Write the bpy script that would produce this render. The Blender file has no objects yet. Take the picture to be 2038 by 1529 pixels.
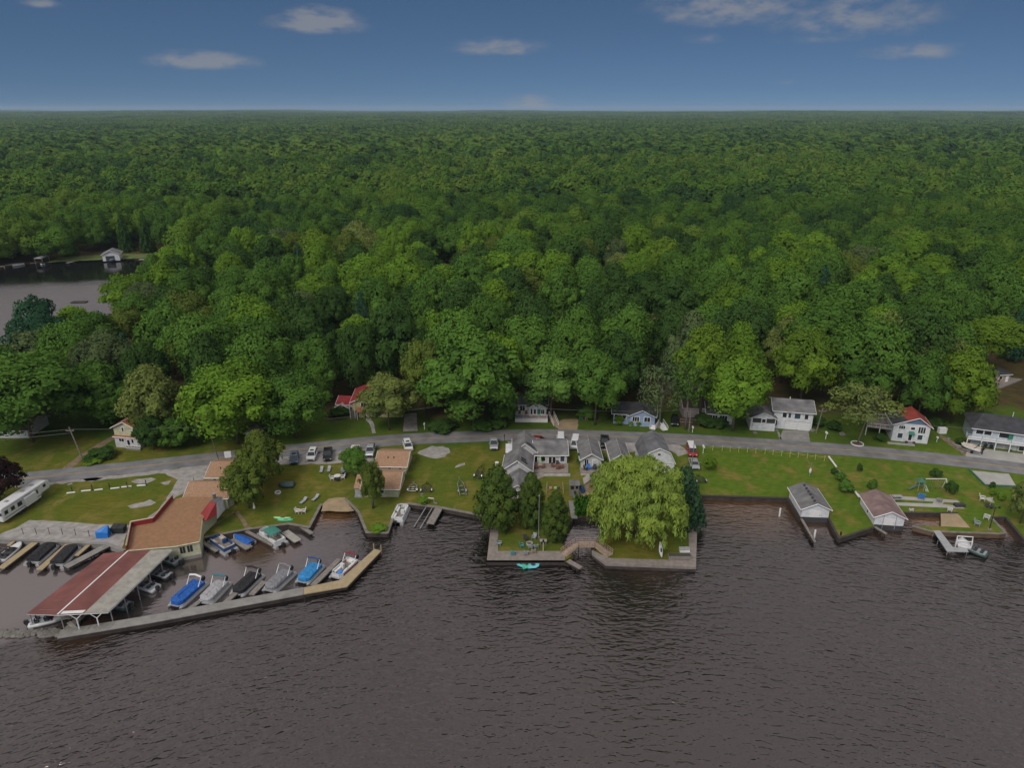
import bpy, math, random
import numpy as np
from mathutils import Vector, Matrix, noise
from mathutils.geometry import tessellate_polygon
random.seed(7); rng = np.random.default_rng(11)
SC = bpy.context.scene; COL = SC.collection
R = math.radians

# ------------------------------------------------------------------ camera and measuring
CAMH = 75.0; FPX = 1415.0; HZ = 217.5; PT = math.atan((764.5-HZ)/FPX)
cam = bpy.data.cameras.new('camera'); cam.sensor_width = 36; cam.lens = 36*FPX/2038
cam.clip_end = 60000; cam.clip_start = 1
co = bpy.data.objects.new('camera', cam); COL.objects.link(co)
co.location = (0, 0, CAMH); co.rotation_euler = (math.pi/2-PT, 0, 0); SC.camera = co
LAND = 0.9
def ray(px, py):
    x = (px-1019)/FPX; y = (764.5-py)/FPX; c, s = math.cos(PT), math.sin(PT)
    return x, c+y*s, -s+y*c
def P(px, py, z=LAND):
    "where a point measured in the photograph stands on the level z"
    a, b, c = ray(px, py); t = (z-CAMH)/c
    return (a*t, b*t)
def PX(x, y, z):
    c, s = math.cos(PT), math.sin(PT); zz = z-CAMH
    d = y*c-zz*s; u = y*s+zz*c
    return 1019+FPX*x/d, 764.5-FPX*u/d
def up(px, py, yt, z=LAND):
    x, y = P(px, py, z); a, b, c = ray(px, yt)
    return CAMH+c*y/b-z
def mper(px, py):
    x, y = P(px, py); return (y*math.cos(PT)+(CAMH-LAND)*math.sin(PT))/FPX

# ------------------------------------------------------------------ materials
MAT = {}
def nodes(name):
    m = bpy.data.materials.new(name); m.use_nodes = True; t = m.node_tree
    return m, t, t.nodes, t.links, t.nodes['Principled BSDF']
def mat(name, col, rough=.7, var=.18, scale=1.5, metal=0, spec=.4, stretch=None, bump=0):
    m, t, N, L, b = nodes(name)
    tc = N.new('ShaderNodeTexCoord'); nz = N.new('ShaderNodeTexNoise')
    nz.inputs['Scale'].default_value = scale; nz.inputs['Detail'].default_value = 5
    src = tc.outputs['Object']
    if stretch:
        mp = N.new('ShaderNodeMapping'); mp.inputs['Scale'].default_value = stretch
        L.new(src, mp.inputs[0]); src = mp.outputs[0]
    L.new(src, nz.inputs['Vector'])
    mr = N.new('ShaderNodeMapRange'); mr.inputs[1].default_value = .3; mr.inputs[2].default_value = .7
    mr.inputs[3].default_value = 1-var; mr.inputs[4].default_value = 1+var*.6
    L.new(nz.outputs['Fac'], mr.inputs[0])
    mx = N.new('ShaderNodeMix'); mx.data_type = 'RGBA'; mx.blend_type = 'MULTIPLY'
    mx.inputs[0].default_value = 1; mx.inputs[6].default_value = (*col, 1)
    L.new(mr.outputs[0], mx.inputs[7]); L.new(mx.outputs[2], b.inputs['Base Color'])
    b.inputs['Roughness'].default_value = rough; b.inputs['Metallic'].default_value = metal
    b.inputs['Specular IOR Level'].default_value = spec
    if bump:
        bp = N.new('ShaderNodeBump'); bp.inputs['Distance'].default_value = bump
        L.new(nz.outputs['Fac'], bp.inputs['Height']); L.new(bp.outputs[0], b.inputs['Normal'])
    MAT[name] = m; return m
for a in [('white_siding', (.62, .63, .66)), ('cream_siding', (.48, .48, .33)), ('yellow_siding', (.50, .43, .22)),
          ('pink_siding', (.47, .39, .39)), ('blue_siding', (.27, .36, .52)), ('greyblue_siding', (.42, .47, .52)),
          ('gable_blue', (.12, .19, .30)), ('pale_wall', (.52, .52, .53)),
          ('white_trim', (.72, .72, .72), .5, .08), ('white_roof', (.33, .315, .28), .6, .25, 1),
          ('orange_roof', (.27, .148, .080), .9, .16, 1.6), ('tan_roof', (.33, .20, .125), .9, .22, 2.5),
          ('grey_roof', (.13, .13, .14), .9, .35, .6), ('dark_roof', (.052, .052, .06), .9, .35, .7),
          ('light_grey_roof', (.17, .165, .172), .9, .42, .5), ('rust_roof', (.33, .135, .07), .9, .3, 1),
          ('red_roof', (.25, .042, .03), .8, .3, .6), ('dark_red_roof', (.25, .025, .03), .8, .3, .6),
          ('pink_roof', (.22, .15, .145), .9, .35, .6), ('red_metal', (.19, .065, .055), .55, .3, .35),
          ('red_paint', (.24, .022, .022), .6, .2, .5), ('brown_roof', (.10, .06, .05), .9, .3, 1),
          ('concrete', (.24, .232, .222), .9, .22, .8), ('pale_concrete', (.36, .35, .33), .9, .15, .5),
          ('gravel', (.32, .30, .288), .95, .28, .9), ('sand', (.33, .25, .155), .95, .22, .7),
          ('dirt', (.21, .155, .10), .95, .35, .8), ('old_wood', (.22, .20, .18), .85, .3, 2), ('deck_wood', (.25, .215, .195), .85, .25, 1.5),
          ('new_wood', (.36, .285, .17), .8, .15, 1.5), ('bridge_wood', (.36, .27, .21), .85, .25, 2),
          ('dark_wood', (.05, .042, .038), .9, .35, 1.5), ('bulkhead', (.055, .045, .04), .9, .45, .8),
          ('bulkhead_cap', (.20, .18, .16), .9, .3, 1), ('bark', (.13, .105, .085), .95, .4, 2), ('pale_bark', (.20, .18, .155), .95, .35, 2),
          ('asphalt', (.185, .185, .195), .9, .28, .35), ('line_yellow', (.36, .25, .08), .8, .25, .5), ('tyre', (.02, .02, .02), .8),
          ('chrome', (.55, .55, .56), .25, .05, 1, 1), ('galvanised', (.42, .43, .44), .45, .2, 1, .7), ('aluminium', (.42, .43, .44), .4, .15, 1, .4),
          ('black_cover', (.022, .022, .026), .75, .3, 2.2, 0, .4, None, .35), ('blue_cover', (.015, .11, .43), .65, .3, 2.2, 0, .4, None, .35), ('light_blue_cover', (.03, .24, .55), .65, .25, 2.2, 0, .4, None, .35),
          ('grey_cover', (.36, .36, .38), .75, .2, 2.2, 0, .4, None, .35), ('dark_grey_cover', (.22, .22, .24), .75, .2, 2.2, 0, .4, None, .35), ('green_canvas', (.045, .20, .16), .75, .15, 1),
          ('teal_canvas', (.03, .16, .2), .75), ('navy_canvas', (.02, .07, .2), .75), ('maroon_canvas', (.22, .02, .035), .75), ('tan_vinyl', (.50, .42, .35), .6, .2, 1),
          ('white_gel', (.60, .61, .62), .25, .08, 1), ('red_gel', (.35, .02, .03), .3), ('black_gel', (.018, .018, .02), .3), ('motor_black', (.025, .025, .03), .35),
          ('boat_green', (.05, .09, .08), .5), ('paint_silver', (.42, .44, .47), .3, .08, 1, .4), ('paint_white', (.64, .65, .66), .3, .06), ('paint_black', (.018, .019, .022), .25),
          ('paint_grey', (.20, .22, .25), .3, .1, 1, .3), ('paint_red', (.36, .02, .025), .3), ('paint_bluegrey', (.12, .18, .24), .3, .1, 1, .3), ('paint_maroon', (.16, .02, .025), .35),
          ('bin_blue', (.02, .19, .60), .5, .1), ('dumpster_green', (.025, .032, .032), .6), ('kayak_green', (.30, .62, .25), .45, .1), ('kayak_teal', (.10, .48, .47), .45, .1), ('kayak_aqua', (.16, .55, .62), .45, .1),
          ('kayak_emerald', (.08, .50, .30), .45, .1), ('plastic_green', (.06, .16, .12), .5), ('plastic_blue', (.06, .22, .62), .5), ('chair_teal', (.08, .30, .34), .5), ('chair_white', (.72, .72, .71), .5),
          ('chair_dark', (.05, .05, .055), .7), ('chair_grey', (.30, .33, .36), .7), ('chair_red', (.20, .085, .05), .6), ('rope', (.34, .36, .10), .8), ('stone', (.17, .16, .145), .9, .35, 2),
          ('post_yellow', (.42, .45, .18), .8), ('flower_pink', (.55, .25, .28), .8), ('black_iron', (.02, .02, .022), .5), ('wire', (.12, .12, .12), .6), ('sand_brown', (.13, .085, .055), .95, .3, .5),
          ('dark_screen', (.05, .052, .058), .3, .1), ('green_door', (.03, .20, .13), .5), ('beige_door', (.50, .45, .37), .6), ('teal_rail', (.12, .38, .45), .6), ('pink_rail', (.55, .32, .33), .6), ('ash', (.06, .055, .05), .9, .3, 3), ('bank_grass', (.105, .14, .035), .95, .3, .3)]:
    mat(*a)
def glass(name, col):
    m, t, N, L, b = nodes(name); b.inputs['Base Color'].default_value = (*col, 1)
    b.inputs['Roughness'].default_value = .08; b.inputs['Specular IOR Level'].default_value = .8; MAT[name] = m
glass('glass', (.015, .018, .024)); glass('blue_glass', (.03, .06, .09)); glass('lamp_lens', (.6, .62, .62))
def leafmat(name, ramp=None):
    m, t, N, L, b = nodes(name); N.remove(b); out = N['Material Output']
    oi = N.new('ShaderNodeObjectInfo'); at = N.new('ShaderNodeAttribute'); at.attribute_name = 'tone'
    if ramp:
        cr = N.new('ShaderNodeValToRGB'); e = cr.color_ramp.elements
        while len(e) < len(ramp): e.new(.5)
        for i, (p, c) in enumerate(ramp): e[i].position = p; e[i].color = (*c, 1)
        ti = N.new('ShaderNodeAttribute'); ti.attribute_type = 'INSTANCER'; ti.attribute_name = 'tint'; L.new(ti.outputs['Fac'], cr.inputs[0]); base = cr.outputs[0]
    else: base = oi.outputs['Color']
    hs = N.new('ShaderNodeMix'); hs.data_type = 'RGBA'; hs.blend_type = 'MULTIPLY'; hs.inputs[0].default_value = 1
    L.new(base, hs.inputs[6])
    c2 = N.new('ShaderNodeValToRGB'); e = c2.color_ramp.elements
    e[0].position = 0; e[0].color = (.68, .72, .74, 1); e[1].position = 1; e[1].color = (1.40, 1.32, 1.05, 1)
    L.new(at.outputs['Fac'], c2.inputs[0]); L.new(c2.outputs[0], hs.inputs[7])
    d = N.new('ShaderNodeBsdfDiffuse'); tr = N.new('ShaderNodeBsdfTranslucent'); ms = N.new('ShaderNodeMixShader'); ms.inputs[0].default_value = .26
    L.new(hs.outputs[2], d.inputs[0]); L.new(hs.outputs[2], tr.inputs[0]); L.new(d.outputs[0], ms.inputs[1]); L.new(tr.outputs[0], ms.inputs[2])
    L.new(ms.outputs[0], out.inputs[0]); MAT[name] = m
G = dict(dark=(0.053, 0.110, 0.030), mid=(0.090, 0.184, 0.036), fresh=(0.139, 0.253, 0.033), olive=(0.120, 0.168, 0.037), yellow=(.135, .225, .030), pale=(0.173, 0.222, 0.068),
         grey=(0.103, 0.150, 0.068), blue=(.048, .108, .060), purple=(.035, .020, .022), cedar=(.092, .146, .034), willow=(.240, .335, .070), spruce=(0.042, 0.108, 0.064), reed=(0.049, 0.139, 0.019))
leafmat('leaf')
leafmat('leaf_wood', [(0, (.044, .098, .034)), (.26, (.074, .154, .032)), (.5, (.100, .196, .034)), (.76, (.126, .220, .036)), (1, (.142, .222, .042))])

# ------------------------------------------------------------------ mesh builder and things
class M:
    def __init__(s): s.v = []; s.f = []
    def poly(s, pts):
        n = len(s.v); s.v += [tuple(p) for p in pts]; s.f.append(tuple(range(n, n+len(pts)))); return s
    def box(s, x0, x1, y0, y1, z0, z1):
        return s.prism([(x0, y0), (x1, y0), (x1, y1), (x0, y1)], z0, z1)
    def prism(s, pl, z0, z1, top=None):
        a = sum(pl[i][0]*pl[(i+1) % len(pl)][1]-pl[(i+1) % len(pl)][0]*pl[i][1] for i in range(len(pl)))
        if a < 0: pl = pl[::-1]
        n = len(s.v); k = len(pl)
        zf = (lambda p: z1) if not callable(z1) else z1
        s.v += [(p[0], p[1], z0) for p in pl]+[(p[0], p[1], zf(p)) for p in pl]
        for i in range(k): j = (i+1) % k; s.f.append((n+i, n+j, n+k+j, n+k+i))
        for t in tessellate_polygon([[Vector((p[0], p[1], 0)) for p in pl]]):
            s.f.append((n+k+t[0], n+k+t[1], n+k+t[2])); s.f.append((n+t[2], n+t[1], n+t[0]))
        return s
    def slab(s, q, th):
        "a plate under the quad q"
        q = [Vector(p) for p in q]; nn = (q[1]-q[0]).cross(q[2]-q[0]).normalized()
        if nn.z < 0: q = q[::-1]; nn = -nn
        n = len(s.v); k = len(q); s.v += [tuple(p) for p in q]+[tuple(p-nn*th) for p in q]
        s.f.append(tuple(range(n, n+k))); s.f.append(tuple(range(n+2*k-1, n+k-1, -1)))
        for i in range(k): j = (i+1) % k; s.f.append((n+j, n+i, n+k+i, n+k+j))
        return s
    def tube(s, pts, r, n=6):
        pts = [Vector(p) for p in pts]; rs = r if isinstance(r, (list, tuple)) else [r]*len(pts); st = len(s.v)
        for i, p in enumerate(pts):
            d = (pts[min(i+1, len(pts)-1)]-pts[max(i-1, 0)]).normalized()
            a = d.cross(Vector((0, 0, 1)) if abs(d.z) < .9 else Vector((1, 0, 0))).normalized(); b = d.cross(a)
            for k in range(n):
                t = 2*math.pi*k/n; s.v.append(tuple(p+(a*math.cos(t)+b*math.sin(t))*rs[i]))
        for i in range(len(pts)-1):
            for k in range(n):
                a = st+i*n+k; b = st+i*n+(k+1) % n; s.f.append((a, b, b+n, a+n))
        s.f.append(tuple(range(st+n-1, st-1, -1))); s.f.append(tuple(range(st+(len(pts)-1)*n, st+len(pts)*n)))
        return s
    def loft(s, secs, cap=True):
        st = len(s.v); n = len(secs[0])
        for q in secs: s.v += [tuple(p) for p in q]
        for i in range(len(secs)-1):
            for k in range(n):
                a = st+i*n+k; b = st+i*n+(k+1) % n; s.f.append((a, b, b+n, a+n))
        if cap: s.f.append(tuple(range(st+n-1, st-1, -1))); s.f.append(tuple(range(st+(len(secs)-1)*n, st+len(secs)*n)))
        return s
    def ell(s, c, r, nu=10, nv=6, jit=0):
        secs = []
        for j in range(1, nv):
            a = math.pi*j/nv-math.pi/2
            secs.append([(c[0]+r[0]*math.cos(a)*math.cos(2*math.pi*i/nu)*(1+jit*random.uniform(-1, 1)), c[1]+r[1]*math.cos(a)*math.sin(2*math.pi*i/nu)*(1+jit*random.uniform(-1, 1)), c[2]+r[2]*math.sin(a)*(1+jit*random.uniform(-1, 1))) for i in range(nu)])
        return s.loft(secs)
    def shift(s, dx, dy, dz=0): s.v = [(x+dx, y+dy, z+dz) for x, y, z in s.v]; return s
    def turn(s, a):
        c, q = math.cos(a), math.sin(a); s.v = [(x*c-y*q, x*q+y*c, z) for x, y, z in s.v]; return s
    def mesh(s, name, m, smooth=False):
        me = bpy.data.meshes.new(name); me.from_pydata(s.v, [], s.f); me.validate()
        me.materials.append(MAT[m])
        if smooth: me.polygons.foreach_set('use_smooth', [True]*len(me.polygons))
        return me
def link(name, me, parent=None, loc=None):
    o = bpy.data.objects.new(name, me); COL.objects.link(o)
    if parent: o.parent = parent
    if loc: o.location = loc
    return o
def tag(o, label, cat, group=None):
    o['label'] = label; o['category'] = cat
    if group: o['group'] = group
    return o
class T:
    def __init__(s, name, label, cat, loc, rz=0, group=None, scale=None):
        if len(loc) == 2: loc = (*loc, LAND)
        s.o = bpy.data.objects.new(name, None); COL.objects.link(s.o); s.o.empty_display_size = .5
        s.o.location = loc; s.o.rotation_euler = (0, 0, rz); tag(s.o, label, cat, group); s.loc = loc
        if scale: s.o.scale = (scale,)*3 if not isinstance(scale, tuple) else scale
    def part(s, name, mb, m, parent=None, smooth=False, label=None, world=False):
        if world: mb.shift(-s.loc[0], -s.loc[1], -s.loc[2])
        o = link(name, mb.mesh(name, m, smooth), parent or s.o)
        if label: o['label'] = label
        return o
def solo(name, label, cat, mb, m, loc=(0, 0, 0), rz=0, group=None, smooth=False):
    if len(loc) == 2: loc = (*loc, LAND)
    o = link(name, mb.mesh(name, m, smooth)); o.location = loc; o.rotation_euler = (0, 0, rz)
    return tag(o, label, cat, group)
def struct(name, mb, m, loc=(0, 0, 0)):
    o = link(name, mb.mesh(name, m)); o.location = loc; o['kind'] = 'structure'; return o
def clone(root, loc, rz, label=None):
    r = root.copy(); COL.objects.link(r); r.location = loc if len(loc) == 3 else (*loc, LAND); r.rotation_euler = (0, 0, rz)
    if label: r['label'] = label
    def kids(a, b):
        for ch in a.children:
            c = ch.copy(); COL.objects.link(c); c.parent = b; kids(ch, c)
    kids(root, r); return r
def ang(p, q): return math.atan2(q[1]-p[1], q[0]-p[0])
def rectpoly(p, q, w0, w1=None):
    "strip along p-q, w0 to its right and w1 to its left"
    w1 = w0 if w1 is None else w1
    d = Vector((q[0]-p[0], q[1]-p[1])).normalized(); n = Vector((-d.y, d.x)); p = Vector(p[:2]); q = Vector(q[:2])
    return [tuple(p-n*w0), tuple(q-n*w0), tuple(q+n*w1), tuple(p+n*w1)]
def offset(line, w):
    out = []
    for i, p in enumerate(line):
        a = Vector(line[max(i-1, 0)]); b = Vector(line[min(i+1, len(line)-1)]); d = (b-a).normalized()
        out.append((p[0]-d.y*w, p[1]+d.x*w))
    return out
def strip(line, w0, w1): return offset(line, w0)+offset(line, w1)[::-1]
def ribbon(line, w0, w1, z):
    m = M(); a = offset(line, w0); b = offset(line, w1)
    for i in range(len(line)-1): m.poly([(*a[i], z), (*a[i+1], z), (*b[i+1], z), (*b[i], z)])
    return m
def smoothline(pts, n=6):
    out = []
    for i in range(len(pts)-1):
        p0, p1, p2, p3 = [Vector(pts[max(0, min(len(pts)-1, i+k))]) for k in (-1, 0, 1, 2)]
        for k in range(n):
            t = k/n; out.append(tuple(.5*((2*p1)+(p2-p0)*t+(2*p0-5*p1+4*p2-p3)*t*t+(3*p1-p0-3*p2+p3)*t**3)))
    return out+[tuple(pts[-1])]

# ------------------------------------------------------------------ light, sky, air
SUN_EL, SUN_AZ = R(46), R(212)      # azimuth clockwise from +Y: behind the camera, a little left
w = bpy.data.worlds.new('World'); SC.world = w; w.use_nodes = True; N = w.node_tree.nodes; L = w.node_tree.links
bg = N['Background']
sky = N.new('ShaderNodeTexSky'); sky.sky_type = 'NISHITA'; sky.sun_disc = False; sky.sun_elevation = SUN_EL; sky.sun_rotation = SUN_AZ
sky.altitude = 100; sky.air_density = 1.0; sky.dust_density = .6; sky.ozone_density = 1.6
tc = N.new('ShaderNodeTexCoord'); sx = N.new('ShaderNodeSeparateXYZ'); L.new(tc.outputs['Generated'], sx.inputs[0])
def math_(op, a, b=None, c=None):
    n = N.new('ShaderNodeMath'); n.operation = op
    for i, v in enumerate((a, b, c)):
        if v is None: continue
        if isinstance(v, (int, float)): n.inputs[i].default_value = v
        else: L.new(v, n.inputs[i])
    return n.outputs[0]
# the deep blue of the photograph starts low over the horizon: look the sky up a little higher than it stands
zz = math_('ADD', math_('MULTIPLY', math_('MAXIMUM', sx.outputs[2], 0), 2.1), .20)
cb = N.new('ShaderNodeCombineXYZ'); L.new(sx.outputs[0], cb.inputs[0]); L.new(sx.outputs[1], cb.inputs[1]); L.new(zz, cb.inputs[2])
nm = N.new('ShaderNodeVectorMath'); nm.operation = 'NORMALIZE'; L.new(cb.outputs[0], nm.inputs[0]); L.new(nm.outputs[0], sky.inputs[0])
def cloudnoise(scale, detail, stretch, off):
    mp = N.new('ShaderNodeMapping'); mp.inputs['Scale'].default_value = stretch; mp.inputs['Location'].default_value = off
    L.new(tc.outputs['Generated'], mp.inputs[0]); nz = N.new('ShaderNodeTexNoise'); nz.inputs['Scale'].default_value = scale; nz.inputs['Detail'].default_value = detail
    nz.inputs['Roughness'].default_value = .58; L.new(mp.outputs[0], nz.inputs['Vector']); return nz.outputs['Fac']
puff = cloudnoise(30, 7, (1, 1, 2.6), (0, 0, 0))
az = math_('ARCTAN2', sx.outputs[0], sx.outputs[1]); el = math_('ARCSINE', sx.outputs[2])
mask = None
CL = [(632, 47, 100, 26, 1.0, 95), (405, 124, 105, 18, .95, 95), (995, 97, 105, 18, .8, 90), (1450, 20, 165, 40, .80, 90), (1700, 40, 180, 46, .62, 85), (1410, 78, 60, 13, .45, 80), (1620, 78, 95, 15, .45, 80),
      (1815, 106, 100, 17, .65, 88), (1565, 164, 34, 9, .4, 80), (1060, 207, 70, 17, .8, 90), (80, 8, 42, 10, .55, 80), (690, 173, 34, 7, .25, 80), (1950, 214, 55, 12, .3, 80), (330, 230, 60, 7, .2, 80)]
for (cx, cy, rx, ry, st, bl) in CL:
    a, b, c = ray(cx, cy); ln = math.sqrt(a*a+b*b+c*c); A = math.atan2(a, b); E_ = math.asin(c/ln); ra = rx/FPX*.95; re = ry/FPX*1.25
    dx = math_('DIVIDE', math_('SUBTRACT', az, A), ra); dy = math_('DIVIDE', math_('SUBTRACT', el, E_), re)
    # flat undersides: the lower half falls off faster
    dy = math_('MULTIPLY', dy, math_('ADD', 1, math_('MULTIPLY', math_('LESS_THAN', dy, 0), .8)))
    d = math_('SQRT', math_('ADD', math_('MULTIPLY', dx, dx), math_('MULTIPLY', dy, dy)))
    v = math_('MULTIPLY', math_('SUBTRACT', 1.25, d), st)
    mask = v if mask is None else math_('MAXIMUM', mask, v)
mr = N.new('ShaderNodeMapRange'); mr.interpolation_type = 'SMOOTHSTEP'; mr.inputs[1].default_value = .16; mr.inputs[2].default_value = .85
L.new(math_('MULTIPLY', mask, math_('ADD', math_('MULTIPLY', puff, 2.6), -.42)), mr.inputs[0])
cloudlow = math_('MULTIPLY', mr.outputs[0], .62)
# broken cloud deck over the lake, above the frame: the soft light comes from it
deck = cloudnoise(2.6, 5, (1, 1, 1.6), (3, 1, 0))
m2 = N.new('ShaderNodeMapRange'); m2.interpolation_type = 'SMOOTHSTEP'; m2.inputs[1].default_value = .24; m2.inputs[2].default_value = .50; L.new(deck, m2.inputs[0])
m3 = N.new('ShaderNodeMapRange'); m3.interpolation_type = 'SMOOTHSTEP'; m3.inputs[1].default_value = .14; m3.inputs[2].default_value = .25; L.new(sx.outputs[2], m3.inputs[0])
cloudhigh = math_('MULTIPLY', math_('MULTIPLY', m2.outputs[0], m3.outputs[0]), .92)
cfac = math_('MAXIMUM', cloudlow, cloudhigh)
mx = N.new('ShaderNodeMix'); mx.data_type = 'RGBA'; L.new(cfac, mx.inputs[0])
cc = N.new('ShaderNodeMix'); cc.data_type = 'RGBA'; cc.inputs[6].default_value = (4.3, 4.35, 4.6, 1); cc.inputs[7].default_value = (9.5, 9.1, 9.0, 1); L.new(m3.outputs[0], cc.inputs[0]); L.new(cc.outputs[2], mx.inputs[7])
hz = N.new('ShaderNodeMix'); hz.data_type = 'RGBA'; hz.inputs[7].default_value = (1.7, 2.6, 3.7, 1); dk = N.new('ShaderNodeMix'); dk.data_type = 'RGBA'; dk.blend_type = 'MULTIPLY'; dk.inputs[0].default_value = 1; dk.inputs[7].default_value = (.69, .87, .99, 1); L.new(sky.outputs[0], dk.inputs[6]); L.new(dk.outputs[2], hz.inputs[6])
m4 = N.new('ShaderNodeMapRange'); m4.inputs[1].default_value = 0; m4.inputs[2].default_value = .14; m4.inputs[3].default_value = .14; m4.inputs[4].default_value = 0; L.new(sx.outputs[2], m4.inputs[0]); L.new(m4.outputs[0], hz.inputs[0])
L.new(hz.outputs[2], mx.inputs[6]); L.new(mx.outputs[2], bg.inputs[0]); bg.inputs[1].default_value = .05
sl = bpy.data.lights.new('sun', 'SUN'); sl.energy = 1.5; sl.angle = R(28); sl.color = (1, .95, .87)
so = bpy.data.objects.new('sun', sl); COL.objects.link(so)
sd = Vector((math.sin(SUN_AZ)*math.cos(SUN_EL), math.cos(SUN_AZ)*math.cos(SUN_EL), math.sin(SUN_EL)))
so.rotation_euler = sd.to_track_quat('Z', 'Y').to_euler(); so.location = (0, -60, 140)
SC.view_settings.view_transform = 'Standard'; SC.view_settings.look = 'None'; SC.view_settings.gamma = 1; SC.view_settings.exposure = 0.38
SC.render.engine = 'CYCLES'; SC.cycles.max_bounces = 6; SC.cycles.transparent_max_bounces = 4; SC.cycles.volume_bounces = 0
HAZE = True
if HAZE:
    m = bpy.data.materials.new('air'); m.use_nodes = True; t = m.node_tree; t.nodes.remove(t.nodes['Principled BSDF'])
    pv = t.nodes.new('ShaderNodeVolumePrincipled'); pv.inputs['Color'].default_value = (.62, .80, 1, 1); pv.inputs['Density'].default_value = 5.2e-5; pv.inputs['Anisotropy'].default_value = .0
    t.links.new(pv.outputs[0], t.nodes['Material Output'].inputs['Volume']); MAT['air'] = m
    o = link('haze', M().box(-16000, 16000, -900, 16500, -6, 130).mesh('haze', 'air')); o['kind'] = 'stuff'
# ------------------------------------------------------------------ ground, lake, road
SHORE = [(-700, 1072), (0, 1073), (212, 1083), (247, 1096), (345, 1104), (399, 1094), (407, 1070), (490, 1054), (575, 1043), (615, 1050), (639, 1004),
         (652, 1012), (700, 1008), (688, 994), (714, 1020), (730, 1060), (771, 1061), (791, 1005), (815, 1003), (880, 1011), (958, 1026), (977, 1046), (969, 1116), (1125, 1116), (1141, 1104),
         (1117, 1079), (1128, 1052), (1141, 1031), (1192, 1029), (1206, 1060), (1178, 1092), (1179, 1101), (1207, 1122), (1385, 1129), (1388, 1038), (1397, 987), (1568, 992), (1593, 1026), (1647, 1028),
         (1670, 1072), (1738, 1050), (1745, 1042), (1797, 1046), (1791, 1021), (1874, 1022), (1872, 1048), (1817, 1048), (1854, 1058), (1990, 1063), (2001, 1061), (1973, 1031), (2001, 1030), (2038, 1074), (2500, 1130)]
SH = [P(*p) for p in SHORE]
XW = 400
LAKE = [(396, 503), (352, 542), (302, 592), (258, 645), (196, 695), (144, 718), (62, 755), (20, 772), (-XW, 800), (-XW, 548), (0, 536), (41, 527), (132, 522), (206, 519), (288, 517)]
LK = [P(x, y, 0) for x, y in LAKE]
XA, XB, YF = -720, 720, 700
outer = [(XA, SH[0][1])]+SH+[(XB, SH[-1][1])]+[(XB, YF), (XA, YF)]
pts = outer+LK; me = bpy.data.meshes.new('ground')
tri = tessellate_polygon([[Vector((*p, 0)) for p in outer], [Vector((*p, 0)) for p in LK]])
f = []
for a, b, c in tri:
    A, B, C_ = pts[a], pts[b], pts[c]
    f.append((a, b, c) if (B[0]-A[0])*(C_[1]-A[1])-(B[1]-A[1])*(C_[0]-A[0]) > 0 else (c, b, a))
n = len(pts); v = [(*p, LAND) for p in pts]+[(*p, -1.5) for p in pts]
for loop in (range(len(outer)), range(len(outer), n)):
    loop = list(loop)
    for i in range(len(loop)): a, b = loop[i], loop[(i+1) % len(loop)]; f.append((a, b, b+n, a+n))
def flat(q):
    k = len(v); v.extend((*p, LAND) for p in q); f.append(tuple(range(k, k+len(q))))
FE = 16300   # the same sheet goes on to the horizon
flat([(XB, SH[-1][1]), (FE, SH[-1][1]), (FE, YF), (XB, YF)]); flat([(-FE, SH[0][1]), (XA, SH[0][1]), (XA, YF), (-FE, YF)]); flat([(-FE, YF), (FE, YF), (FE, FE), (-FE, FE)])
me.from_pydata(v, [], f)

def ramp(N, L, src, stops):
    cr = N.new('ShaderNodeValToRGB'); e = cr.color_ramp.elements
    while len(e) < len(stops): e.new(.5)
    for i, (p, c) in enumerate(stops): e[i].position = p; e[i].color = (*c, 1)
    L.new(src, cr.inputs[0]); return cr.outputs[0]
m, t, N_, L_, b = nodes('grass')
def nz_(scale, det=5, stretch=None, rot=0, rough=.55):
    tc = N_.new('ShaderNodeTexCoord'); mp = N_.new('ShaderNodeMapping'); mp.inputs['Scale'].default_value = stretch or (1, 1, 1); mp.inputs['Rotation'].default_value = (0, 0, rot)
    L_.new(tc.outputs['Object'], mp.inputs[0]); q = N_.new('ShaderNodeTexNoise'); q.inputs['Scale'].default_value = scale; q.inputs['Detail'].default_value = det; q.inputs['Roughness'].default_value = rough
    L_.new(mp.outputs[0], q.inputs['Vector']); return q.outputs['Fac']
def mix_(f, a, b, blend='MIX'):
    q = N_.new('ShaderNodeMix'); q.data_type = 'RGBA'; q.blend_type = blend
    for i, v in ((0, f), (6, a), (7, b)):
        if isinstance(v, (int, float)): q.inputs[i].default_value = v
        elif isinstance(v, tuple): q.inputs[i].default_value = (*v, 1)
        else: L_.new(v, q.inputs[i])
    return q.outputs[2]
def rng_(v, a, b, c=0, d=1):
    q = N_.new('ShaderNodeMapRange'); q.interpolation_type = 'SMOOTHSTEP'
    for i, x in enumerate((a, b, c, d)): q.inputs[i+1].default_value = x
    L_.new(v, q.inputs[0]); return q.outputs[0]
def mth_(op, a, b):
    q = N_.new('ShaderNodeMath'); q.operation = op
    for i, x in enumerate((a, b)):
        if isinstance(x, (int, float)): q.inputs[i].default_value = x
        else: L_.new(x, q.inputs[i])
    return q.outputs[0]
g1 = ramp(N_, L_, nz_(.07, 4), [(.3, (.125, .118, .022)), (.45, (.100, .118, .017)), (.6, (.064, .108, .014)), (.75, (.115, .122, .022))])
tcx = N_.new('ShaderNodeTexCoord'); spx = N_.new('ShaderNodeSeparateXYZ'); L_.new(tcx.outputs['Object'], spx.inputs[0])
g1 = mix_(rng_(spx.outputs[0], 24, 46, 0, .8), g1, ramp(N_, L_, nz_(.12, 4), [(.3, (.064, .152, .014)), (.7, (.092, .178, .020))]))
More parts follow.
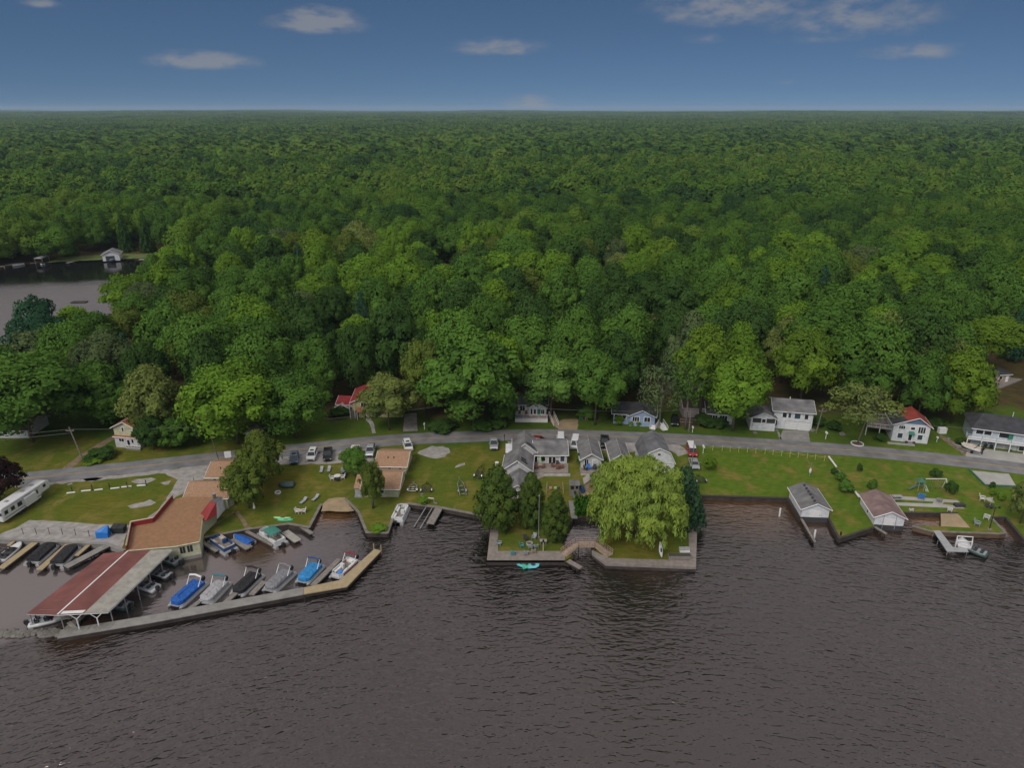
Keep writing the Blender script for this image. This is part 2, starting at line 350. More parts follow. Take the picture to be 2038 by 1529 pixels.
wv = N_.new('ShaderNodeTexWave'); wv.inputs['Scale'].default_value = .16; wv.inputs['Distortion'].default_value = 2.5; wv.inputs['Detail'].default_value = 2; wm = N_.new('ShaderNodeMapping'); wm.inputs['Rotation'].default_value = (0, 0, .62); L_.new(tcx.outputs['Object'], wm.inputs[0]); L_.new(wm.outputs[0], wv.inputs['Vector'])
g1 = mix_(mth_('MULTIPLY', rng_(spx.outputs[0], 24, 46, 0, .45), wv.outputs['Fac']), g1, (.046, .125, .010))
g2 = mix_(rng_(nz_(.35, 6, (1, .6, 1)), .45, .72), g1, (.185, .158, .055))
g3 = mix_(rng_(nz_(1.6, 5, (.35, 1, 1), .35), .35, .7, .0, .9), g2, mix_(.55, g2, (.026, .070, .006)))
g3 = mix_(rng_(nz_(5, 3), .3, .8, 0, .5), g3, (.13, .14, .03))
bare = rng_(nz_(.16, 7, (1, .5, 1), 0, .65), .61, .72, 0, .65)
g4 = mix_(bare, g3, (.24, .185, .105))
tcg = N_.new('ShaderNodeTexCoord'); sep = N_.new('ShaderNodeSeparateXYZ'); L_.new(tcg.outputs['Object'], sep.inputs[0])
yy = mth_('ADD', sep.outputs[1], mth_('MULTIPLY', mth_('SUBTRACT', nz_(.08, 3), .5), 34))
north = rng_(yy, 148, 156)
green = mix_(rng_(nz_(.5, 5), .3, .7), (.044, .100, .014), (.074, .112, .020))
g5 = mix_(north, g4, green)
floor = mix_(rng_(nz_(.25, 6), .3, .7), (.045, .040, .022), (.085, .062, .032))
floor = mix_(rng_(nz_(.6, 5), .5, .68), floor, (.035, .062, .014))
wood = rng_(yy, 166, 176)
L_.new(mix_(1, mix_(wood, g5, floor), (1.13, 1.03, .86), 'MULTIPLY'), b.inputs['Base Color']); b.inputs['Roughness'].default_value = 1; b.inputs['Specular IOR Level'].default_value = .1
bp = N_.new('ShaderNodeBump'); bp.inputs['Distance'].default_value = .12; bp.inputs['Strength'].default_value = .6; L_.new(nz_(4, 4), bp.inputs['Height']); L_.new(bp.outputs[0], b.inputs['Normal'])
me.materials.append(m); go = link('ground', me); go['kind'] = 'structure'

# the lake: brown water, ruffled in front, calmer behind the breakwater
def water(name, calm_all):
    global N_, L_
    m, t, N_, L_, b = nodes(name)
    at = N_.new('ShaderNodeAttribute'); at.attribute_name = 'shallow'; ac = N_.new('ShaderNodeAttribute'); ac.attribute_name = 'calm'
    base = mix_(at.outputs['Fac'], ((.040, .040, .044) if calm_all else (.007, .0055, .005)), (.130, .066, .026))
    base = mix_(rng_(nz_(.09, 3), .3, .75, 0, .3), base, (.013, .011, .011))
    if not calm_all: base = mix_(mth_('MULTIPLY', ac.outputs['Fac'], .8), base, mix_(at.outputs['Fac'], (.050, .045, .045), (.130, .066, .026)))  # where calm, the sky's grey reflection is painted into the base colour
    L_.new(base, b.inputs['Base Color'])
    b.inputs['IOR'].default_value = 1.33 if calm_all else 2.25; b.inputs['Roughness'].default_value = .30 if calm_all else .16
    b.inputs['Specular Tint'].default_value = (1, .86, .85, 1)
    if calm_all: b.inputs['IOR'].default_value = 2.3
    if not calm_all: L_.new(mth_('ADD', mth_('MULTIPLY', ac.outputs['Fac'], .8), 2.2), b.inputs['IOR'])
    # WCR run along arcs centred behind the viewer
    tc = N_.new('ShaderNodeTexCoord'); sp = N_.new('ShaderNodeSeparateXYZ'); L_.new(tc.outputs['Object'], sp.inputs[0])
    X = mth_('SUBTRACT', sp.outputs[0], 14); Y = mth_('ADD', sp.outputs[1], 95)
    r = mth_('SQRT', mth_('ADD', mth_('MULTIPLY', X, X), mth_('MULTIPLY', Y, Y)), 0); th = mth_('MULTIPLY', mth_('ARCTAN2', X, Y), 150)
    cb = N_.new('ShaderNodeCombineXYZ'); L_.new(th, cb.inputs[0]); L_.new(r, cb.inputs[1])
    def wn(scale, sx, det, off):
        mp = N_.new('ShaderNodeMapping'); mp.inputs['Scale'].default_value = (sx, 1, 1); mp.inputs['Location'].default_value = (off, off*.7, 0); L_.new(cb.outputs[0], mp.inputs[0])
        q = N_.new('ShaderNodeTexNoise'); q.inputs['Scale'].default_value = scale; q.inputs['Detail'].default_value = det; q.inputs['Roughness'].default_value = .5; q.inputs['Distortion'].default_value = .4; L_.new(mp.outputs[0], q.inputs['Vector']); return q.outputs['Fac']
    h = mth_('ADD', mth_('MULTIPLY', wn(1.35, .52, 2, 0), .85), mth_('ADD', mth_('MULTIPLY', wn(.42, .5, 2, 9), .8), mth_('MULTIPLY', wn(2.6, .6, 1, 4), .14)))
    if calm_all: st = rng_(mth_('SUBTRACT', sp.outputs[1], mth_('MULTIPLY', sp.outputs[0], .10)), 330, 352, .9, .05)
    else:
        gust = rng_(nz_(.022, 4, (1, .6, 1)), .36, .66, .62, 1.25)
        st = mth_('MULTIPLY', mth_('SUBTRACT', 1.0, mth_('MULTIPLY', ac.outputs['Fac'], .90)), gust)
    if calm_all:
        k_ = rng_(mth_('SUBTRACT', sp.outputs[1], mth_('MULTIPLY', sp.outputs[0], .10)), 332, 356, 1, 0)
        L_.new(mth_('ADD', mth_('MULTIPLY', k_, 1.2), 1.35), b.inputs['IOR']); L_.new(mth_('ADD', mth_('MULTIPLY', k_, .28), .04), b.inputs['Roughness']); L_.new(mix_(k_, (.010, .010, .010), (.055, .054, .060)), b.inputs['Base Color'])  # base colour carries painted reflections: dark trees by the far shore, silver sky elsewhere
    bp = N_.new('ShaderNodeBump'); bp.inputs['Distance'].default_value = .40; L_.new(h, bp.inputs['Height'])
    L_.new(st, bp.inputs['Strength'])
    L_.new(bp.outputs[0], b.inputs['Normal']); MAT[name] = m
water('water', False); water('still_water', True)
SHAL = [(1480, 1000, 16, .6), (1440, 1003, 9, .45), (660, 1020, 7, 1.0), (655, 1008, 6, 1), (1850, 1032, 6.5, 1.0), (1830, 1030, 6, .7), (2010, 1052, 6, .55), (1990, 1036, 4, .7), (500, 1088, 8, .45), (540, 1096, 7, .35), (1620, 1045, 5, .35),
        (1540, 1010, 8, .3), (455, 1075, 6, .35), (160, 1262, 6, .25), (1290, 1145, 6, .12), (1760, 1060, 6, .25)]
SHW = [(*P(x, y, 0), r, s) for x, y, r, s in SHAL]
CALM = [(300, 1150, 17, 1), (450, 1130, 17, 1), (560, 1110, 16, .95), (40, 1150, 22, 1), (120, 1160, 16, 1), (370, 1110, 12, 1), (640, 1085, 9, .6), (1160, 1065, 9, .7), (620, 1060, 8, .5), (1850, 1035, 7, .6), (2010, 1055, 7, .8), (1290, 1140, 9, .15), (1620, 1050, 5, .5), (0, 1200, 20, 1), (540, 1075, 14, .95)]
CLW = [(*P(x, y, 0), r, s) for x, y, r, s in CALM]
bwp, bwq = P(115, 1262, 0), P(604, 1176, 0)
xs = np.concatenate([[-9000, -2500, -600, -250], np.arange(-130, 130.1, 1.3), [250, 600, 2500, 9000]]); ys = np.concatenate([[-2500, -500, -100, -10, 15], np.arange(26, 162, 1.3)])
nx, ny = len(xs), len(ys); XX, YY = np.meshgrid(xs, ys); V = np.stack([XX.ravel(), YY.ravel(), np.zeros(nx*ny)], 1)
i = np.arange((nx-1)*(ny-1)); q = i//(nx-1)*nx+i % (nx-1); F = np.stack([q, q+1, q+nx+1, q+nx], 1)
me = bpy.data.meshes.new('lake_water'); me.from_pydata(V.tolist(), [], F.tolist())
for nm_, lst in (('shallow', SHW), ('calm', CLW)):
    a = np.zeros(nx*ny)
    for x, y, r, s in lst: d = np.hypot(V[:, 0]-x, V[:, 1]-y)/r; a = np.maximum(a, s*np.clip(1.5*(1-d), 0, 1))
    if nm_ == 'calm':   # outside the breakwater the lake stays rough
        side = (bwq[0]-bwp[0])*(V[:, 1]-bwp[1])-(bwq[1]-bwp[1])*(V[:, 0]-bwp[0]); a = np.where((side < 0) & (V[:, 0] < bwq[0]), 0, a)
    at = me.attributes.new(nm_, 'FLOAT', 'POINT'); at.data.foreach_set('value', a.astype(np.float32))
me.materials.append(MAT['water']); o = link('lake_water', me); o['kind'] = 'structure'
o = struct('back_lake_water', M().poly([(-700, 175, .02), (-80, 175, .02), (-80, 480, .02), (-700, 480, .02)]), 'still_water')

# road
RC = smoothline([P(*p) for p in [(-900, 1040), (-300, 985), (59, 952), (230, 934), (400, 915.5), (565, 898), (775, 877), (920, 870), (1037, 866), (1130, 866), (1240, 870), (1380, 876), (1560, 887), (1640, 893), (1720, 899), (1880, 915), (2038, 934), (2400, 985), (3000, 1075)]], 6)
struct('road', ribbon(RC, -3.1, 3.1, LAND+.03), 'asphalt')
struct('road_marking', ribbon(RC, -.16, .16, LAND+.038), 'line_yellow')
def patch(name, px, m, lift=.004, rough=0):
    pts = [P(*p) for p in px]
    if rough:   # ragged border
        q = []
        for i, a in enumerate(pts):
            b2 = pts[(i+1) % len(pts)]; k = max(1, int(math.dist(a, b2)/1.2))
            for j in range(k):
                t_ = j/k; q.append((a[0]+(b2[0]-a[0])*t_+random.uniform(-rough, rough), a[1]+(b2[1]-a[1])*t_+random.uniform(-rough, rough)))
        pts = q
    mb = M(); z = LAND+lift
    n = len(mb.v); mb.v += [(*p, z) for p in pts]
    for a in tessellate_polygon([[Vector((*p, 0)) for p in pts]]):
        A, B, C_ = [pts[k] for k in a]; s = (B[0]-A[0])*(C_[1]-A[1])-(B[1]-A[1])*(C_[0]-A[0]); mb.f.append(a if s > 0 else a[::-1])
    return struct(name, mb, m)
patch('road_shoulder', [(30, 966), (250, 944), (330, 935), (400, 927), (565, 909), (745, 890), (745, 922), (700, 922), (575, 925), (470, 925), (420, 930), (400, 960), (378, 972), (335, 1002), (306, 1038), (285, 1040), (318, 1010), (345, 975), (352, 957), (330, 942), (250, 951), (30, 972)], 'gravel', .004, .35)
patch('gravel_lot', [(-300, 1072), (-10, 1068), (30, 1052), (60, 1036), (110, 1037), (205, 1044), (262, 1046), (250, 1066), (243, 1092), (212, 1081), (0, 1071)], 'gravel', .005, .15)
patch('gravel_patch', [(829, 902), (845, 893), (858, 889), (880, 889), (892, 893), (896, 900), (885, 909), (868, 912), (845, 909)], 'gravel', .006, .35)
patch('gravel_apron', [(1010, 879), (1150, 876), (1275, 879), (1345, 882), (1360, 893), (1372, 902), (1350, 908), (1335, 897), (1255, 900), (1205, 896), (1130, 894), (1008, 892)], 'gravel', .005, .3)
patch('driveway', [(802, 859), (831, 858), (829, 822), (805, 824)], 'gravel', .008)
patch('sandy_driveway', [(1112, 858), (1151, 859), (1151, 834), (1120, 834), (1104, 846)], 'sand', .004, .25)
patch('garage_driveway', [(1546, 887), (1614, 891), (1609, 858), (1558, 856)], 'concrete', .004)
patch('concrete_yard', [(1926, 916), (2160, 945), (2160, 915), (2030, 903), (1935, 890), (1918, 898)], 'pale_concrete', .004)
patch('concrete_slab', [(1932, 937), (2008, 944), (2022, 968), (1962, 965)], 'pale_concrete', .03)
patch('dirt_path', [(118, 938), (140, 934), (172, 908), (215, 882), (240, 868), (232, 864), (195, 884), (160, 904), (138, 922)], 'dirt', .004, .2)
patch('beach', [(640, 1003), (652, 993), (686, 990), (700, 1012), (705, 1018), (640, 1018)], 'sand', .004, .2)
patch('footpath', [(475, 1017), (498, 1051), (489, 1053), (466, 1018), (424, 1050), (418, 1048)], 'dirt', .004, .1)
patch('footpath', [(726, 831), (736, 831), (744, 843), (748, 862), (741, 863), (736, 846)], 'gravel', .004, .1)
patch('footpath', [(1551, 873), (1556, 876), (1549, 855), (1545, 855)], 'concrete', .004)
patch('footpath', [(1766, 986), (1905, 996), (1913, 1002), (1879, 1000), (1876, 1004), (1912, 1008), (1921, 1013), (1774, 1006), (1772, 1000), (1856, 1003), (1858, 999), (1768, 993)], 'pale_concrete', .006)
patch('sand_yard', [(1151, 977), (1196, 975), (1204, 1000), (1150, 997)], 'sand', .004, .2)
patch('beach', [(1872, 1022), (1905, 1021.5), (1931, 1051), (1873, 1048)], 'sand', .004)
for nm_, pp in (('bare_patch', [(258, 1006), (300, 995), (312, 1000), (300, 1008), (262, 1012)]), ('bare_patch', [(270, 955), (300, 950), (313, 955), (290, 964), (258, 960)]), ('bare_patch', [(165, 954), (195, 950), (205, 953), (185, 959), (167, 959)]),
                ('bare_patch', [(322, 960), (336, 958), (337, 963), (325, 965)]), ('bare_patch', [(130, 965), (142, 960), (145, 963), (135, 967)]), ('bare_patch', [(905, 927), (925, 921), (928, 925), (908, 932)])):
    patch(nm_, pp, 'gravel', .004, .35)
patch('shallow_bed', [(640, 1018), (705, 1018), (712, 1040), (630, 1040)], 'sand_brown', -.95)

patch('far_bank', [(95, 522), (132, 520), (206, 516.5), (288, 514), (330, 510), (326, 503), (288, 505), (206, 507), (120, 511)], 'bank_grass', .004, .8)
# seawalls, breakwater and docks
def wallrun(name, label, px, w=.32, cap='bulkhead_cap', body='bulkhead', top=LAND+.03, cat='seawall', group='seawalls along the shore'):
    ln = [P(*p) for p in px]; c = ln[0]; t = T(name, label, cat, (*c, 0), 0, group)
    a = M(); b2 = M()
    for i in range(len(ln)-1):
        p, q = ln[i], ln[i+1]; d = Vector((q[0]-p[0], q[1]-p[1])).normalized()*w*.3
        a.prism(rectpoly(p, q, w*.4), -1, top-.08-.003*i); b2.prism(rectpoly((p[0]-d.x, p[1]-d.y), (q[0]+d.x, q[1]+d.y), w*.6), top-.08-.003*i, top+.05-.004*i)
    t.part('wall', a, body, world=True); t.part('cap', b2, cap, world=True); return t
wallrun('seawall', 'pale concrete seawall along the gravel lot behind the black covered boats', SHORE[0:4], .5, 'concrete', 'concrete')
wallrun('seawall', 'dark timber seawall with pale cap from the restaurant to the sandy ramp', [SHORE[6], SHORE[7], SHORE[8], SHORE[9], SHORE[10]], .45)
wallrun('seawall', 'zigzag timber seawall round the lawn point beside the sandy ramp', [SHORE[13], SHORE[14], SHORE[15], SHORE[16], SHORE[17]], .45)
wallrun('seawall', 'weathered seawall along the lawn with the boat trailers', [SHORE[17], SHORE[18], SHORE[19], SHORE[20]], .55)
wallrun('seawall', 'black timber seawall below the wide mown lawn left of the white boathouse', [(1396, 987), SHORE[36], (1594, 1031)], .5, 'dark_wood')
wallrun('seawall', 'black timber seawall round the grass point between the two boathouses', [SHORE[38], SHORE[39], SHORE[40]], .4, 'bulkhead')
wallrun('seawall', 'brown sheet seawall round the basin and spit with the lamp post', [SHORE[42], SHORE[43], (1905, 1021.5)], .4, 'dark_wood')
wallrun('seawall', 'rust brown seawall along the front of the grass spit by the white dock', [SHORE[46], SHORE[47], SHORE[48], SHORE[49], SHORE[50]], .4, 'bulkhead_cap', 'sand_brown')
wallrun('seawall', 'dark seawall of the narrow canal at the right edge', [SHORE[50], SHORE[51], SHORE[52], SHORE[53]], .4, 'dark_wood')
wallrun('seawall', 'low timber edging of the small lagoon behind the footbridge', [SHORE[24], SHORE[25], SHORE[26], SHORE[27], SHORE[28], SHORE[29], SHORE[30], SHORE[31]], .3, 'dark_wood')
def pier(name, label, p, q, w, m, z=.75, th=.16, posts='dark_wood', cat='dock', group=None, np_=3, crib=False):
    t = T(name, label, cat, (*p, 0), 0, group); d = M().prism(rectpoly(p, q, w/2), z-th, z); t.part('deck', d, m, world=True)
    for i in range(np_):
        s = (i+.5)/np_; x, y = p[0]+(q[0]-p[0])*s, p[1]+(q[1]-p[1])*s
        for e in rectpoly((x, y), (x+(q[0]-p[0])*.001, y+(q[1]-p[1])*.001), w*.38)[:4:3]: t.part('post', M().tube([(*e, -1.2), (*e, z-th)], .09), posts, world=True)
    a = rectpoly(p, q, w/2+.05)
    for e in (0, 1): t.part('edge_board', M().prism(rectpoly(a[3*e], a[2-(1-e)] if e else a[1], .05), z-th-.14, z-.04), posts, world=True)
    return t
t = T('breakwater', 'long concrete capped breakwater in front of the covered pontoon boats', 'breakwater', (*P(120, 1262, .7), 0))
bl = [P(118, 1263, .8), P(300, 1233, .8), P(430, 1209, .8), P(604, 1177, .8)]
t.part('wall', M().prism(strip(bl, -.85, .85), -1.5, .72), 'bulkhead', world=True); t.part('cap', M().prism(strip(bl, -1.0, .95), .72, .86), 'concrete', world=True)
for i in range(7): x = P(150+i*12, 1257-i*2, .9); t.part('plank', M().prism(rectpoly(x, (x[0]+.15, x[1]+.9), .12), .86, .9), 'old_wood', world=True)
t = T('stone_spit', 'low rubble spit trailing left from the breakwater under the red roof', 'breakwater', (*P(60, 1262, .3), 0)); q = M()
for i in range(70):
    x, y = P(-60+i*2.7+random.uniform(-3, 3), 1263-i*.06+random.uniform(-5, 5), .2); r_ = random.uniform(.35, .8); q.ell((x, y, .0), (r_*1.3, r_, random.uniform(.3, .5)), 7, 5, .2)
t.part('rubble', q, 'stone', world=True)
t = T('timber_dock', 'new pale timber dock bent at the right end of the breakwater', 'dock', (*P(640, 1165, .7), 0))
t.part('deck', M().prism([P(*p, .95) for p in [(604, 1170), (677, 1155), (745, 1093), (759, 1096.5), (691, 1168), (605, 1183)]], .78, .95), 'new_wood', world=True)
t.part('skirt', M().prism([P(*p, .95) for p in [(606, 1172), (677, 1157), (745, 1095), (757, 1097), (690, 1166), (607, 1181)]], .1, .77), 'dark_wood', world=True)
for p in ((744, 1092), (758.5, 1095)): t.part('mooring_post', M().tube([(*P(*p, .95), -1), (*P(*p, .95), 1.9)], .12), 'new_wood', world=True)
FG = 'finger docks between the marina boats'
for lab, p, q, w_, m in [
    ('narrow finger dock between the white covered and black covered pontoon boats', (442, 1205), (474, 1176), .9, 'old_wood'), ('plank finger dock right of the black covered pontoon boat', (500, 1184), (526, 1157), 1.0, 'old_wood'),
    ('finger dock between the light blue covered and red striped boats', (622, 1166), (675, 1113), 1.0, 'old_wood'), ('finger dock in front of the blue tarped pontoon boat', (372, 1216), (398, 1196), .8, 'old_wood'),
    ('finger dock between tan pontoon boat and blue covered runabout', (464, 1072), (496, 1091), 1.4, 'old_wood'), ('long finger dock left of the green canopied boat', (490, 1057), (543, 1085), .7, 'old_wood'),
    ('finger dock right of the green canopied boat', (567, 1058), (593, 1077), 1.5, 'white_roof'), ('short finger dock touching the restaurant corner', (405, 1080), (432, 1097), .7, 'old_wood'),
    ('sloping finger dock beside the sandy ramp mouth', (593, 1044), (621, 1062), .8, 'old_wood'), ('pale timber finger dock between runabout and first black covered boat', (73, 1077), (2, 1131), 1.3, 'new_wood'),
    ('pale timber finger dock between the two black covered boats', (141, 1079), (78, 1134), 1.2, 'new_wood'), ('worn timber finger dock right of the second black covered boat', (180, 1081), (152, 1106), .8, 'new_wood'),
    ('short plank finger dock at the left end of the gravel lot', (32, 1073), (17, 1086), .7, 'new_wood')]:
    pier('finger_dock', lab, P(*p, .7), P(*q, .7), w_, m, .7, group=FG)
pier('long_dock', 'long white topped dock running diagonally from the gravel lot', P(250, 1067, .8), P(131, 1129, .8), 1.5, 'concrete', .85, np_=6)
pier('dock', 'grey plank dock on the lawn shore beside the empty boat lift', P(874, 1011, .85), P(856, 1043, .85), 1.5, 'old_wood', .9, np_=4)
pier('jetty', 'thin dark jetty at the left corner of the grey roofed boathouse', P(1595, 1033, .8), P(1622, 1079, .8), .45, 'old_wood', .85, np_=4)
pier('jetty', 'short timber jetty at the corner of the pink roofed boathouse', P(1741, 1049, .8), P(1764, 1063, .8), .6, 'old_wood', .85)
pier('jetty', 'timber jetty angling out from the wooden footbridge', P(1130, 1116, .9), P(1156, 1131, .9), 1.0, 'deck_wood', .92)
pier('lagoon_dock', 'narrow pale plank walk leading into the lagoon reeds', P(1137, 998, .9), P(1143, 1033, .9), 1.2, 'concrete', .98)
t = T('l_shaped_dock', 'white L-shaped dock off the rust brown spit wall', 'dock', (*P(1870, 1060, .9), 0))
t.part('deck', M().prism([P(*p, 1.0) for p in [(1857, 1056), (1870.5, 1056), (1896, 1089), (1924, 1092), (1928, 1099), (1885, 1098)]], .86, 1.0), 'aluminium', world=True)
for p in [(1858, 1060), (1871, 1060), (1867, 1076), (1883, 1078), (1886, 1097), (1925, 1098), (1922, 1093), (1896, 1090)]: x = P(*p, .9); t.part('leg', M().tube([(*x, -1.2), (*x, .85)], .06), 'galvanised', world=True)
# peninsula boardwalk
t = T('boardwalk', 'grey plank boardwalk round the grass point with the flagpole', 'boardwalk', (*P(975, 1110), 0))
t.part('planks', M().prism([P(*p) for p in [(977, 1047), (992, 1050), (991, 1098), (1126, 1098), (1124, 1116), (969, 1116)]], .5, LAND+.09), 'deck_wood', world=True)
t.part('skirt', M().prism([P(*p) for p in [(978, 1049), (991, 1051), (990, 1100), (1124, 1100), (1123, 1117), (969, 1117)]], -1.2, .5), 'dark_wood', world=True)
t = T('boardwalk', 'grey plank boardwalk under and right of the willow', 'boardwalk', (*P(1300, 1125), 0))
t.part('planks', M().prism([P(*p) for p in [(1178, 1096), (1184, 1099), (1212, 1112), (1372, 1117), (1369, 1040), (1388, 1036), (1385, 1130), (1206, 1123), (1178, 1102)]], .5, LAND+.09), 'deck_wood', world=True)
t.part('skirt', M().prism([P(*p) for p in [(1179, 1098), (1212, 1114), (1371, 1119), (1369, 1042), (1387, 1038), (1385, 1131), (1206, 1124), (1179, 1103)]], -1.2, .5), 'bulkhead', world=True)
# footbridge
t = T('footbridge', 'humped wooden footbridge with railings across the lagoon mouth', 'bridge', (*P(1150, 1095), 0))
bp_ = [(*P(1122, 1106), LAND+.12), (*P(1148, 1092), LAND+.75), (*P(1186, 1092), LAND+.75), (*P(1214, 1108), LAND+.12)]
def along(line, off, dz): o2 = offset([p[:2] for p in line], off); return [(*o2[i], line[i][2]+dz) for i in range(len(line))]
q = M(); a, b2 = along(bp_, -.75, 0), along(bp_, .75, 0)
for i in range(3): q.slab([a[i], a[i+1], b2[i+1], b2[i]], .15)
t.part('deck', q, 'bridge_wood', world=True)
for off in (-.75, .75):
    q = M(); s = along(bp_, off, 0)
    for dz in (1.0, .55, .15): q.tube([(x, y, z+dz) for x, y, z in s], .05, 4)
    for i in range(3):
        for k in range(7):
            u = k/6; x, y, z = [s[i][j]*(1-u)+s[i+1][j]*u for j in range(3)]; q.tube([(x, y, z-.1), (x, y, z+1.0)], .035 if k % 3 else .06, 4)
    t.part('railing', q, 'bridge_wood', world=True)
for i in (1, 2):
    for s in (a, b2): t.part('post', M().tube([(s[i][0], s[i][1], -1.2), s[i]], .1), 'dark_wood', world=True)
# ------------------------------------------------------------------ trees
def leafmesh(name, C, Nrm, size, tone, m, aspect=1.0, droop=None, jit=.75):
    "one diamond-shaped leaf spray per row; normals follow the crown's surface"
    n = len(C); rn = rng.normal(size=(n, 3)); rn /= np.linalg.norm(rn, axis=1)[:, None]
    fn = Nrm*.75+rn*(jit if np.isscalar(jit) else jit[:, None]); fn /= np.linalg.norm(fn, axis=1)[:, None]
    t = np.cross(fn, rng.normal(size=(n, 3))) if droop is None else np.tile(np.array(droop, float), (n, 1))+rn*.22
    if droop is not None: t = t-(t*fn).sum(1)[:, None]*fn
    t /= np.linalg.norm(t, axis=1)[:, None]+1e-9; b = np.cross(fn, t); s = (size*(.6+.8*rng.random(n)))[:, None] if np.isscalar(size) else (size*(.6+.8*rng.random(n)))[:, None]
    k = aspect
    V = np.stack([C-t*s*k, C-b*s*.62+fn*s*.12, C+t*s*k, C+b*s*.62+fn*s*.12], 1).reshape(-1, 3)
    me = bpy.data.meshes.new(name); me.vertices.add(4*n); me.vertices.foreach_set('co', V.astype(np.float32).ravel())
    me.loops.add(4*n); me.loops.foreach_set('vertex_index', np.arange(4*n, dtype=np.int32)); me.polygons.add(n)
    me.polygons.foreach_set('loop_start', np.arange(n, dtype=np.int32)*4); me.polygons.foreach_set('loop_total', np.full(n, 4, np.int32)); me.polygons.foreach_set('use_smooth', np.ones(n, bool)); me.update()
    me.validate()
    at = me.attributes.new('tone', 'FLOAT', 'POINT'); at.data.foreach_set('value', np.repeat(np.clip(tone, 0, 1), 4).astype(np.float32))
    sn = Nrm*.9+fn*.3; sn /= np.linalg.norm(sn, axis=1)[:, None]
    me.normals_split_custom_set_from_vertices(np.repeat(sn, 4, 0).tolist()); me.materials.append(MAT[m]); return me
def unit(n):
    d = rng.normal(size=(n, 3)); return d/np.linalg.norm(d, axis=1)[:, None]
def crown(kind, seed, leaves, size, m, lod=False):
    "crown one unit wide and one unit high, standing on z = 0"
    global rng; rng = np.random.default_rng(seed); rd = random.Random(seed)
    L_ = []
    if kind in ('broad', 'oval', 'tall', 'sparse', 'shrub'):
        nl = {'broad': 14, 'oval': 17, 'tall': 20, 'sparse': 13, 'shrub': 9}[kind]
        for i in range(nl):
            u = (i+.5)/nl; z = 1-1.72*u; a = i*2.39996+rd.uniform(-.5, .5); rr = math.sqrt(max(0, 1-z*z))
            k = rd.uniform(.72, 1.06)
            if kind == 'tall': c = (.31*rr*k*math.cos(a)*(1.15-.5*max(z, -.2)), .31*rr*k*math.sin(a)*(1.15-.5*max(z, -.2)), .47+.40*z)
            else: c = (.34*rr*k*math.cos(a), .34*rr*k*math.sin(a), .46+.38*z*rd.uniform(.85, 1.08))
            lr = (rd.uniform(.15, .235) if kind == 'broad' else rd.uniform(.11, .20))*(1.15 if kind == 'shrub' else 1)
            L_.append((c, (lr, lr, lr*rd.uniform(.75, 1.1)), rd.uniform(.1, .75)))
        # smaller sprays breaking the outline
        for i in range(nl):
            d = unit(1)[0]; d[2] = abs(d[2])*.9-.15
            L_.append(((.45*d[0], .45*d[1], .47+.46*d[2]), (rd.uniform(.05, .09),)*3, rd.uniform(.3, 1)))
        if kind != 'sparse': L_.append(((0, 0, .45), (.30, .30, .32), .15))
    elif kind == 'cedar':
        for i in range(46):
            u = (i+.5)/46; z = u*.94+.03; a = i*2.39996; rr = .40*math.sin(math.pi*min(1, (z*.93+.10)))**.75*(1.0-.30*z); k = rd.uniform(.75, 1.05)
            L_.append(((rr*k*math.cos(a), rr*k*math.sin(a), z), (.12, .12, .075+.03*(1-z)), rd.uniform(0, .8)))
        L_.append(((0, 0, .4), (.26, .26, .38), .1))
    elif kind == 'conifer':
        for w in range(11):
            z = .04+w/11*.92; rr = .46*(1-z)**.8+.03; nb = 8 if w < 8 else 5
            for i in range(nb):
                a = 2*math.pi*(i+rd.random()*.6)/nb+w
                for k in (.45, .95): L_.append(((rr*k*math.cos(a), rr*k*math.sin(a), z-.03*k), (.10*(1.1-z)+.03, .10*(1.1-z)+.03, .035), rd.uniform(.1, .8)))
    elif kind == 'willow':
        for i in range(105):
            u = (i+.5)/105; z = 1-1.35*u; a = i*2.39996+rd.uniform(-.4, .4); rr = math.sqrt(max(0, 1-z*z)); k = rd.uniform(.68, 1.14)
            lr = rd.uniform(.04, .095); x, y, q = .41*rr*k*math.cos(a), .41*rr*k*math.sin(a), .48+.45*z+rd.uniform(-.03, .03)
            L_.append(((x, y, q), (lr, lr, lr*.85), rd.uniform(.1, .9)))
            for j in range(int(1.2+2.6*rr)): L_.append(((x*(1.05+.03*j)+rd.uniform(-.02, .02), y*(1.05+.03*j)+rd.uniform(-.02, .02), q-.075*(j+1)), (lr*.6, lr*.6, lr*1.25), rd.uniform(.1, .9)))
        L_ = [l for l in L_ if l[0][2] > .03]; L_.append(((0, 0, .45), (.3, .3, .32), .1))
    tot = sum(l[1][0]**2 for l in L_); C = []; Nn = []; Tn = []; Sz = []
    for j, (c, r_, tn) in enumerate(L_):
        n = max(6, int(leaves*r_[0]**2/tot)); d = unit(n); d[:, 2] = np.where(d[:, 2] < -.55, -d[:, 2], d[:, 2])
        rr = .70+.42*rng.random(n)**.7; core = rng.random(n) < (.0 if kind == 'sparse' else .20)
        rr = np.where(core, .62+.14*rng.random(n), rr); p = np.array(c)+d*np.array(r_)*rr[:, None]
        keep = np.ones(n, bool)
        for i, (c2, r2, _) in enumerate(L_):
            if i != j: keep &= (((p-np.array(c2))/np.array(r2))**2).sum(1) > .5
        keep &= p[:, 2] > .0
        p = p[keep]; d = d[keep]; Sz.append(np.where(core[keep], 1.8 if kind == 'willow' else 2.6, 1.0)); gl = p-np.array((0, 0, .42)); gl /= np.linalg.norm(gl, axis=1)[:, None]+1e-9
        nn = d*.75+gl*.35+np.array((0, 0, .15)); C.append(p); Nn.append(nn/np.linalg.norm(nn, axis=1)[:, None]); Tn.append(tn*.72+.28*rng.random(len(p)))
    C = np.concatenate(C); Nn = np.concatenate(Nn); Tn = np.concatenate(Tn)
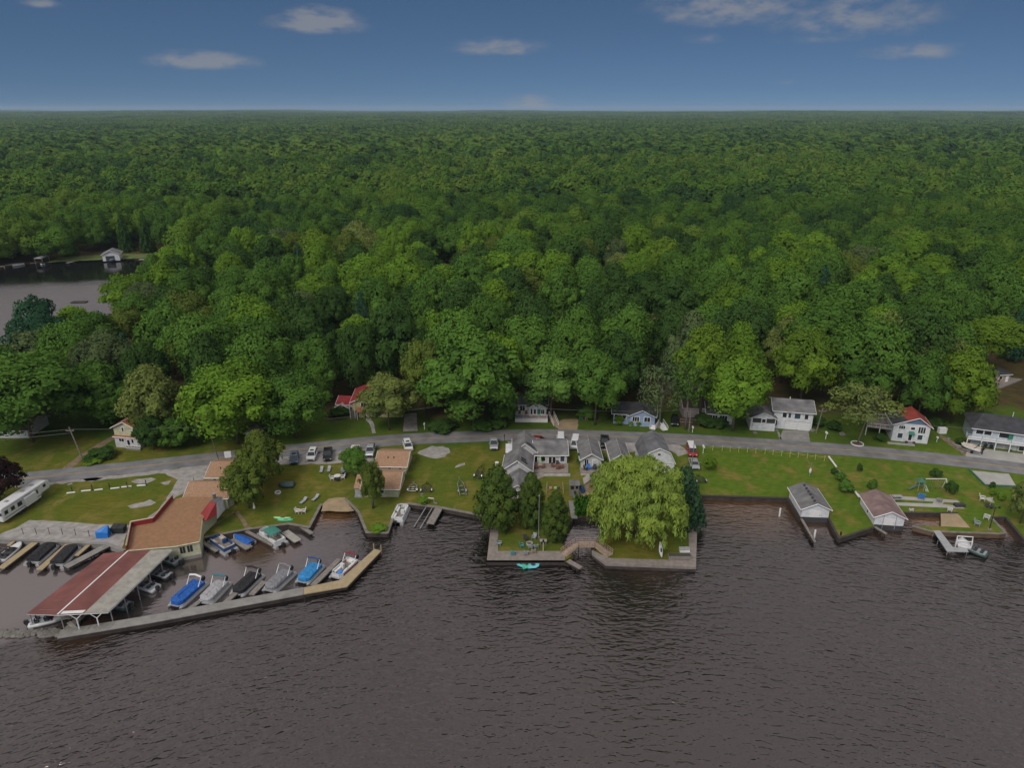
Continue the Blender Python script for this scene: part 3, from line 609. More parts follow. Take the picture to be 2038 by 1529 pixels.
    Sz = np.concatenate(Sz); kw = dict(aspect=2.5, droop=(0, 0, -1)) if kind == 'willow' else dict(aspect=1.15)
    return leafmesh('crown', C, Nn, size*Sz, Tn, m, jit=np.where(Sz > 1, .2, .7), **kw)
NV = dict(broad=6, oval=3, tall=3, sparse=2, shrub=2, cedar=2, conifer=2, willow=1)
NL = dict(broad=9500, oval=8500, tall=8500, sparse=2600, shrub=1500, cedar=8000, conifer=4000, willow=34000)
SZ = dict(broad=.0165, oval=.0175, tall=.019, sparse=.020, shrub=.05, cedar=.017, conifer=.021, willow=.0078)
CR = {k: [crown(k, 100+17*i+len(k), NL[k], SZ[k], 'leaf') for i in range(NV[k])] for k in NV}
def trunkmesh(seed, m='bark', bare=0, lean=0):
    "trunk one unit high with limbs, in true proportion"
    rd = random.Random(seed); q = M(); k = .030; bx, by = lean*k*.5, 0
    q.tube([(0, 0, -.02), (.03*k*rd.uniform(-1, 1)+bx*.3, .05*k*rd.uniform(-1, 1), .3), (.1*k*rd.uniform(-1, 1)+bx*.7, .1*k*rd.uniform(-1, 1), .6), (bx+.05*k, by, .92)], [.55*k, .38*k, .27*k, .05*k], 8)
    for i in range(9+bare):
        a = i*2.4+rd.random(); z = rd.uniform(.38, .75); l = rd.uniform(.5, 1)*(8+bare*.3)*k; dx, dy = math.cos(a)*l, math.sin(a)*l; x = bx*z
        q.tube([(x, 0, z), (x+dx*.5, dy*.5, z+.10), (x+dx, dy, min(.97, z+.22))], [.17*k, .10*k, .03*k], 5)
    return q.mesh('trunk', m, True)
TR = [trunkmesh(i) for i in range(3)]; TRP = trunkmesh(9, 'pale_bark'); TRB = trunkmesh(12, 'pale_bark', 12); TRL = trunkmesh(15, 'pale_bark', 8, 9)
TREES = []
def tree(name, label, cat, xy, h, wid, kind='broad', tone='mid', cb=.18, var=None, group=None, trunk=None, rz=None, mesh=None, off=(0, 0), tr=.03, leaf='leaf'):
    o = bpy.data.objects.new(name, None); COL.objects.link(o); o.location = (*xy, LAND if len(xy) == 2 else xy[2])if len(xy) == 2 else xy; tag(o, label, cat, group)
    o.rotation_euler = (0, 0, random.uniform(0, 6.28) if rz is None else rz); c = CR[kind][random.randrange(NV[kind]) if var is None else var]
    cw = link('crown', c, o, (off[0], off[1], h*cb)); cw.scale = (wid, wid, h*(1-cb)); g = G[tone] if isinstance(tone, str) else tone; k = random.uniform(.9, 1.1); cw.color = (g[0]*k, g[1]*k, g[2]*k, 1)
    if kind != 'shrub':
        tk = link('trunk', trunk or random.choice(TR), o); r_ = h*.93*tr/.03; tk.scale = (r_, r_, h*.93)
    TREES.append((o.location.x, o.location.y, wid)); return o
# (name, label, category, base px, top px y, crown width px, kind, tone, crown bottom as a share, extras)
FRONT = [
    ('maple_tree', 'dark purple leaved maple at the left edge beside the white camper', (4, 1004), 903, 96, 'broad', 'purple', .12, {}),
    ('oak_tree', 'huge dark spreading tree right of the roadside pole at far left', (66, 880), 690, 205, 'broad', 'mid', .17, {}),
    ('maple_tree', 'tree with pale green top standing left of the big bright maple', (318, 872), 722, 112, 'tall', 'pale', .10, {}),
    ('maple_tree', 'broad bright green maple behind the road, left of the red roofed house', (474, 884), 702, 170, 'broad', 'fresh', .14, {}),
    ('maple_tree', 'leafy maple between the bright maple and the red roofed yellow house', (590, 872), 730, 132, 'broad', 'mid', .10, {}),
    ('maple_tree', 'light green tree partly hiding the yellow house with the red roof', (775, 856), 738, 112, 'oval', 'pale', .18, {}),
    ('oak_tree', 'very tall full tree left of the fenced cottage with coloured railings', (943, 853), 640, 178, 'tall', 'mid', .15, {}),
    ('young_tree', 'slim green tree left of the cottage with coloured railings', (1003, 848), 772, 56, 'tall', 'mid', .06, {}),
    ('ash_tree', 'feathery bright tree leaning over the cottage with coloured railings', (1096, 838), 698, 118, 'oval', (.14, .26, .06), .22, {}),
    ('maple_tree', 'tree with narrow crown between railed cottage and blue cottage', (1184, 846), 690, 112, 'tall', 'mid', .24, {}),
    ('dying_tree', 'thin pale tree with bare twigs in front of the blue cottage', (1312, 851), 714, 92, 'sparse', 'grey', .14, dict(trunk=TRB)),
    ('thin_tree', 'sparse tree right of the black vehicle by the blue cottage', (1364, 855), 690, 70, 'sparse', 'mid', .2, dict(trunk=TRB)),
    ('poplar_tree', 'yellow green tall tree rising behind the round bright maple', (1392, 838), 640, 100, 'tall', 'yellow', .3, {}),
    ('maple_tree', 'round bright green maple left of the white house with two garage doors', (1457, 858), 705, 120, 'broad', 'fresh', .2, dict(trunk=TRP, tr=.04)),
    ('oak_tree', 'tall tree with bare visible trunk behind the white garage house', (1632, 776), 588, 140, 'broad', 'mid', .38, dict(trunk=TRP)),
    ('leaning_tree', 'leaning many stemmed tree by the deck of the red and blue roofed house', (1706, 884), 752, 138, 'sparse', 'pale', .30, dict(trunk=TRL)),
    ('oak_tree', 'tall dark tree behind the deck left of the half red roof', (1725, 815), 625, 130, 'broad', 'mid', .1, {}),
    ('maple_tree', 'tall narrow yellow green maple right of the half red roofed house', (1893, 842), 682, 108, 'tall', 'yellow', .06, {}),
    ('oak_tree', 'yellow topped tree with long bare leaning trunk above the hillside shed', (1958, 752), 622, 112, 'broad', 'yellow', .45, dict(trunk=TRL, tr=.02)),
    ('oak_tree', 'dark oak with thick trunk behind the half red roofed house', (1800, 806), 600, 118, 'broad', 'dark', .25, {}),
    ('pine_tree', 'dark ragged pine standing out against the pale back lake', (97, 740), 578, 92, 'oval', 'spruce', .1, {}),
    ('pine_tree', 'small blue green pine at the left edge of the back lake', (40, 770), 652, 66, 'conifer', 'spruce', .1, {}),
    ('maple_tree', 'tall bushy tree on the lawn beside the restaurant, nearer of two', (496, 1012), 905, 98, 'oval', 'olive', .10, {}),
    ('maple_tree', 'tall bushy tree with lighter pointed top behind its neighbour near the restaurant', (526, 962), 853, 96, 'tall', 'olive', .06, {}),
    ('lawn_tree', 'rounded small tree left of the tan roofed cabins hiding a white car', (706, 948), 886, 64, 'oval', 'mid', .14, {}),
    ('lawn_tree', 'dense oval tree with white trunk in front of the tan roofed cabins', (743, 1012), 912, 52, 'oval', 'olive', .10, dict(trunk=TRP, tr=.05)),
    ('cedar_tree', 'largest left cedar of three on the point beside the grey roofed house', (990, 1053), 926, 96, 'cedar', 'cedar', .03, {}),
    ('cedar_tree', 'middle cedar of three on the point, set back behind the flagpole', (1056, 1050), 940, 64, 'cedar', 'cedar', .03, {}),
    ('cedar_tree', 'right cedar of three on the point, beside the lagoon', (1105, 1076), 978, 66, 'cedar', 'cedar', .04, {}),
    ('willow_tree', 'great yellow green weeping willow on the boardwalk point', (1263, 1066), 902, 178, 'willow', 'willow', .05, dict(tr=.05)),
    ('spruce_tree', 'blue green spruce close behind the right side of the willow', (1374, 1046), 952, 54, 'conifer', 'blue', .03, {}),
    ('spruce_tree', 'second blue green spruce nearer the barn behind the willow', (1360, 994), 914, 58, 'conifer', 'blue', .03, {}),
    ('lawn_tree', 'pale green bushy tree at the right edge above the canal', (2030, 1042), 950, 62, 'oval', 'pale', .08, {}),
    ('young_tree', 'small yellowish sapling on the lawn right of the red van', (1412, 936), 907, 30, 'oval', 'yellow', .15, {}),
    ('shade_tree', 'dark bushy tree against the right wall of the two storey cream house', (306, 896), 822, 66, 'oval', 'dark', .03, {}),
    ('shade_tree', 'bushy low tree between the cream house and the roadside', (356, 888), 822, 86, 'oval', 'mid', .03, {}),
    ('dead_tree', 'bare grey brown dead tree behind the railed cottage', (1136, 790), 690, 36, 'sparse', (.10, .085, .065), .3, dict(trunk=TRB)),
]
for nm_, lab, b2, ty, wpx, kind, tone, cb, ex in FRONT:
    h = max(2, up(*b2, ty)); w_ = wpx*mper(b2[0], (b2[1]+ty)/2)
    # the crown's far half rises above its middle in this view, so take a little off
    h -= w_*.06
    tree(nm_, lab, 'tree', P(*b2), h, w_, kind, tone, cb, **ex)
SHR = [('shrub', 'yellow shrub at the left corner of the blue cottage', (1231, 845), 824, 21, 'yellow'), ('shrub', 'small round yellow shrub under the windows of the blue cottage, left one', (1256, 847), 836, 11, 'yellow'), ('shrub', 'small round yellow shrub under the windows of the blue cottage, right one', (1271, 848), 836, 11, 'yellow'),
       ('shrub', 'dark small round shrub nearest the road on the right lawn', (1710, 938), 922, 12, 'dark'), ('shrub', 'round shrub between boathouse and swing set', (1735, 975), 952, 20, 'mid'), ('shrub', 'round dark shrub behind the swing set', (1862, 950), 932, 24, 'dark'), ('shrub', 'round shrub right of the swing set', (1892, 982), 956, 24, 'dark'),
       ('shrub', 'spreading bush on the property line between the boathouses, nearest the water', (1683, 980), 954, 32, 'mid'), ('shrub', 'bush on the property line behind the spreading one', (1672, 957), 940, 22, 'mid'), ('shrub', 'dark low bush at the end of the white fence rail', (1661, 944), 932, 16, 'dark'),
       ('shrub', 'bright green bush on the seawall beside the empty boat lift', (843, 1003), 985, 20, 'fresh'), ('hedge', 'long dark hedge below the pink house', (1402, 846), 824, 50, 'dark'), ('hedge', 'second dark hedge below the pink house, on the right', (1430, 850), 832, 36, 'dark'),
       ('hedge', 'dark hedge in front of the white wing of the red roofed house', (680, 824), 806, 50, 'dark'), ('shrub', 'roadside bush right of the dirt path', (200, 912), 892, 60, 'dark'), ('shrub', 'light roadside bush at the foot of the left pole', (185, 922), 912, 34, 'fresh'),
       ('shrub', 'undergrowth bush left of the railed cottage by the road', (990, 852), 832, 34, 'mid'), ('shrub', 'roadside brush between gravel drive and tall full tree', (880, 856), 838, 60, 'dark'), ('shrub', 'roadside brush under the tall full tree', (960, 856), 836, 44, 'mid'), ('shrub', 'leafy shrub right of the sandy driveway behind the blue chairs', (1166, 832), 806, 42, 'mid'),
       ('shrub', 'green bush at the garage house wall below the hillside', (1628, 848), 826, 26, 'dark'), ('shrub', 'dark bush against the right end of the garage house', (1660, 856), 838, 30, 'dark'), ('shrub', 'green shrub row behind the blue grey balcony house', (1965, 838), 822, 60, 'mid'), ('shrub', 'low bush in front of the left garden wall near the deck', (1752, 876), 864, 26, 'dark'), ('shrub', 'dark shrub behind the utility box', (1860, 852), 832, 40, 'dark'),
       ('shrub', 'garden shrub beside the walkway of the green edged slab', (1975, 986), 972, 14, 'fresh'), ('shrub', 'second garden shrub along the walkway below the slab', (1992, 996), 980, 16, 'fresh'), ('shrub', 'dark shrub on the green edge of the concrete slab', (1974, 972), 958, 12, 'dark'), ('shrub', 'bush in the stone bed right of the half red roofed house', (1912, 884), 872, 22, 'dark'),
       ('shrub', 'dark bush between the two grey cottages', (1202, 922), 905, 12, 'dark'), ('shrub', 'leafy shrub along the left wall of the grey cottage', (1151, 925), 900, 9, 'mid'), ('shrub', 'weedy bush on the lawn point by the sandy ramp', (752, 1056), 1046, 34, 'fresh')]
for nm_, lab, b2, ty, wpx, tone in SHR:
    tree(nm_, lab, nm_, P(*b2), max(.6, up(*b2, ty)*.92), wpx*mper(*b2), 'shrub', tone, 0)

# the wood: front rows are trees of their own, the rest to the horizon is one mass
EDGE = [(-900, 862), (-300, 862), (0, 864), (60, 866), (200, 872), (230, 860), (290, 852), (320, 838), (390, 838), (425, 864), (560, 850), (640, 818), (662, 798), (802, 796), (806, 820), (834, 820), (838, 846), (880, 852), (975, 846), (1004, 796), (1110, 794), (1130, 822), (1200, 832), (1216, 814), (1306, 814), (1332, 820), (1352, 807), (1404, 808), (1462, 812), (1486, 822), (1617, 824), (1630, 796), (1690, 790), (1756, 836), (1772, 848), (1850, 846), (1872, 818), (1900, 776), (1935, 742), (1960, 728), (2060, 730), (2400, 750), (3000, 800)]
EW = [P(*p) for p in EDGE]
def edge_y(x):
    for a, b2 in zip(EW, EW[1:]):
        if a[0] <= x <= b2[0]: return a[1]+(b2[1]-a[1])*(x-a[0])/(b2[0]-a[0])
    return EW[0][1]
def inpoly(x, y, pl):
    r_ = False
    for i in range(len(pl)):
        a, b2 = pl[i], pl[i-1]
        if (a[1] > y) != (b2[1] > y) and x < (b2[0]-a[0])*(y-a[1])/(b2[1]-a[1])+a[0]: r_ = not r_
    return r_
CLEAR = [[P(*p) for p in q] for q in ([(-40, 505), (0, 495), (28, 488), (20, 468), (-40, 470)], [(570, 440), (625, 440), (625, 418), (570, 418)], [(120, 518), (292, 512), (288, 506), (250, 507), (240, 500), (195, 501), (190, 508), (125, 512)], [(396, 510), (560, 482), (720, 462), (900, 440), (900, 432), (720, 453), (560, 471), (396, 497)])]
LKG = [(c[0]*1.0, c[1]) for c in LK]
def field(y0, y1, sp, margin=1.12, keep=None):
    out = []; cell = {}
    tries = int((y1*y1-y0*y0)*.73*margin/(sp*sp)*5)
    for _ in range(tries):
        y = math.sqrt(random.uniform(y0*y0, y1*y1)); x = random.uniform(-1, 1)*(y*.73*margin+14)
        if keep and not keep(x, y): continue
        k = (int(x//sp), int(y//sp))
        if any((p[0]-x)**2+(p[1]-y)**2 < sp*sp for i in (-1, 0, 1) for j in (-1, 0, 1) for p in cell.get((k[0]+i, k[1]+j), ())): continue
        cell.setdefault(k, []).append((x, y)); out.append((x, y))
    return out
FOOT = [(*P(x, y), r_) for x, y, r_ in ((26, 862, 7.5), (256, 876, 7), (350, 857, 8.5), (235, 858, 4))]
def ok(x, y):
    if y < edge_y(x): return False
    if inpoly(x, y, LKG) or inpoly(x-3, y-3, LKG) or inpoly(x+3, y, LKG) or inpoly(x, y+3, LKG): return False
    if any(inpoly(x, y, c) for c in CLEAR) or any((x-a)**2+(y-b2)**2 < r_*r_ for a, b2, r_ in FOOT): return False
    if any((x-a)**2+(y-b2)**2 < (max(3.0, w_*.30))**2 for a, b2, w_ in TREES[:37]): return False
    return True
SHL = [(-400, 700), (0, 690), (62, 655), (144, 612), (196, 595), (236, 566), (254, 545), (268, 508), (300, 494), (396, 482), (425, 460)]
def cap_height(x, y, h):
    px, py = PX(x, y, LAND)
    if px > 420 or py < 530: return h
    for a, b2 in zip(SHL, SHL[1:]):
        if a[0] <= px <= b2[0]:
            lim = a[1]+(b2[1]-a[1])*(px-a[0])/(b2[0]-a[0])+random.uniform(-4, 14); k = h
            while k > 3 and PX(x, y, k)[1] < lim: k -= .5
            return k
    return h
near = field(150, 520, 11.2, 1.1, ok); near = [p for p in near if cap_height(*p, 18) > 8]; near.sort(key=lambda p: math.hypot(p[0], p[1]))
vis = [p for p in near if -40 < PX(*p, 15)[0] < 2078]; NI = 258
solo_ = set(vis[:NI]); rest = [p for p in near if p not in solo_]
MARK = [(0, 'purple maple'), (130, 'far left spreading tree'), (255, 'cream two storey house'), (345, 'little orange roofed house'), (470, 'bright roadside maple'), (590, 'leafy maple by the yellow house'), (720, 'yellow house with the red roof'), (815, 'gravel parking pad'), (940, 'very tall full tree'), (1060, 'cottage with coloured railings'), (1184, 'narrow crowned tree'), (1260, 'blue cottage'), (1385, 'pink house'), (1457, 'round bright maple'), (1560, 'white garage house'), (1690, 'leaning tree by the deck'), (1810, 'half red roofed house'), (1893, 'narrow yellow green maple'), (1985, 'hillside shed')]
ORD = ['first', 'second', 'third', 'fourth', 'fifth', 'sixth', 'seventh', 'eighth', 'ninth', 'tenth', 'eleventh', 'twelfth', 'thirteenth', 'fourteenth', 'fifteenth', 'sixteenth', 'seventeenth', 'eighteenth', 'nineteenth', 'twentieth']
cnt = {}
KT = [('mid', 'mid green'), ('dark', 'dark green'), ('fresh', 'bright green'), ('olive', 'olive green'), ('pale', 'pale green'), ('yellow', 'yellow green'), ('grey', 'grey green')]
for p in vis[:NI]:
    px = PX(*p, 12)[0]; mk = min(MARK, key=lambda q: abs(q[0]-px))[1]; c = cnt.get(mk, 0); cnt[mk] = c+1
    v_ = noise.noise(Vector((p[0]*.016, p[1]*.016, 3)))+random.uniform(-.45, .45)
    kt = KT[6] if random.random() < .06 else (KT[1] if v_ < -.26 else KT[0] if v_ < .12 else KT[2] if v_ < .44 else KT[3] if v_ < .60 else KT[4] if v_ < .80 else KT[5])
    kind = random.choices(['broad', 'oval', 'tall', 'conifer'], [7, 2, 2, .35])[0]; h = random.uniform(18, 25.5) if px > 300 else random.uniform(15, 21)
    h = cap_height(*p, h)
    if kind == 'conifer': h *= 1.08; kt = ('spruce', 'dark')
    wd = random.uniform(13, 20) if kind != 'conifer' else random.uniform(7, 9)
    cnum = ORD[c] if c < len(ORD) else ORD[-1]
    tree('conifer_tree' if kind == 'conifer' else 'forest_tree', f"{kt[1]} {'conifer' if kind == 'conifer' else 'round crowned tree' if kind == 'broad' else 'upright tree'}, {cnum} one back behind the {mk}", 'tree', p, h, wd, kind, kt[0], random.uniform(.03, .12) if c < 3 else random.uniform(.15, .28), group='trees at the front of the wood')
# mass of the wood
def hill(x, y):
    if y < 1500: return 0
    return max(0, min(1, (y-2500)/6000))*max(0, 1)*(min(1, y/7000)*22+34*noise.noise(Vector((x*.00035, y*.00022, 1)))+ 12*noise.noise(Vector((x*.0012, y*.0006, 7))))
pts_ = [(x, y, 0) for x, y in rest]+[(x, y, 1) for x, y in field(520, 1000, 17.5, 1.08)]+[(x, y, 2) for x, y in field(1000, 2400, 25, 1.05)]+[(x, y, 3) for x, y in field(2400, 15500, 78, 1.03)]
def clump(seed, k, sizev, n, m):
    "several crowns together, for far away"
    rd = random.Random(seed); base = [CRL[i] for i in range(3)]; out = M(); return None
SRC = [link_ for link_ in ()]
def hidden(me):
    o = bpy.data.objects.new('wood_crown', me); return o
gn_src = []
for i in range(5): me = CR['broad'][i].copy(); me.materials.clear(); me.materials.append(MAT['leaf_wood']); gn_src.append(me)
me = CR['conifer'][0].copy(); me.materials.clear(); me.materials.append(MAT['leaf_wood']); gn_src.append(me)
for i in range(3): gn_src.append(crown('broad', 900+i, 1500, .042, 'leaf_wood'))
for i in range(2): gn_src.append(crown('broad', 950+i, 520, .075, 'leaf_wood'))
def merged(seed):
    rd = random.Random(seed); src = crown('broad', 970+seed, 150, .16, 'leaf_wood'); k = len(src.vertices); co_ = np.empty(k*3, np.float32); src.vertices.foreach_get('co', co_); co_ = co_.reshape(-1, 3); tn = np.empty(k, np.float32); src.attributes['tone'].data.foreach_get('value', tn)
    C = []; Nn = []; Tn = []; S = []
    for i in range(30):
        x, y = rd.uniform(-.5, .5), rd.uniform(-.5, .5); s = rd.uniform(.17, .26); zz_ = rd.uniform(.7, 1.1); cc = co_.reshape(-1, 4, 3).mean(1); t4 = tn.reshape(-1, 4).mean(1); tb = rd.uniform(-.25, .3)
        C.append(np.stack([x+cc[:, 0]*s, y+cc[:, 1]*s, cc[:, 2]*zz_], 1)); d = cc-np.array((0, 0, .4)); Nn.append(d/(np.linalg.norm(d, axis=1)[:, None]+1e-9)); Tn.append(np.clip(t4+tb, 0, 1))
    C = np.concatenate(C); me_ = leafmesh('clump', C*np.array((84, 84, 20)), np.concatenate(Nn), 1.9, np.concatenate(Tn), 'leaf_wood'); return me_
for i in range(3): gn_src.append(merged(i))
IDX = {0: [0, 1, 2, 3, 4], 1: [6, 7, 8], 2: [9, 10], 3: [11, 12, 13]}
me = bpy.data.meshes.new('wood'); VV = []; II = []; SS = []; RR = []; TT = []
for x, y, k in pts_:
    i = random.choice(IDX[k])
    if k == 0 and random.random() < .05: i = 5
    w_ = random.uniform(14, 24); h = random.uniform(14, 21)
    if k == 1: w_ = random.uniform(16, 27)
    if k == 2: w_ = random.uniform(22, 38); h = random.uniform(13, 22)
    if i == 5: w_ = 8; h = 21
    if k == 0: h = cap_height(x, y, h+1.2)-1.2
    if k < 3 and noise.noise(Vector((x*.004, y*.004, 8))) > .1: h *= 1.12
    z = LAND+hill(x, y)+(1.2 if k == 0 else 3)
    if k == 3: s = (1.12, 1.12, random.uniform(.85, 1.25))
    else: s = (w_, w_, h)
    z += 5*noise.noise(Vector((x*.018, y*.014, 4)))*(k in (1, 2))
    tn_ = .5+.34*noise.noise(Vector((x*.0045, y*.003, 11)))+.42*noise.noise(Vector((x*.03, y*.02, 5)))+random.uniform(-.36, .36); TT.append(min(1, max(0, .05 if i == 5 else tn_)))
    VV.append((x, y, z)); II.append(i); SS += s; RR.append(random.uniform(0, 6.28) if k < 3 else random.choice((0, 1.57, 3.14, 4.71)))
me.from_pydata(VV, [], [])
for nm_, ty, key, val in (('pick', 'INT', 'value', II), ('size', 'FLOAT_VECTOR', 'vector', SS), ('turn', 'FLOAT', 'value', RR), ('tint', 'FLOAT', 'value', TT)):
    a = me.attributes.new(nm_, ty, 'POINT'); a.data.foreach_set(key, np.array(val, np.int32 if ty == 'INT' else np.float32))
wo = link('wood', me); wo['kind'] = 'stuff'; wo['label'] = 'deep green broadleaf wood reaching to the horizon'
ng = bpy.data.node_groups.new('wood', 'GeometryNodeTree'); ng.interface.new_socket('Geometry', in_out='INPUT', socket_type='NodeSocketGeometry'); ng.interface.new_socket('Geometry', in_out='OUTPUT', socket_type='NodeSocketGeometry')
nn = ng.nodes; gi = nn.new('NodeGroupInput'); go_ = nn.new('NodeGroupOutput'); ip = nn.new('GeometryNodeInstanceOnPoints'); g2i = nn.new('GeometryNodeGeometryToInstance')
ng.links.new(gi.outputs[0], ip.inputs['Points']); ip.inputs['Pick Instance'].default_value = True
for i in reversed(range(len(gn_src))):     # joined links are read last to first
    oi = nn.new('GeometryNodeObjectInfo'); oi.inputs['Object'].default_value = hidden(gn_src[i]); oi.inputs['As Instance'].default_value = True; oi.transform_space = 'ORIGINAL'
    ng.links.new(oi.outputs['Geometry'], g2i.inputs[0]) if False else None
    if i == len(gn_src)-1: jn = nn.new('GeometryNodeJoinGeometry')
    ng.links.new(oi.outputs['Geometry'], jn.inputs[0])
ng.links.new(jn.outputs[0], ip.inputs['Instance'])
def na(nm_, ty):
    a = nn.new('GeometryNodeInputNamedAttribute'); a.data_type = ty; a.inputs['Name'].default_value = nm_; return a.outputs['Attribute']
ng.links.new(na('pick', 'INT'), ip.inputs['Instance Index']); ng.links.new(na('size', 'FLOAT_VECTOR'), ip.inputs['Scale'])
cx = nn.new('ShaderNodeCombineXYZ'); ng.links.new(na('turn', 'FLOAT'), cx.inputs[2]); ng.links.new(cx.outputs[0], ip.inputs['Rotation']); ng.links.new(ip.outputs[0], go_.inputs[0])
md = wo.modifiers.new('wood', 'NODES'); md.node_group = ng
print('TREES', len(near), len(solo_), len(rest), len(pts_))
# reeds
q = []
C = []
rp = [P(*p, 0) for p in [(1143, 1000), (1190, 1000), (1200, 1040), (1143, 1036)]]
while len(C) < 1500:
    x = random.uniform(min(p[0] for p in rp), max(p[0] for p in rp)); y = random.uniform(min(p[1] for p in rp), max(p[1] for p in rp))
    if inpoly(x, y, rp): C.append((x, y, random.uniform(.2, 1.9)))
C = np.array(C); rng = np.random.default_rng(5); nrm = unit(len(C)); nrm[:, 2] = abs(nrm[:, 2])*.3+.5; nrm /= np.linalg.norm(nrm, axis=1)[:, None]
me = leafmesh('reeds', C, nrm, .28, rng.random(len(C)), 'leaf', 2.0, (0, 0, 1)); o = link('reeds', me); o.color = (*G['reed'], 1); o['kind'] = 'stuff'; o['label'] = 'green reeds filling the head of the lagoon'
# ------------------------------------------------------------------ buildings
class Blk:
    def __init__(s, t, pL, pR, d, h, z0=0, pB=None):
        s.t = t; s.pL = Vector(pL); s.u = Vector((pR[0]-pL[0], pR[1]-pL[1])); s.W = s.u.length; s.u /= s.W; s.h = h; s.z0 = z0+LAND
        s.v = Vector((-s.u.y, s.u.x)); s.d = d
        if pB: s.v = Vector((pB[0]-pL[0], pB[1]-pL[1])); s.d = s.v.length; s.v /= s.d
    def p(s, a, b, z): q = s.pL+s.u*a+s.v*b; return (q.x, q.y, s.z0+z)
    def walls(s, m, kind='flat', rise=0, ridge=.5, base=-.3, name='wall'):
        W, d, h, p = s.W, s.d, s.h, s.p; q = M()
        A = [p(0, 0, base), p(W, 0, base), p(W, d, base), p(0, d, base)]; B = [p(0, 0, h), p(W, 0, h), p(W, d, h), p(0, d, h)]
        r = W*ridge if kind in ('y', 'gambrel') else d*ridge
        f_, b_, r_, l_ = [A[0], A[1], B[1]], [A[2], A[3], B[3]], [A[1], A[2], B[2]], [A[3], A[0], B[0]]
        if kind == 'y': f_ += [p(r, 0, h+rise)]; b_ += [p(r, d, h+rise)]
        if kind == 'gambrel': f_ += [p(W*.84, 0, h+rise*.66), p(r, 0, h+rise), p(W*.16, 0, h+rise*.66)]; b_ += [p(W*.16, d, h+rise*.66), p(r, d, h+rise), p(W*.84, d, h+rise*.66)]
        if kind == 'x': r_ += [p(W, r, h+rise)]; l_ += [p(0, r, h+rise)]
        f_ += [B[0]]; b_ += [B[2]]; r_ += [B[1]]; l_ += [B[3]]
        for x in (f_, b_, r_, l_): q.poly(x)
        q.poly(B) if kind == 'flat' else None
        return s.t.part(name, q, m, world=True)
    def roof(s, m, kind, rise, over=.4, ridge=.5, trim='white_trim', fo=None, th=.14, lift=.06, name='roof'):
        W, d, h, p = s.W, s.d, s.h+lift, s.p; fo = over if fo is None else fo; q = M(); tr = M()
        if kind == 'y':
            r = W*ridge; sl, sr = rise/r, rise/(W-r)
            q.slab([p(-over, -fo, h-over*sl), p(r, -fo, h+rise), p(r, d+fo, h+rise), p(-over, d+fo, h-over*sl)], th); q.slab([p(r, -fo, h+rise+.004), p(W+over, -fo, h-over*sr), p(W+over, d+fo, h-over*sr), p(r, d+fo, h+rise+.004)], th)
            E_ = [(p(-over, -fo-.03, h-over*sl-.06), p(r, -fo-.03, h+rise-.06)), (p(r, -fo-.03, h+rise-.06), p(W+over, -fo-.03, h-over*sr-.06)), (p(-over-.03, -fo, h-over*sl-.06), p(-over-.03, d+fo, h-over*sl-.06)), (p(W+over+.03, -fo, h-over*sr-.06), p(W+over+.03, d+fo, h-over*sr-.06))]
        elif kind == 'x':
            r = d*ridge; sf, sb = rise/r, rise/(d-r)
            q.slab([p(-over, -fo, h-fo*sf), p(W+over, -fo, h-fo*sf), p(W+over, r, h+rise), p(-over, r, h+rise)], th); q.slab([p(-over, r, h+rise+.004), p(W+over, r, h+rise+.004), p(W+over, d+fo, h-fo*sb), p(-over, d+fo, h-fo*sb)], th)
            E_ = [(p(-over, -fo-.03, h-fo*sf-.06), p(W+over, -fo-.03, h-fo*sf-.06))]+[(p(a, -fo, h-fo*sf-.06), p(a, r, h+rise-.06)) for a in (-over-.03, W+over+.03)]+[(p(a, r, h+rise-.06), p(a, d+fo, h-fo*sb-.06)) for a in (-over-.03, W+over+.03)]
        elif kind == 'hip':
            r = d*.5; i = min(r, W*.4); ez = h-over*rise/r
            a, b, c, e = p(-over, -over, ez), p(W+over, -over, ez), p(W+over, d+over, ez), p(-over, d+over, ez); f1, f2 = p(i*ridge, r, h+rise), p(W-i, r, h+rise)
            for x in ([a, b, f2, f1], [b, c, f2], [c, e, f1, f2], [e, a, f1]): q.slab(x, th)
            E_ = [(p(-over, -over-.03, ez-.06), p(W+over, -over-.03, ez-.06))]
        elif kind == 'gambrel':
            k = rise*.66; pr = [(-over*.4, h-over*.9), (W*.16, h+k), (W*.5, h+rise), (W*.84, h+k+.003), (W+over*.4, h-over*.9)]
            for (a, z), (b, z2) in zip(pr, pr[1:]): q.slab([p(a, -fo, z), p(b, -fo, z2), p(b, d+fo, z2), p(a, d+fo, z)], th)
            E_ = [(p(a, -fo-.03, z-.06), p(b, -fo-.03, z2-.06)) for (a, z), (b, z2) in zip(pr, pr[1:])]
        else:
            q.slab([p(-over, -fo, h), p(W+over, -fo, h), p(W+over, d+fo, h+rise), p(-over, d+fo, h+rise)], th); E_ = [(p(-over, -fo-.03, h-.06), p(W+over, -fo-.03, h-.06))]
        o = s.t.part(name, q, m, world=True)
        if trim:
            for a, b in E_: tr.tube([a, b], .085, 4)
            s.t.part('fascia', tr, trim, world=True)
        return o
    def face(s, f): # origin, along, outward, length
        W, d = s.W, s.d
        return {'front': (s.pL, s.u, -s.v, W), 'right': (s.pL+s.u*W, s.v, s.u, d), 'left': (s.pL, s.v, -s.u, d)}[f]
    def slabon(s, f, a, z, w, h, e0, e1):
        o, al, n, ln = s.face(f); c = o+al*(a*ln); x0, x1 = c-al*w/2, c+al*w/2
        return M().prism([tuple(x0+n*e0), tuple(x1+n*e0), tuple(x1+n*e1), tuple(x0+n*e1)], s.z0+z, s.z0+z+h)
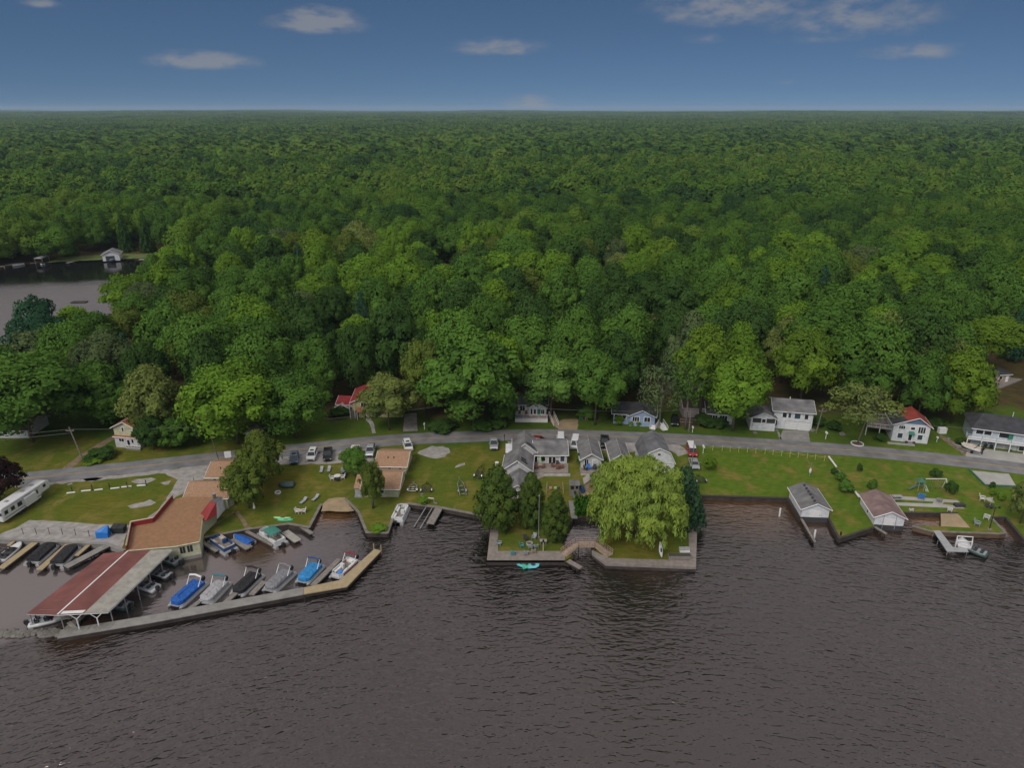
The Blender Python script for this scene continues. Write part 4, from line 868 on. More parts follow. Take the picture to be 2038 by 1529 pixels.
    def win(s, a, z, w, h, f='front', trim='white_trim', pane='glass', n=1):
        fr = s.t.part('window', s.slabon(f, a, z, w+.24, h+.24, -.05, .05), trim, world=True); ln = s.face(f)[3]
        for i in range(n):
            ww = w/n; q = s.slabon(f, a+(-w/2+ww*(i+.5))/ln, z+.12, ww-.08, h, .03, .065); q.shift(-s.t.loc[0], -s.t.loc[1], -s.t.loc[2]); link('pane', q.mesh('pane', pane), fr)
    def door(s, a, z, w, h, f='front', m='white_trim', pane=None, name='door'):
        dr = s.t.part(name, s.slabon(f, a, z, w, h, -.05, .055), m, world=True); lx, ly, lz = s.t.loc
        if name == 'garage_door':
            for i in range(1, 5): link('panel_seam', s.slabon(f, a, z+h*i/5-.02, w-.05, .04, .04, .059).shift(-lx, -ly, -lz).mesh('panel_seam', 'paint_grey'), dr)
            link('frame', s.slabon(f, a, z+h, w+.2, .12, -.04, .08).shift(-lx, -ly, -lz).mesh('frame', 'grey_cover'), dr)
        else:
            if pane: link('pane', s.slabon(f, a, z+h*.12, w*.72, h*.78, .03, .07).shift(-lx, -ly, -lz).mesh('pane', pane), dr)
            ln = s.face(f)[3]; link('handle', s.slabon(f, a+w*.38/ln, z+h*.45, .08, .16, .05, .12).shift(-lx, -ly, -lz).mesh('handle', 'chrome'), dr)
def rail(t, pts, h, m, n=8, name='railing', mp=None):
    q = M()
    for z in (h, h*.12): q.tube([(x, y, a+z) for x, y, a in pts], .055, 4)
    for a, b in zip(pts, pts[1:]):
        for i in range(n+1):
            k = i/n; x, y, z = [a[j]*(1-k)+b[j]*k for j in range(3)]; q.tube([(x, y, z-.05), (x, y, z+h)], .06 if i in (0, n) else .03, 4)
    return t.part(name, q, m, world=True)
def house(name, label, px, cat='house', group=None): return T(name, label, cat, (*P(*px), LAND), 0, group)
def stairs(t, top, bot, w, z1, m, rm=None, n=6):
    q = M(); tp, bt = Vector(top), Vector(bot); d = (bt-tp); L2 = d.length; d /= L2; nn = Vector((-d.y, d.x))*w/2
    for i in range(n):
        a, b = tp+d*L2*i/n, tp+d*L2*(i+1)/n; q.prism([tuple(a-nn), tuple(b-nn), tuple(b+nn), tuple(a+nn)], LAND-.1, LAND+z1*(1-(i+.5)/n))
    t.part('stairs', q, m, world=True)
    if rm:
        for s in (-1, 1): rail(t, [(*(tp+nn*s), LAND+z1), (*(bt+nn*s), LAND+.1)], .95, rm, 5, 'stair_railing')

# white house with two garage doors
t = house('garage_house', 'white two storey house with grey roof and twin garage doors', (1541, 857))
b = Blk(t, P(1537, 852), P(1614, 858), 8.4, 4.9); b.walls('white_siding', 'x', 1.5); b.roof('light_grey_roof', 'x', 1.5, .5)
b.door(.46, 0, 2.6, 2.1, name='garage_door'); b.door(.80, 0, 2.6, 2.1, name='garage_door'); b.win(.27, 3.0, 1.0, 1.2, n=1); b.win(.40, 3.0, .7, 1.2, pane='blue_glass'); b.win(.60, 2.9, 1.4, 1.3, pane='blue_glass'); b.win(.83, 2.9, .9, 1.2); b.door(.06, 0.4, 1, 2.1, pane='glass')
b2 = Blk(t, P(1492, 856), P(1541, 859), 6, 3.4); b2.walls('white_siding', 'y', 1.5); b2.roof('light_grey_roof', 'y', 1.5, .5, fo=.3)
b2.win(.24, 2.0, 2.1, 1.2, pane='dark_screen'); b2.win(.52, 2.1, .9, .9); b2.win(.80, 2.0, 2.1, 1.2, pane='dark_screen'); b2.t.part('corner_lamp', M().tube([b2.p(.4, -.15, .9), b2.p(.4, -.15, 1.9)], .09), 'grey_cover', world=True)
t.part('roof_vent', M().tube([b.p(4, 4.2, 6.2), b.p(4, 4.2, 7.0)], .1), 'white_trim', world=True)
# house with half red roof
t = house('cottage', 'white two storey house whose roof is half red, half dark grey', (1808, 880))
b = Blk(t, P(1773, 877), P(1845, 884), 6.5, 4.5); b.walls('white_siding', 'y', 2.0, .64); b.roof('red_roof', 'y', 2.0, .5, .64)
sl = 2.0/(b.W*.64); t.part('dark_roof_panel', M().slab([b.p(-.5, -.46, b.h+.09-.5*sl), b.p(b.W*.34, -.46, b.h+.09+b.W*.34*sl), b.p(b.W*.26, 6.96, b.h+.09+b.W*.26*sl), b.p(-.5, 6.96, b.h+.09-.5*sl)], .05), 'dark_roof', world=True)
q = M().poly([b.p(b.W*.30, -.03, 4.75), b.p(b.W*.97, -.03, 4.75), b.p(b.W*.64, -.03, 6.45)]); t.part('gable_panel', q, 'gable_blue', world=True)
for a in (.17, .23, .29): b.win(a, 3.2, .4, .75)
b.win(.53, 3.2, .9, .6)
for a in (.71, .78, .85): b.win(a, 2.5, .45, 1.5)
b.win(.22, .8, 1.1, 1.2, pane='blue_glass'); b.win(.77, .8, 1.1, 1.2, pane='blue_glass'); b.door(.50, .3, .95, 2.0, pane='glass')
t.part('awning', M().slab([b.p(b.W*.42, -.9, 2.35), b.p(b.W*.60, -.9, 2.35), b.p(b.W*.58, 0, 2.85), b.p(b.W*.44, 0, 2.85)], .06), 'green_canvas', world=True)
t.part('porch_step', M().prism([b.p(b.W*.42, -1.3, 0)[:2], b.p(b.W*.58, -1.3, 0)[:2], b.p(b.W*.58, -.1, 0)[:2], b.p(b.W*.42, -.1, 0)[:2]], LAND-.1, LAND+.3), 'concrete', world=True)
for a in (.40, .60): q = b.p(b.W*a, -.9, .3); t.part('planter', M().ell(q, (.4, .35, .4), 8, 5, .1), 'dark_wood', world=True)
k = LAND+2.3; pl = [P(1722, 866), P(1775, 873), P(1768, 850), P(1722, 848)]
t.part('deck', M().prism(pl, k-.2, k), 'deck_wood', world=True); rail(t, [(*pl[1], k), (*pl[0], k), (*pl[3], k), (*pl[2], k)], 1.0, 'white_trim', 6)
for x in (pl[0], pl[1], P(1748, 869.5)): t.part('deck_post', M().tube([(*x, LAND-.2), (*x, k-.2)], .1), 'white_trim', world=True)
solo('garden_wall', 'long pale stone kerb in front of the half red roofed house', 'wall', M().prism(rectpoly(P(1766, 883), P(1820, 888), .25), LAND-.1, LAND+.35), 'pale_concrete')
solo('garden_edging', 'curving pale garden edging left of the half red roofed house', 'edging', M().tube([(*P(1740, 869), LAND+.08), (*P(1748, 874), LAND+.08), (*P(1762, 878), LAND+.08)], .18), 'pale_concrete')
# balcony house at the right
t = house('balcony_house', 'blue grey two storey house with white balcony posts and dark roof', (1980, 896))
b = Blk(t, P(1930, 885), P(2062, 903), 9, 4.6); b.walls('greyblue_siding'); b.roof('dark_roof', 'hip', 2.0, .6, .5)
for a, w_ in ((.10, 1.5), (.225, 1.5)): b.win(a, 2.9, w_, 1.3)
b.win(.47, 2.7, 2.0, 1.6); b.door(.57, 2.4, 1.0, 2.0, m='green_door'); b.win(.80, 3.0, .8, 1.1); b.win(.32, .9, 1.6, 1.0); b.door(.50, 0, 1.0, 2.0, m='beige_door'); b.door(.78, 0, 1.6, 2.0, pane='glass'); b.door(.66, 0, 1.0, 2.0, m='paint_white')
bl_ = [b.p(-1.2, -1.7, 2.2), b.p(b.W, -1.7, 2.2)]; t.part('balcony', M().prism([b.p(-1.2, -1.7, 0)[:2], b.p(b.W, -1.7, 0)[:2], b.p(b.W, 0, 0)[:2], b.p(-1.2, 0, 0)[:2]], b.z0+2.0, b.z0+2.25), 'white_trim', world=True); rail(t, [b.p(-1.2, 0, 2.25)]+[b.p(-1.2+(b.W+1.2)*i/5, -1.65, 2.25) for i in range(6)], .95, 'greyblue_siding', 9)
for i in range(6): q = b.p(-1.1+(b.W+1.1)*i/5, -1.6, 0); t.part('balcony_post', M().tube([(q[0], q[1], b.z0-.2), (q[0], q[1], b.z0+3.2 if i % 2 else b.z0+2.2)], .13, 4), 'white_trim', world=True)
q = b.p(b.W*.62, 4.5, 6.4); t.part('roof_lamp', M().tube([q, (q[0], q[1], q[2]+1.4)], .07), 'white_trim', world=True)
for a, lab in ((.22, 'round dark kettle grill under the balcony of the blue grey house, left'), (.31, 'small dark grill under the balcony of the blue grey house, middle'), (.60, 'grey covered seat under the balcony of the blue grey house')):
    x = b.p(b.W*a, -.9, 0); tt = T('grill' if a < .5 else 'covered_seat', lab, 'grill' if a < .5 else 'seat', (x[0], x[1], LAND)); tt.part('body', M().ell((0, 0, .75), (.45, .4, .35), 10, 6), 'black_gel' if a < .5 else 'chair_grey')
    for s in (-1, 1): tt.part('leg', M().tube([(.25*s, 0, 0), (.2*s, 0, .5)], .05), 'black_iron')
# blue cottage
t = house('cottage', 'small blue cottage with dark roof, white windows and gabled porch', (1262, 845))
b = Blk(t, P(1220, 843), P(1303, 848), 7, 3.0); b.walls('blue_siding', 'x', 1.7); b.roof('dark_roof', 'x', 1.7, .45)
b2 = Blk(t, P(1252, 847.5), P(1302, 850.5), 3, 2.9); b2.walls('blue_siding', 'y', 1.5); b2.roof('dark_roof', 'y', 1.5, .4)
b.win(.07, 1.3, .8, 1.1); b.win(.26, 1.3, .9, 1.1); b2.win(.25, 1.2, 1.7, 1.2, n=3); b2.win(.70, 1.2, 1.5, 1.2, n=2)
t.part('porch', M().prism(rectpoly(P(1303, 850), P(1313, 850), .8), LAND, LAND+.8), 'deck_wood', world=True)
stairs(t, P(1305, 848), P(1298, 855), 1.4, .9, 'white_trim', 'white_trim', 4); stairs(t, P(1314, 848), P(1324, 857), 1.4, .9, 'white_trim', 'white_trim', 5)
# cottage with the coloured railing
t = house('cottage', 'cream cottage with dark roof and white deck of teal and pink pickets', (1057, 836))
b = Blk(t, P(1026, 832), P(1088, 832.5), 6.4, 3.9); b.walls('paint_white', 'x', 1.6); b.roof('grey_roof', 'x', 1.6, .4)
b2 = Blk(t, P(1052, 836), P(1086, 836.3), 2.6, 3.6); b2.walls('paint_white', 'y', 1.35); b2.roof('grey_roof', 'y', 1.35, .4)
b.win(.22, 1.9, 1.3, 1.6, n=2); b2.win(.17, 1.5, .5, 1.5); b2.win(.36, 1.6, .6, 1.3); b2.door(.60, 1.15, .8, 1.9, m='green_door'); b2.win(.82, 1.6, .9, 1.2, n=2)
k = LAND+1.15; pl = [P(1025, 840.5), P(1090, 841), P(1091, 834), P(1025, 833)]
t.part('deck', M().prism(pl, k-.15, k), 'deck_wood', world=True); t.part('deck_skirt', M().prism(rectpoly(pl[0], pl[1], .06), LAND-.1, k-.15), 'white_trim', world=True)
A_, B_ = Vector(pl[0]), Vector(pl[1])
rq = M()
for z in (.95, .12): rq.tube([(*A_, k+z), (*B_, k+z)], .06, 4)
rq.tube([(*A_, k+.95), (*pl[3], k+.95)], .06, 4)
t.part('rail', rq, 'white_trim', world=True)
for i in range(30):
    c = A_+(B_-A_)*(i+.5)/30; t.part('picket', M().prism(rectpoly(c, c+(B_-A_)*.012, .03), k+.14, k+.92), 'teal_rail' if i < 5 or 10 < i < 12 else 'pink_rail' if i % 7 else 'white_trim', world=True)
stairs(t, P(1097, 834), P(1107, 848), 1.3, 1.2, 'bridge_wood', 'white_trim', 6)
for lab, x in (('orange deck chair nearest the dark double window of the railed cottage', (1034, 834)), ('orange deck chair beside the cream gable of the railed cottage', (1047, 835))):
    tt = T('deck_chair', lab, 'chair', (*P(*x), k)); tt.part('seat', M().prism([(-.3, -.3), (.3, -.3), (.3, .3), (-.3, .3)], .35, .45), 'chair_red'); tt.part('backrest', M().slab([(-.3, .25, .4), (.3, .25, .4), (.3, .45, 1.1), (-.3, .45, 1.1)], .06), 'chair_red')
    for s in (-.25, .25): tt.part('leg', M().tube([(s, -.25, 0), (s, -.25, .36)], .04), 'chair_red'); tt.part('leg', M().tube([(s, .25, 0), (s, .25, .36)], .04), 'chair_red')
# pink house
t = house('bungalow', 'pale pink house with dark roof half hidden by the round maple', (1410, 838))
b = Blk(t, P(1360, 835), P(1406, 836), 7, 3.4); b.walls('pink_siding', 'x', 1.6); b.roof('brown_roof', 'x', 1.6, .4)
b2 = Blk(t, P(1406, 843), P(1458, 846), 8, 2.9); b2.walls('pale_wall', 'x', 1.5); b2.roof('dark_roof', 'x', 1.5, .4)
b2.win(.25, 1.0, 1.9, 1.2, n=3); b2.win(.62, 1.0, 1.9, 1.2, n=3); b.win(.70, 1.4, .9, 1.1)
t.part('deck', M().prism([P(1353, 847), P(1392, 849), P(1392, 838), P(1353, 837)], LAND-.1, LAND+.9), 'brown_roof', world=True); rail(t, [(*P(1353, 847), LAND+.9), (*P(1392, 849), LAND+.9)], .9, 'bridge_wood', 8)
# cream house at the left
t = house('house', 'narrow cream two storey house with rust orange roof by the dirt path', (256, 890))
b = Blk(t, P(233, 888), P(280, 892), 8, 5.0); b.walls('cream_siding', 'y', 1.5); b.roof('rust_roof', 'y', 1.5, .45)
b2 = Blk(t, P(231.5, 890), P(281, 894), 1.3, 2.75); b2.walls('pale_wall'); b2.roof('rust_roof', 'shed', .35, .25)
b.win(.40, 3.9, .5, 1.0); b.win(.86, 3.8, .6, .9); b2.win(.28, 1.5, 1.3, .7, n=2); b2.win(.72, 1.3, .6, .9); b2.door(.55, .4, .9, 1.9, pane='glass')
t.part('porch', M().prism([P(252, 896), P(280, 898), P(280, 892.5), P(252, 891)], LAND-.1, LAND+.5), 'old_wood', world=True); rail(t, [(*P(252, 896), LAND+.5), (*P(280, 898), LAND+.5)], .8, 'white_trim', 5)
t = house('cottage', 'small grey cottage with rust orange roof glimpsed under the roadside trees', (352, 868))
b = Blk(t, P(322, 866), P(351, 867), 6, 2.4); b.walls('pale_wall', 'x', 1.2); b.roof('brown_roof', 'x', 1.2, .4); b.win(.35, .9, .7, 1.0); b.door(.7, .1, .8, 1.9, m='chair_dark')
b = Blk(t, P(351, 867), P(385, 871), 7, 2.2); b.walls('pale_wall', 'x', 1.6); b.roof('rust_roof', 'x', 1.6, .4); b.win(.4, .8, .9, .9)
t = house('cabin', 'low brown roofed cabin under the trees at the far left', (30, 874)); b = Blk(t, P(-6, 872), P(58, 872), 8, 2.3); b.walls('pale_wall', 'x', 1.7); b.roof('brown_roof', 'x', 1.7, .5); b.win(.3, .8, 1.0, 1.0); b.win(.7, .8, 1.0, 1.0)
t = house('garden_shed', 'small white shed with low roof under the bright maple', (500, 878), 'shed'); b = Blk(t, P(490, 878), P(513, 879), 3, 2.1); b.walls('white_siding', 'y', .7); b.roof('white_roof', 'y', .7, .25); b.door(.5, 0, .9, 1.8, m='grey_cover')
# yellow house
t = house('house', 'yellow two storey house with dark red roof and outside stairs', (745, 831))
b = Blk(t, P(703, 832), P(802, 830), 9, 4.6); b.walls('yellow_siding', 'y', 3.1, .62); b.roof('dark_red_roof', 'y', 3.1, .5, .62)
b.win(.25, 3.0, 1.9, 1.1, n=3); b.door(.09, 0, .9, 2.0, m='chair_dark'); b.win(.46, 1.0, .9, 1.0); b.win(.7, 3.0, 1.4, 1.1, n=2); b.win(.85, 1.0, 1.0, 1.0)
t.part('porch_roof', M().slab([b.p(1.2, -1.5, 2.2), b.p(3.8, -1.5, 2.2), b.p(3.6, 0, 3.0), b.p(1.4, 0, 3.0)], .12), 'rust_roof', world=True)
for a in (1.3, 3.7): t.part('porch_post', M().tube([b.p(a, -1.4, 0), b.p(a, -1.4, 2.15)], .09), 'white_trim', world=True)
for a in (-.6, .6): t.part('stair_post', M().tube([b.p(a, -.5, 0), b.p(a, -.5, 4.3)], .09, 4), 'white_trim', world=True)
q = M()
for i in range(12): q.box(-.5, .5, -.8+i*.06, -.5+i*.06, i*.2, i*.2+.07)
q.v = [b.p(x, y, z) for x, y, z in q.v]; t.part('stairs', q, 'old_wood', world=True)
b2 = Blk(t, P(672, 822), P(703, 824), 5, 2.6); b2.walls('white_siding', 'x', 1.3); b2.roof('dark_red_roof', 'x', 1.3, .3); b2.win(.4, 1.0, 1.8, .9, n=3)
b3 = Blk(t, P(668, 824), P(694, 825), 2, 1.9); b3.walls('white_siding', 'y', 1.0); b3.roof('white_roof', 'y', 1.0, .2); b3.win(.5, .8, 1.5, .8, n=3)
# grey lake house
t = house('lake_house', 'rambling grey roofed lake house with skylights and patio deck', (1062, 930))
b = Blk(t, P(1064, 925), P(1128, 925), 8, 2.5); b.walls('pale_wall', 'x', 1.5); b.roof('light_grey_roof', 'x', 1.5, .35)
b.win(.04, .5, .7, 1.4); b.win(.22, .8, .5, 1.0); b.win(.30, .8, .5, 1.0); b.door(.48, .1, .9, 2.0, pane='glass'); b.door(.60, .1, .9, 2.0, pane='glass'); b.win(.86, .7, 1.0, 1.4, pane='blue_glass')
b1 = Blk(t, P(1022, 924), P(1067, 924), 6.8, 3.1); b1.walls('pale_wall', 'y', 2.0); b1.roof('light_grey_roof', 'y', 2.0, .3)
b3 = Blk(t, P(1003, 955), P(1056, 957), 6.5, 2.7); b3.walls('pale_wall', 'y', 2.1); b3.roof('light_grey_roof', 'y', 2.1, .45); b3.win(.5, 4.0, .35, .35)
b4 = Blk(t, P(1012, 992), P(1049, 993), 6.8, 2.0); b4.walls('pale_wall', 'y', 1.2); b4.roof('light_grey_roof', 'y', 1.2, .3); b4.win(.5, .6, 1.6, 1.0, n=2)
s_ = 2.1/(b3.W/2)
for bb, y0, a0, a1, ht, ri in ((b3, .9, .62, .86, 2.7, 2.1), (b3, 1.9, .62, .80, 2.7, 2.1), (b1, .7, .58, .95, 3.1, 2.0)):
    zf = lambda a: ht+.12+ri-(a-.5)*2*ri; W_ = bb.W; t.part('skylight', M().slab([bb.p(W_*a0, y0, zf(a0)), bb.p(W_*a1, y0, zf(a1)), bb.p(W_*a1, y0+.65, zf(a1)), bb.p(W_*a0, y0+.65, zf(a0))], .06), 'black_gel', world=True)
t.part('deck', M().prism([P(1058, 944), P(1131, 944), P(1131, 925), P(1058, 925)], LAND-.1, LAND+.35), 'deck_wood', world=True)
t.part('deck_step', M().prism([P(1080, 949), P(1135, 949), P(1135, 944), P(1080, 944)], LAND-.1, LAND+.15), 'white_roof', world=True)
t.part('ramp', M().slab([(*P(1065, 957), LAND+.05), (*P(1083, 949), LAND+.05), (*P(1083, 943), LAND+.34), (*P(1062, 946), LAND+.34)], .1), 'deck_wood', world=True)
q = M(); k = P(1046, 872)
t.part('red_wall', M().prism(rectpoly(P(1021, 905), P(1021, 882), .06), LAND, LAND+2.2), 'red_paint', world=True)
t = house('lean_to', 'small white roofed lean-to left of the grey lake house', (1015, 915), 'shed'); b = Blk(t, P(1008, 916), P(1022, 916), 3.2, 2.0); b.walls('white_siding'); b.roof('white_siding', 'shed', .4, .2); b.win(.5, .6, .8, .8)
# small grey cottages in a row
def smallcot(lab, L_, R_, d, door_):
    t = house('cottage', lab, ((L_[0]+R_[0])/2, L_[1])); b = Blk(t, P(*L_), P(*R_), d, 2.4); b.walls('pale_wall', 'y', 1.35); b.roof('light_grey_roof', 'y', 1.35, .35, fo=.6)
    b.win(.27, .4, .9, 1.6, n=2); b.door(door_, .2, 1.2, 2.0, m='white_trim', pane='pale_wall'); pl = [b.p(-.3, -2.6, 0)[:2], b.p(b.W+.2, -2.6, 0)[:2], b.p(b.W+.2, -.05, 0)[:2], b.p(-.3, -.05, 0)[:2]]
    t.part('patio', M().prism(pl, LAND-.1, LAND+.2), 'deck_wood', world=True); t.part('patio_step', M().prism(rectpoly((pl[0][0], pl[0][1]-.4), (pl[1][0], pl[1][1]-.4), .35), LAND-.1, LAND+.1), 'white_roof', world=True)
    t.part('vent_pipe', M().tube([b.p(b.W*.7, 1.2, 2.9), b.p(b.W*.7, 1.2, 4.1)], .07), 'galvanised', world=True); t.part('ridge_cap', M().tube([b.p(b.W/2, -.6, 3.83), b.p(b.W/2, d+.3, 3.83)], .07, 4), 'white_roof', world=True); return b
smallcot('narrow grey roofed cottage with blue chairs on its patio', (1156, 932), (1196, 932), 8.5, .68); smallcot('second narrow grey cottage partly behind the willow', (1216, 933), (1252, 933), 8, .7)
t = house('barn', 'grey gambrel roofed barn garage behind the willow', (1309, 938), 'barn'); b = Blk(t, P(1277, 941), P(1341, 941), 8.8, 2.6); b.walls('white_siding', 'gambrel', 3.4); b.roof('grey_roof', 'gambrel', 3.4, .45, fo=.3)
b.door(.72, 0, 2.4, 2.1, name='garage_door'); fr = t.part('vent_window', b.slabon('front', .5, 4.1, .8, .65, -.05, .05), 'white_trim', world=True); link('louvre', b.slabon('front', .5, 4.2, .6, .45, .03, .07).shift(-t.loc[0], -t.loc[1], -t.loc[2]).mesh('louvre', 'chair_dark'), fr)
# tan roofed cabins
def cabin(lab, L_, R_, d, h, rise, wins, m='cream_siding'):
    t = house('cabin', lab, ((L_[0]+R_[0])/2, L_[1]), 'cabin', 'tan roofed cabins'); b = Blk(t, P(*L_), P(*R_), d, h); b.walls(m, 'x', rise); b.roof('tan_roof', 'x', rise, .4)
    for a in wins: b.win(a, .8, .7, .9, pane='blue_glass')
    for a in (.35, .55): t.part('roof_vent', M().tube([b.p(b.W*a, d*.25, h+rise*.4), b.p(b.W*a, d*.25, h+rise*.5+.5)], .1), 'chair_dark', world=True)
    return t, b
cabin('tan roofed cream cabin beside the roadside gravel patch', (750, 944), (808, 945), 8, 2.1, 1.5, (.45, .82))
t, b = cabin('tan roofed cream cabin nearer the water with white front porch', (723, 989), (793, 990), 8, 2.1, 1.5, (.55,)); t.part('porch', M().prism([P(705, 991), P(722, 991), P(722, 978), P(708, 978)], LAND-.1, LAND+.12), 'concrete', world=True)
t.part('porch_roof', M().slab([b.p(-1.8, -.3, 2.05), b.p(0, -.3, 2.05), b.p(0, 3.4, 3.3), b.p(-1.8, 3.4, 3.3)], .1), 'tan_roof', world=True); t.part('porch_screen', M().prism(rectpoly(b.p(-1.6, 0, 0), b.p(0, 0, 0), .05), LAND, LAND+2.0), 'grey_cover', world=True)
cabin('tan roofed cabin half hidden behind the bushy lawn trees', (414, 967), (476, 967), 8, 2.1, 1.5, (.25, .65))
# restaurant with its red parapet
t = house('restaurant', 'lakeside restaurant with broad orange roof and red parapet', (335, 1070), 'restaurant')
RF = [(253, 1096, 3.4), (262, 1048, 4.2), (306, 1040, 4.2), (344, 994, 4.8), (372, 989, 4.9), (428, 990, 4.9), (427, 1005, 4.6), (408, 1027, 4.2), (402, 1036, 4.0), (397, 1078, 3.3), (347, 1088, 3.3)]
R3 = [(*P(x, y, z), z) for x, y, z in RF]; q = M(); n0 = len(q.v); q.v += R3; c2 = [Vector((x, y, 0)) for x, y, z in R3]
for a in tessellate_polygon([c2]):
    s = (c2[a[1]]-c2[a[0]]).cross(c2[a[2]]-c2[a[0]]).z; q.f.append(a if s > 0 else a[::-1])
t.part('roof', q, 'orange_roof', world=True)
q = M(); cx_, cy_ = sum(p[0] for p in R3)/len(R3), sum(p[1] for p in R3)/len(R3)
W3 = [(x+(cx_-x)*.025, y+(cy_-y)*.025, z-.05) for x, y, z in R3]
for a, b_ in zip(W3, W3[1:]+W3[:1]): q.poly([(a[0], a[1], .5), a, b_, (b_[0], b_[1], .5)])
t.part('wall', q, 'cream_siding', world=True)
q = M()
for a, b_ in zip(W3, W3[1:]+W3[:1]): q.prism(rectpoly(a, b_, .12), -1.2, .62+.003*W3.index(a))
t.part('foundation', q, 'concrete', world=True)
for a, b_ in ((R3[9], R3[10]), (R3[10], R3[0]), (R3[8], R3[9])): t.part('fascia', M().tube([(a[0], a[1], a[2]-.1), (b_[0], b_[1], b_[2]-.1)], .12, 4), 'cream_siding', world=True)
for a, b_ in zip(R3[:3], R3[1:4]):
    d = .11; w_ = rectpoly(a, b_, .1); za, zb = a[2], b_[2]; q = M(); k = len(q.v); q.v += [(*w_[0], za-2.8), (*w_[1], zb-2.8), (*w_[2], zb-2.8), (*w_[3], za-2.8), (*w_[0], za+.95), (*w_[1], zb+.95), (*w_[2], zb+.95), (*w_[3], za+.95)]
    q.f += [(0, 1, 5, 4), (1, 2, 6, 5), (2, 3, 7, 6), (3, 0, 4, 7), (4, 5, 6, 7)]; pr = t.part('parapet', q, 'red_paint', world=True)
    q = M().tube([(a[0], a[1], za+.98), (b_[0], b_[1], zb+.98)], .13, 4).shift(-t.loc[0], -t.loc[1], -t.loc[2]); link('coping', q.mesh('coping', 'tan_vinyl'), pr)
a, b_ = W3[9], W3[10]
for k in (.22, .34, .52, .64):
    x0, x1 = [tuple(Vector(a[:2])+(Vector(b_[:2])-Vector(a[:2]))*v_) for v_ in (1-k-.045, 1-k+.045)]; dn = Vector((a[1]-b_[1], b_[0]-a[0])).normalized(); dn = dn if dn.y < 0 else -dn
    t.part('window', M().prism(rectpoly((x0[0]+dn.x*.02, x0[1]+dn.y*.02), (x1[0]+dn.x*.02, x1[1]+dn.y*.02), .05), 1.5, 2.75), 'glass', world=True)
# red porch roof with a white gable box at the right side of the restaurant
D = lambda x, y, z: (*P(x, y, z), z)
T1, T2, T3, T4 = D(418, 999, 6), D(427, 990, 6), D(442, 990, 6), D(430, 1001, 6); lo = D(431, 1025.6, 3.9); l2 = D(447.7, 1007, 3.7); dn = lambda p: (p[0], p[1], 3.0)
q = M().poly([T4, lo, l2, T3]).poly([T3, l2, dn(l2), dn(T3)]).poly([T2, T3, dn(T3), dn(T2)]).poly([T1, T2, dn(T2), dn(T1)]).poly([lo, dn(lo), dn(l2), l2]); t.part('gable_wall', q, 'white_siding', world=True)
t.part('gable_roof', M().slab([(*p[:2], 6.08) for p in (T1, T4, T3, T2)], .08), 'grey_roof', world=True)
e1, e2 = D(397.6, 1025.6, 4.12), D(409, 1038, 3.75)
t.part('red_roof', M().poly([T1, e1, e2]).poly([T1, e2, T4]).poly([T4, e2, lo]).poly([T1, dn(T1), e1]), 'red_paint', world=True)
t.part('fascia', M().tube([e1, T1, T4, lo], .07, 4), 'red_paint', world=True)
q = M().tube([D(426, 988, 5.2), D(426, 985, 5.6)], .28, 8); t.part('chimney', M().tube([(*P(427, 992, 6), 6.0), (*P(427, 992, 6), 7.0)], .34, 8), 'chrome', world=True)
pw = [D(409, 1047, 1.9), D(433, 1020, 1.9)]
for i in range(5):
    a_ = Vector(pw[0])+(Vector(pw[1])-Vector(pw[0]))*i/5; b2_ = Vector(pw[0])+(Vector(pw[1])-Vector(pw[0]))*(i+1)/5
    fr = t.part('porch_window', M().prism(rectpoly(a_[:2], b2_[:2], .07), .9, 3.3), 'white_trim', world=True); m_ = (b2_-a_)*.14
    for z0_, z1_ in ((1.3, 2.15), (2.3, 3.1)): link('pane', M().prism(rectpoly((a_+m_)[:2], (b2_-m_)[:2], .10), z0_, z1_).shift(-t.loc[0], -t.loc[1], -t.loc[2]).mesh('pane', 'glass'), fr)
b = Blk(t, P(371, 1013), P(455, 1013), 7, 2.5); b.walls('cream_siding', 'x', 1.6); b.roof('tan_roof', 'x', 1.6, .3)
t.part('annex_wing', M().prism([P(448, 1015), P(466, 1005), P(470, 985), P(452, 990)], LAND, LAND+2.6), 'cream_siding', world=True)
# covered boat slips
t = T('boat_shelter', 'long open boat shelter with faded red metal roof and white side strip', 'shelter', (*P(200, 1160, 1), 0))
ZR, ZE, ZL = 4.1, 3.0, 2.9
rA, rB = D(254, 1097.5, ZR), D(114, 1224, ZR); lA, lB = D(206, 1102, ZL), D(53, 1222, ZL); eA, eB = D(345, 1093, ZE), D(215, 1219, ZE); mixp = lambda a, b, k: tuple(a[i]*(1-k)+b[i]*k for i in range(3))
t.part('red_roof', M().slab([lA, rA, rB, lB], .1), 'red_metal', world=True); mA, mB = mixp(rA, eA, .50), mixp(rB, eB, .52)
t.part('red_roof', M().slab([rA, mA, mB, rB], .1), 'red_metal', world=True); t.part('white_roof', M().slab([mA, eA, eB, mB], .1), 'white_roof', world=True)
t.part('ridge_cap', M().slab([mixp(rA, lA, .02), mixp(rA, eA, .02), mixp(rB, eB, .02), mixp(rB, lB, .02)], .03).shift(0, 0, .06), 'white_trim', world=True)
t.part('front_flashing', M().slab([mixp(rB, eB, .06), mixp(rB, eB, .5), mixp(mixp(rB, eB, .5), mA, .04), mixp(mixp(rB, eB, .06), rA, .04)], .03).shift(0, 0, .1), 'white_trim', world=True)
for k in (.06, .2, .35, .45, .58, .7, .85):   # paler seams where sheets overlap
    a_, b2_ = mixp(lB, lA, k), mixp(rB, rA, k); k0 = random.uniform(0, .35); t.part('roof_seam', M().tube([mixp(a_, b2_, k0), mixp(a_, b2_, k0+random.uniform(.3, .6))], .035, 4).shift(0, 0, .01), 'pink_roof', world=True)
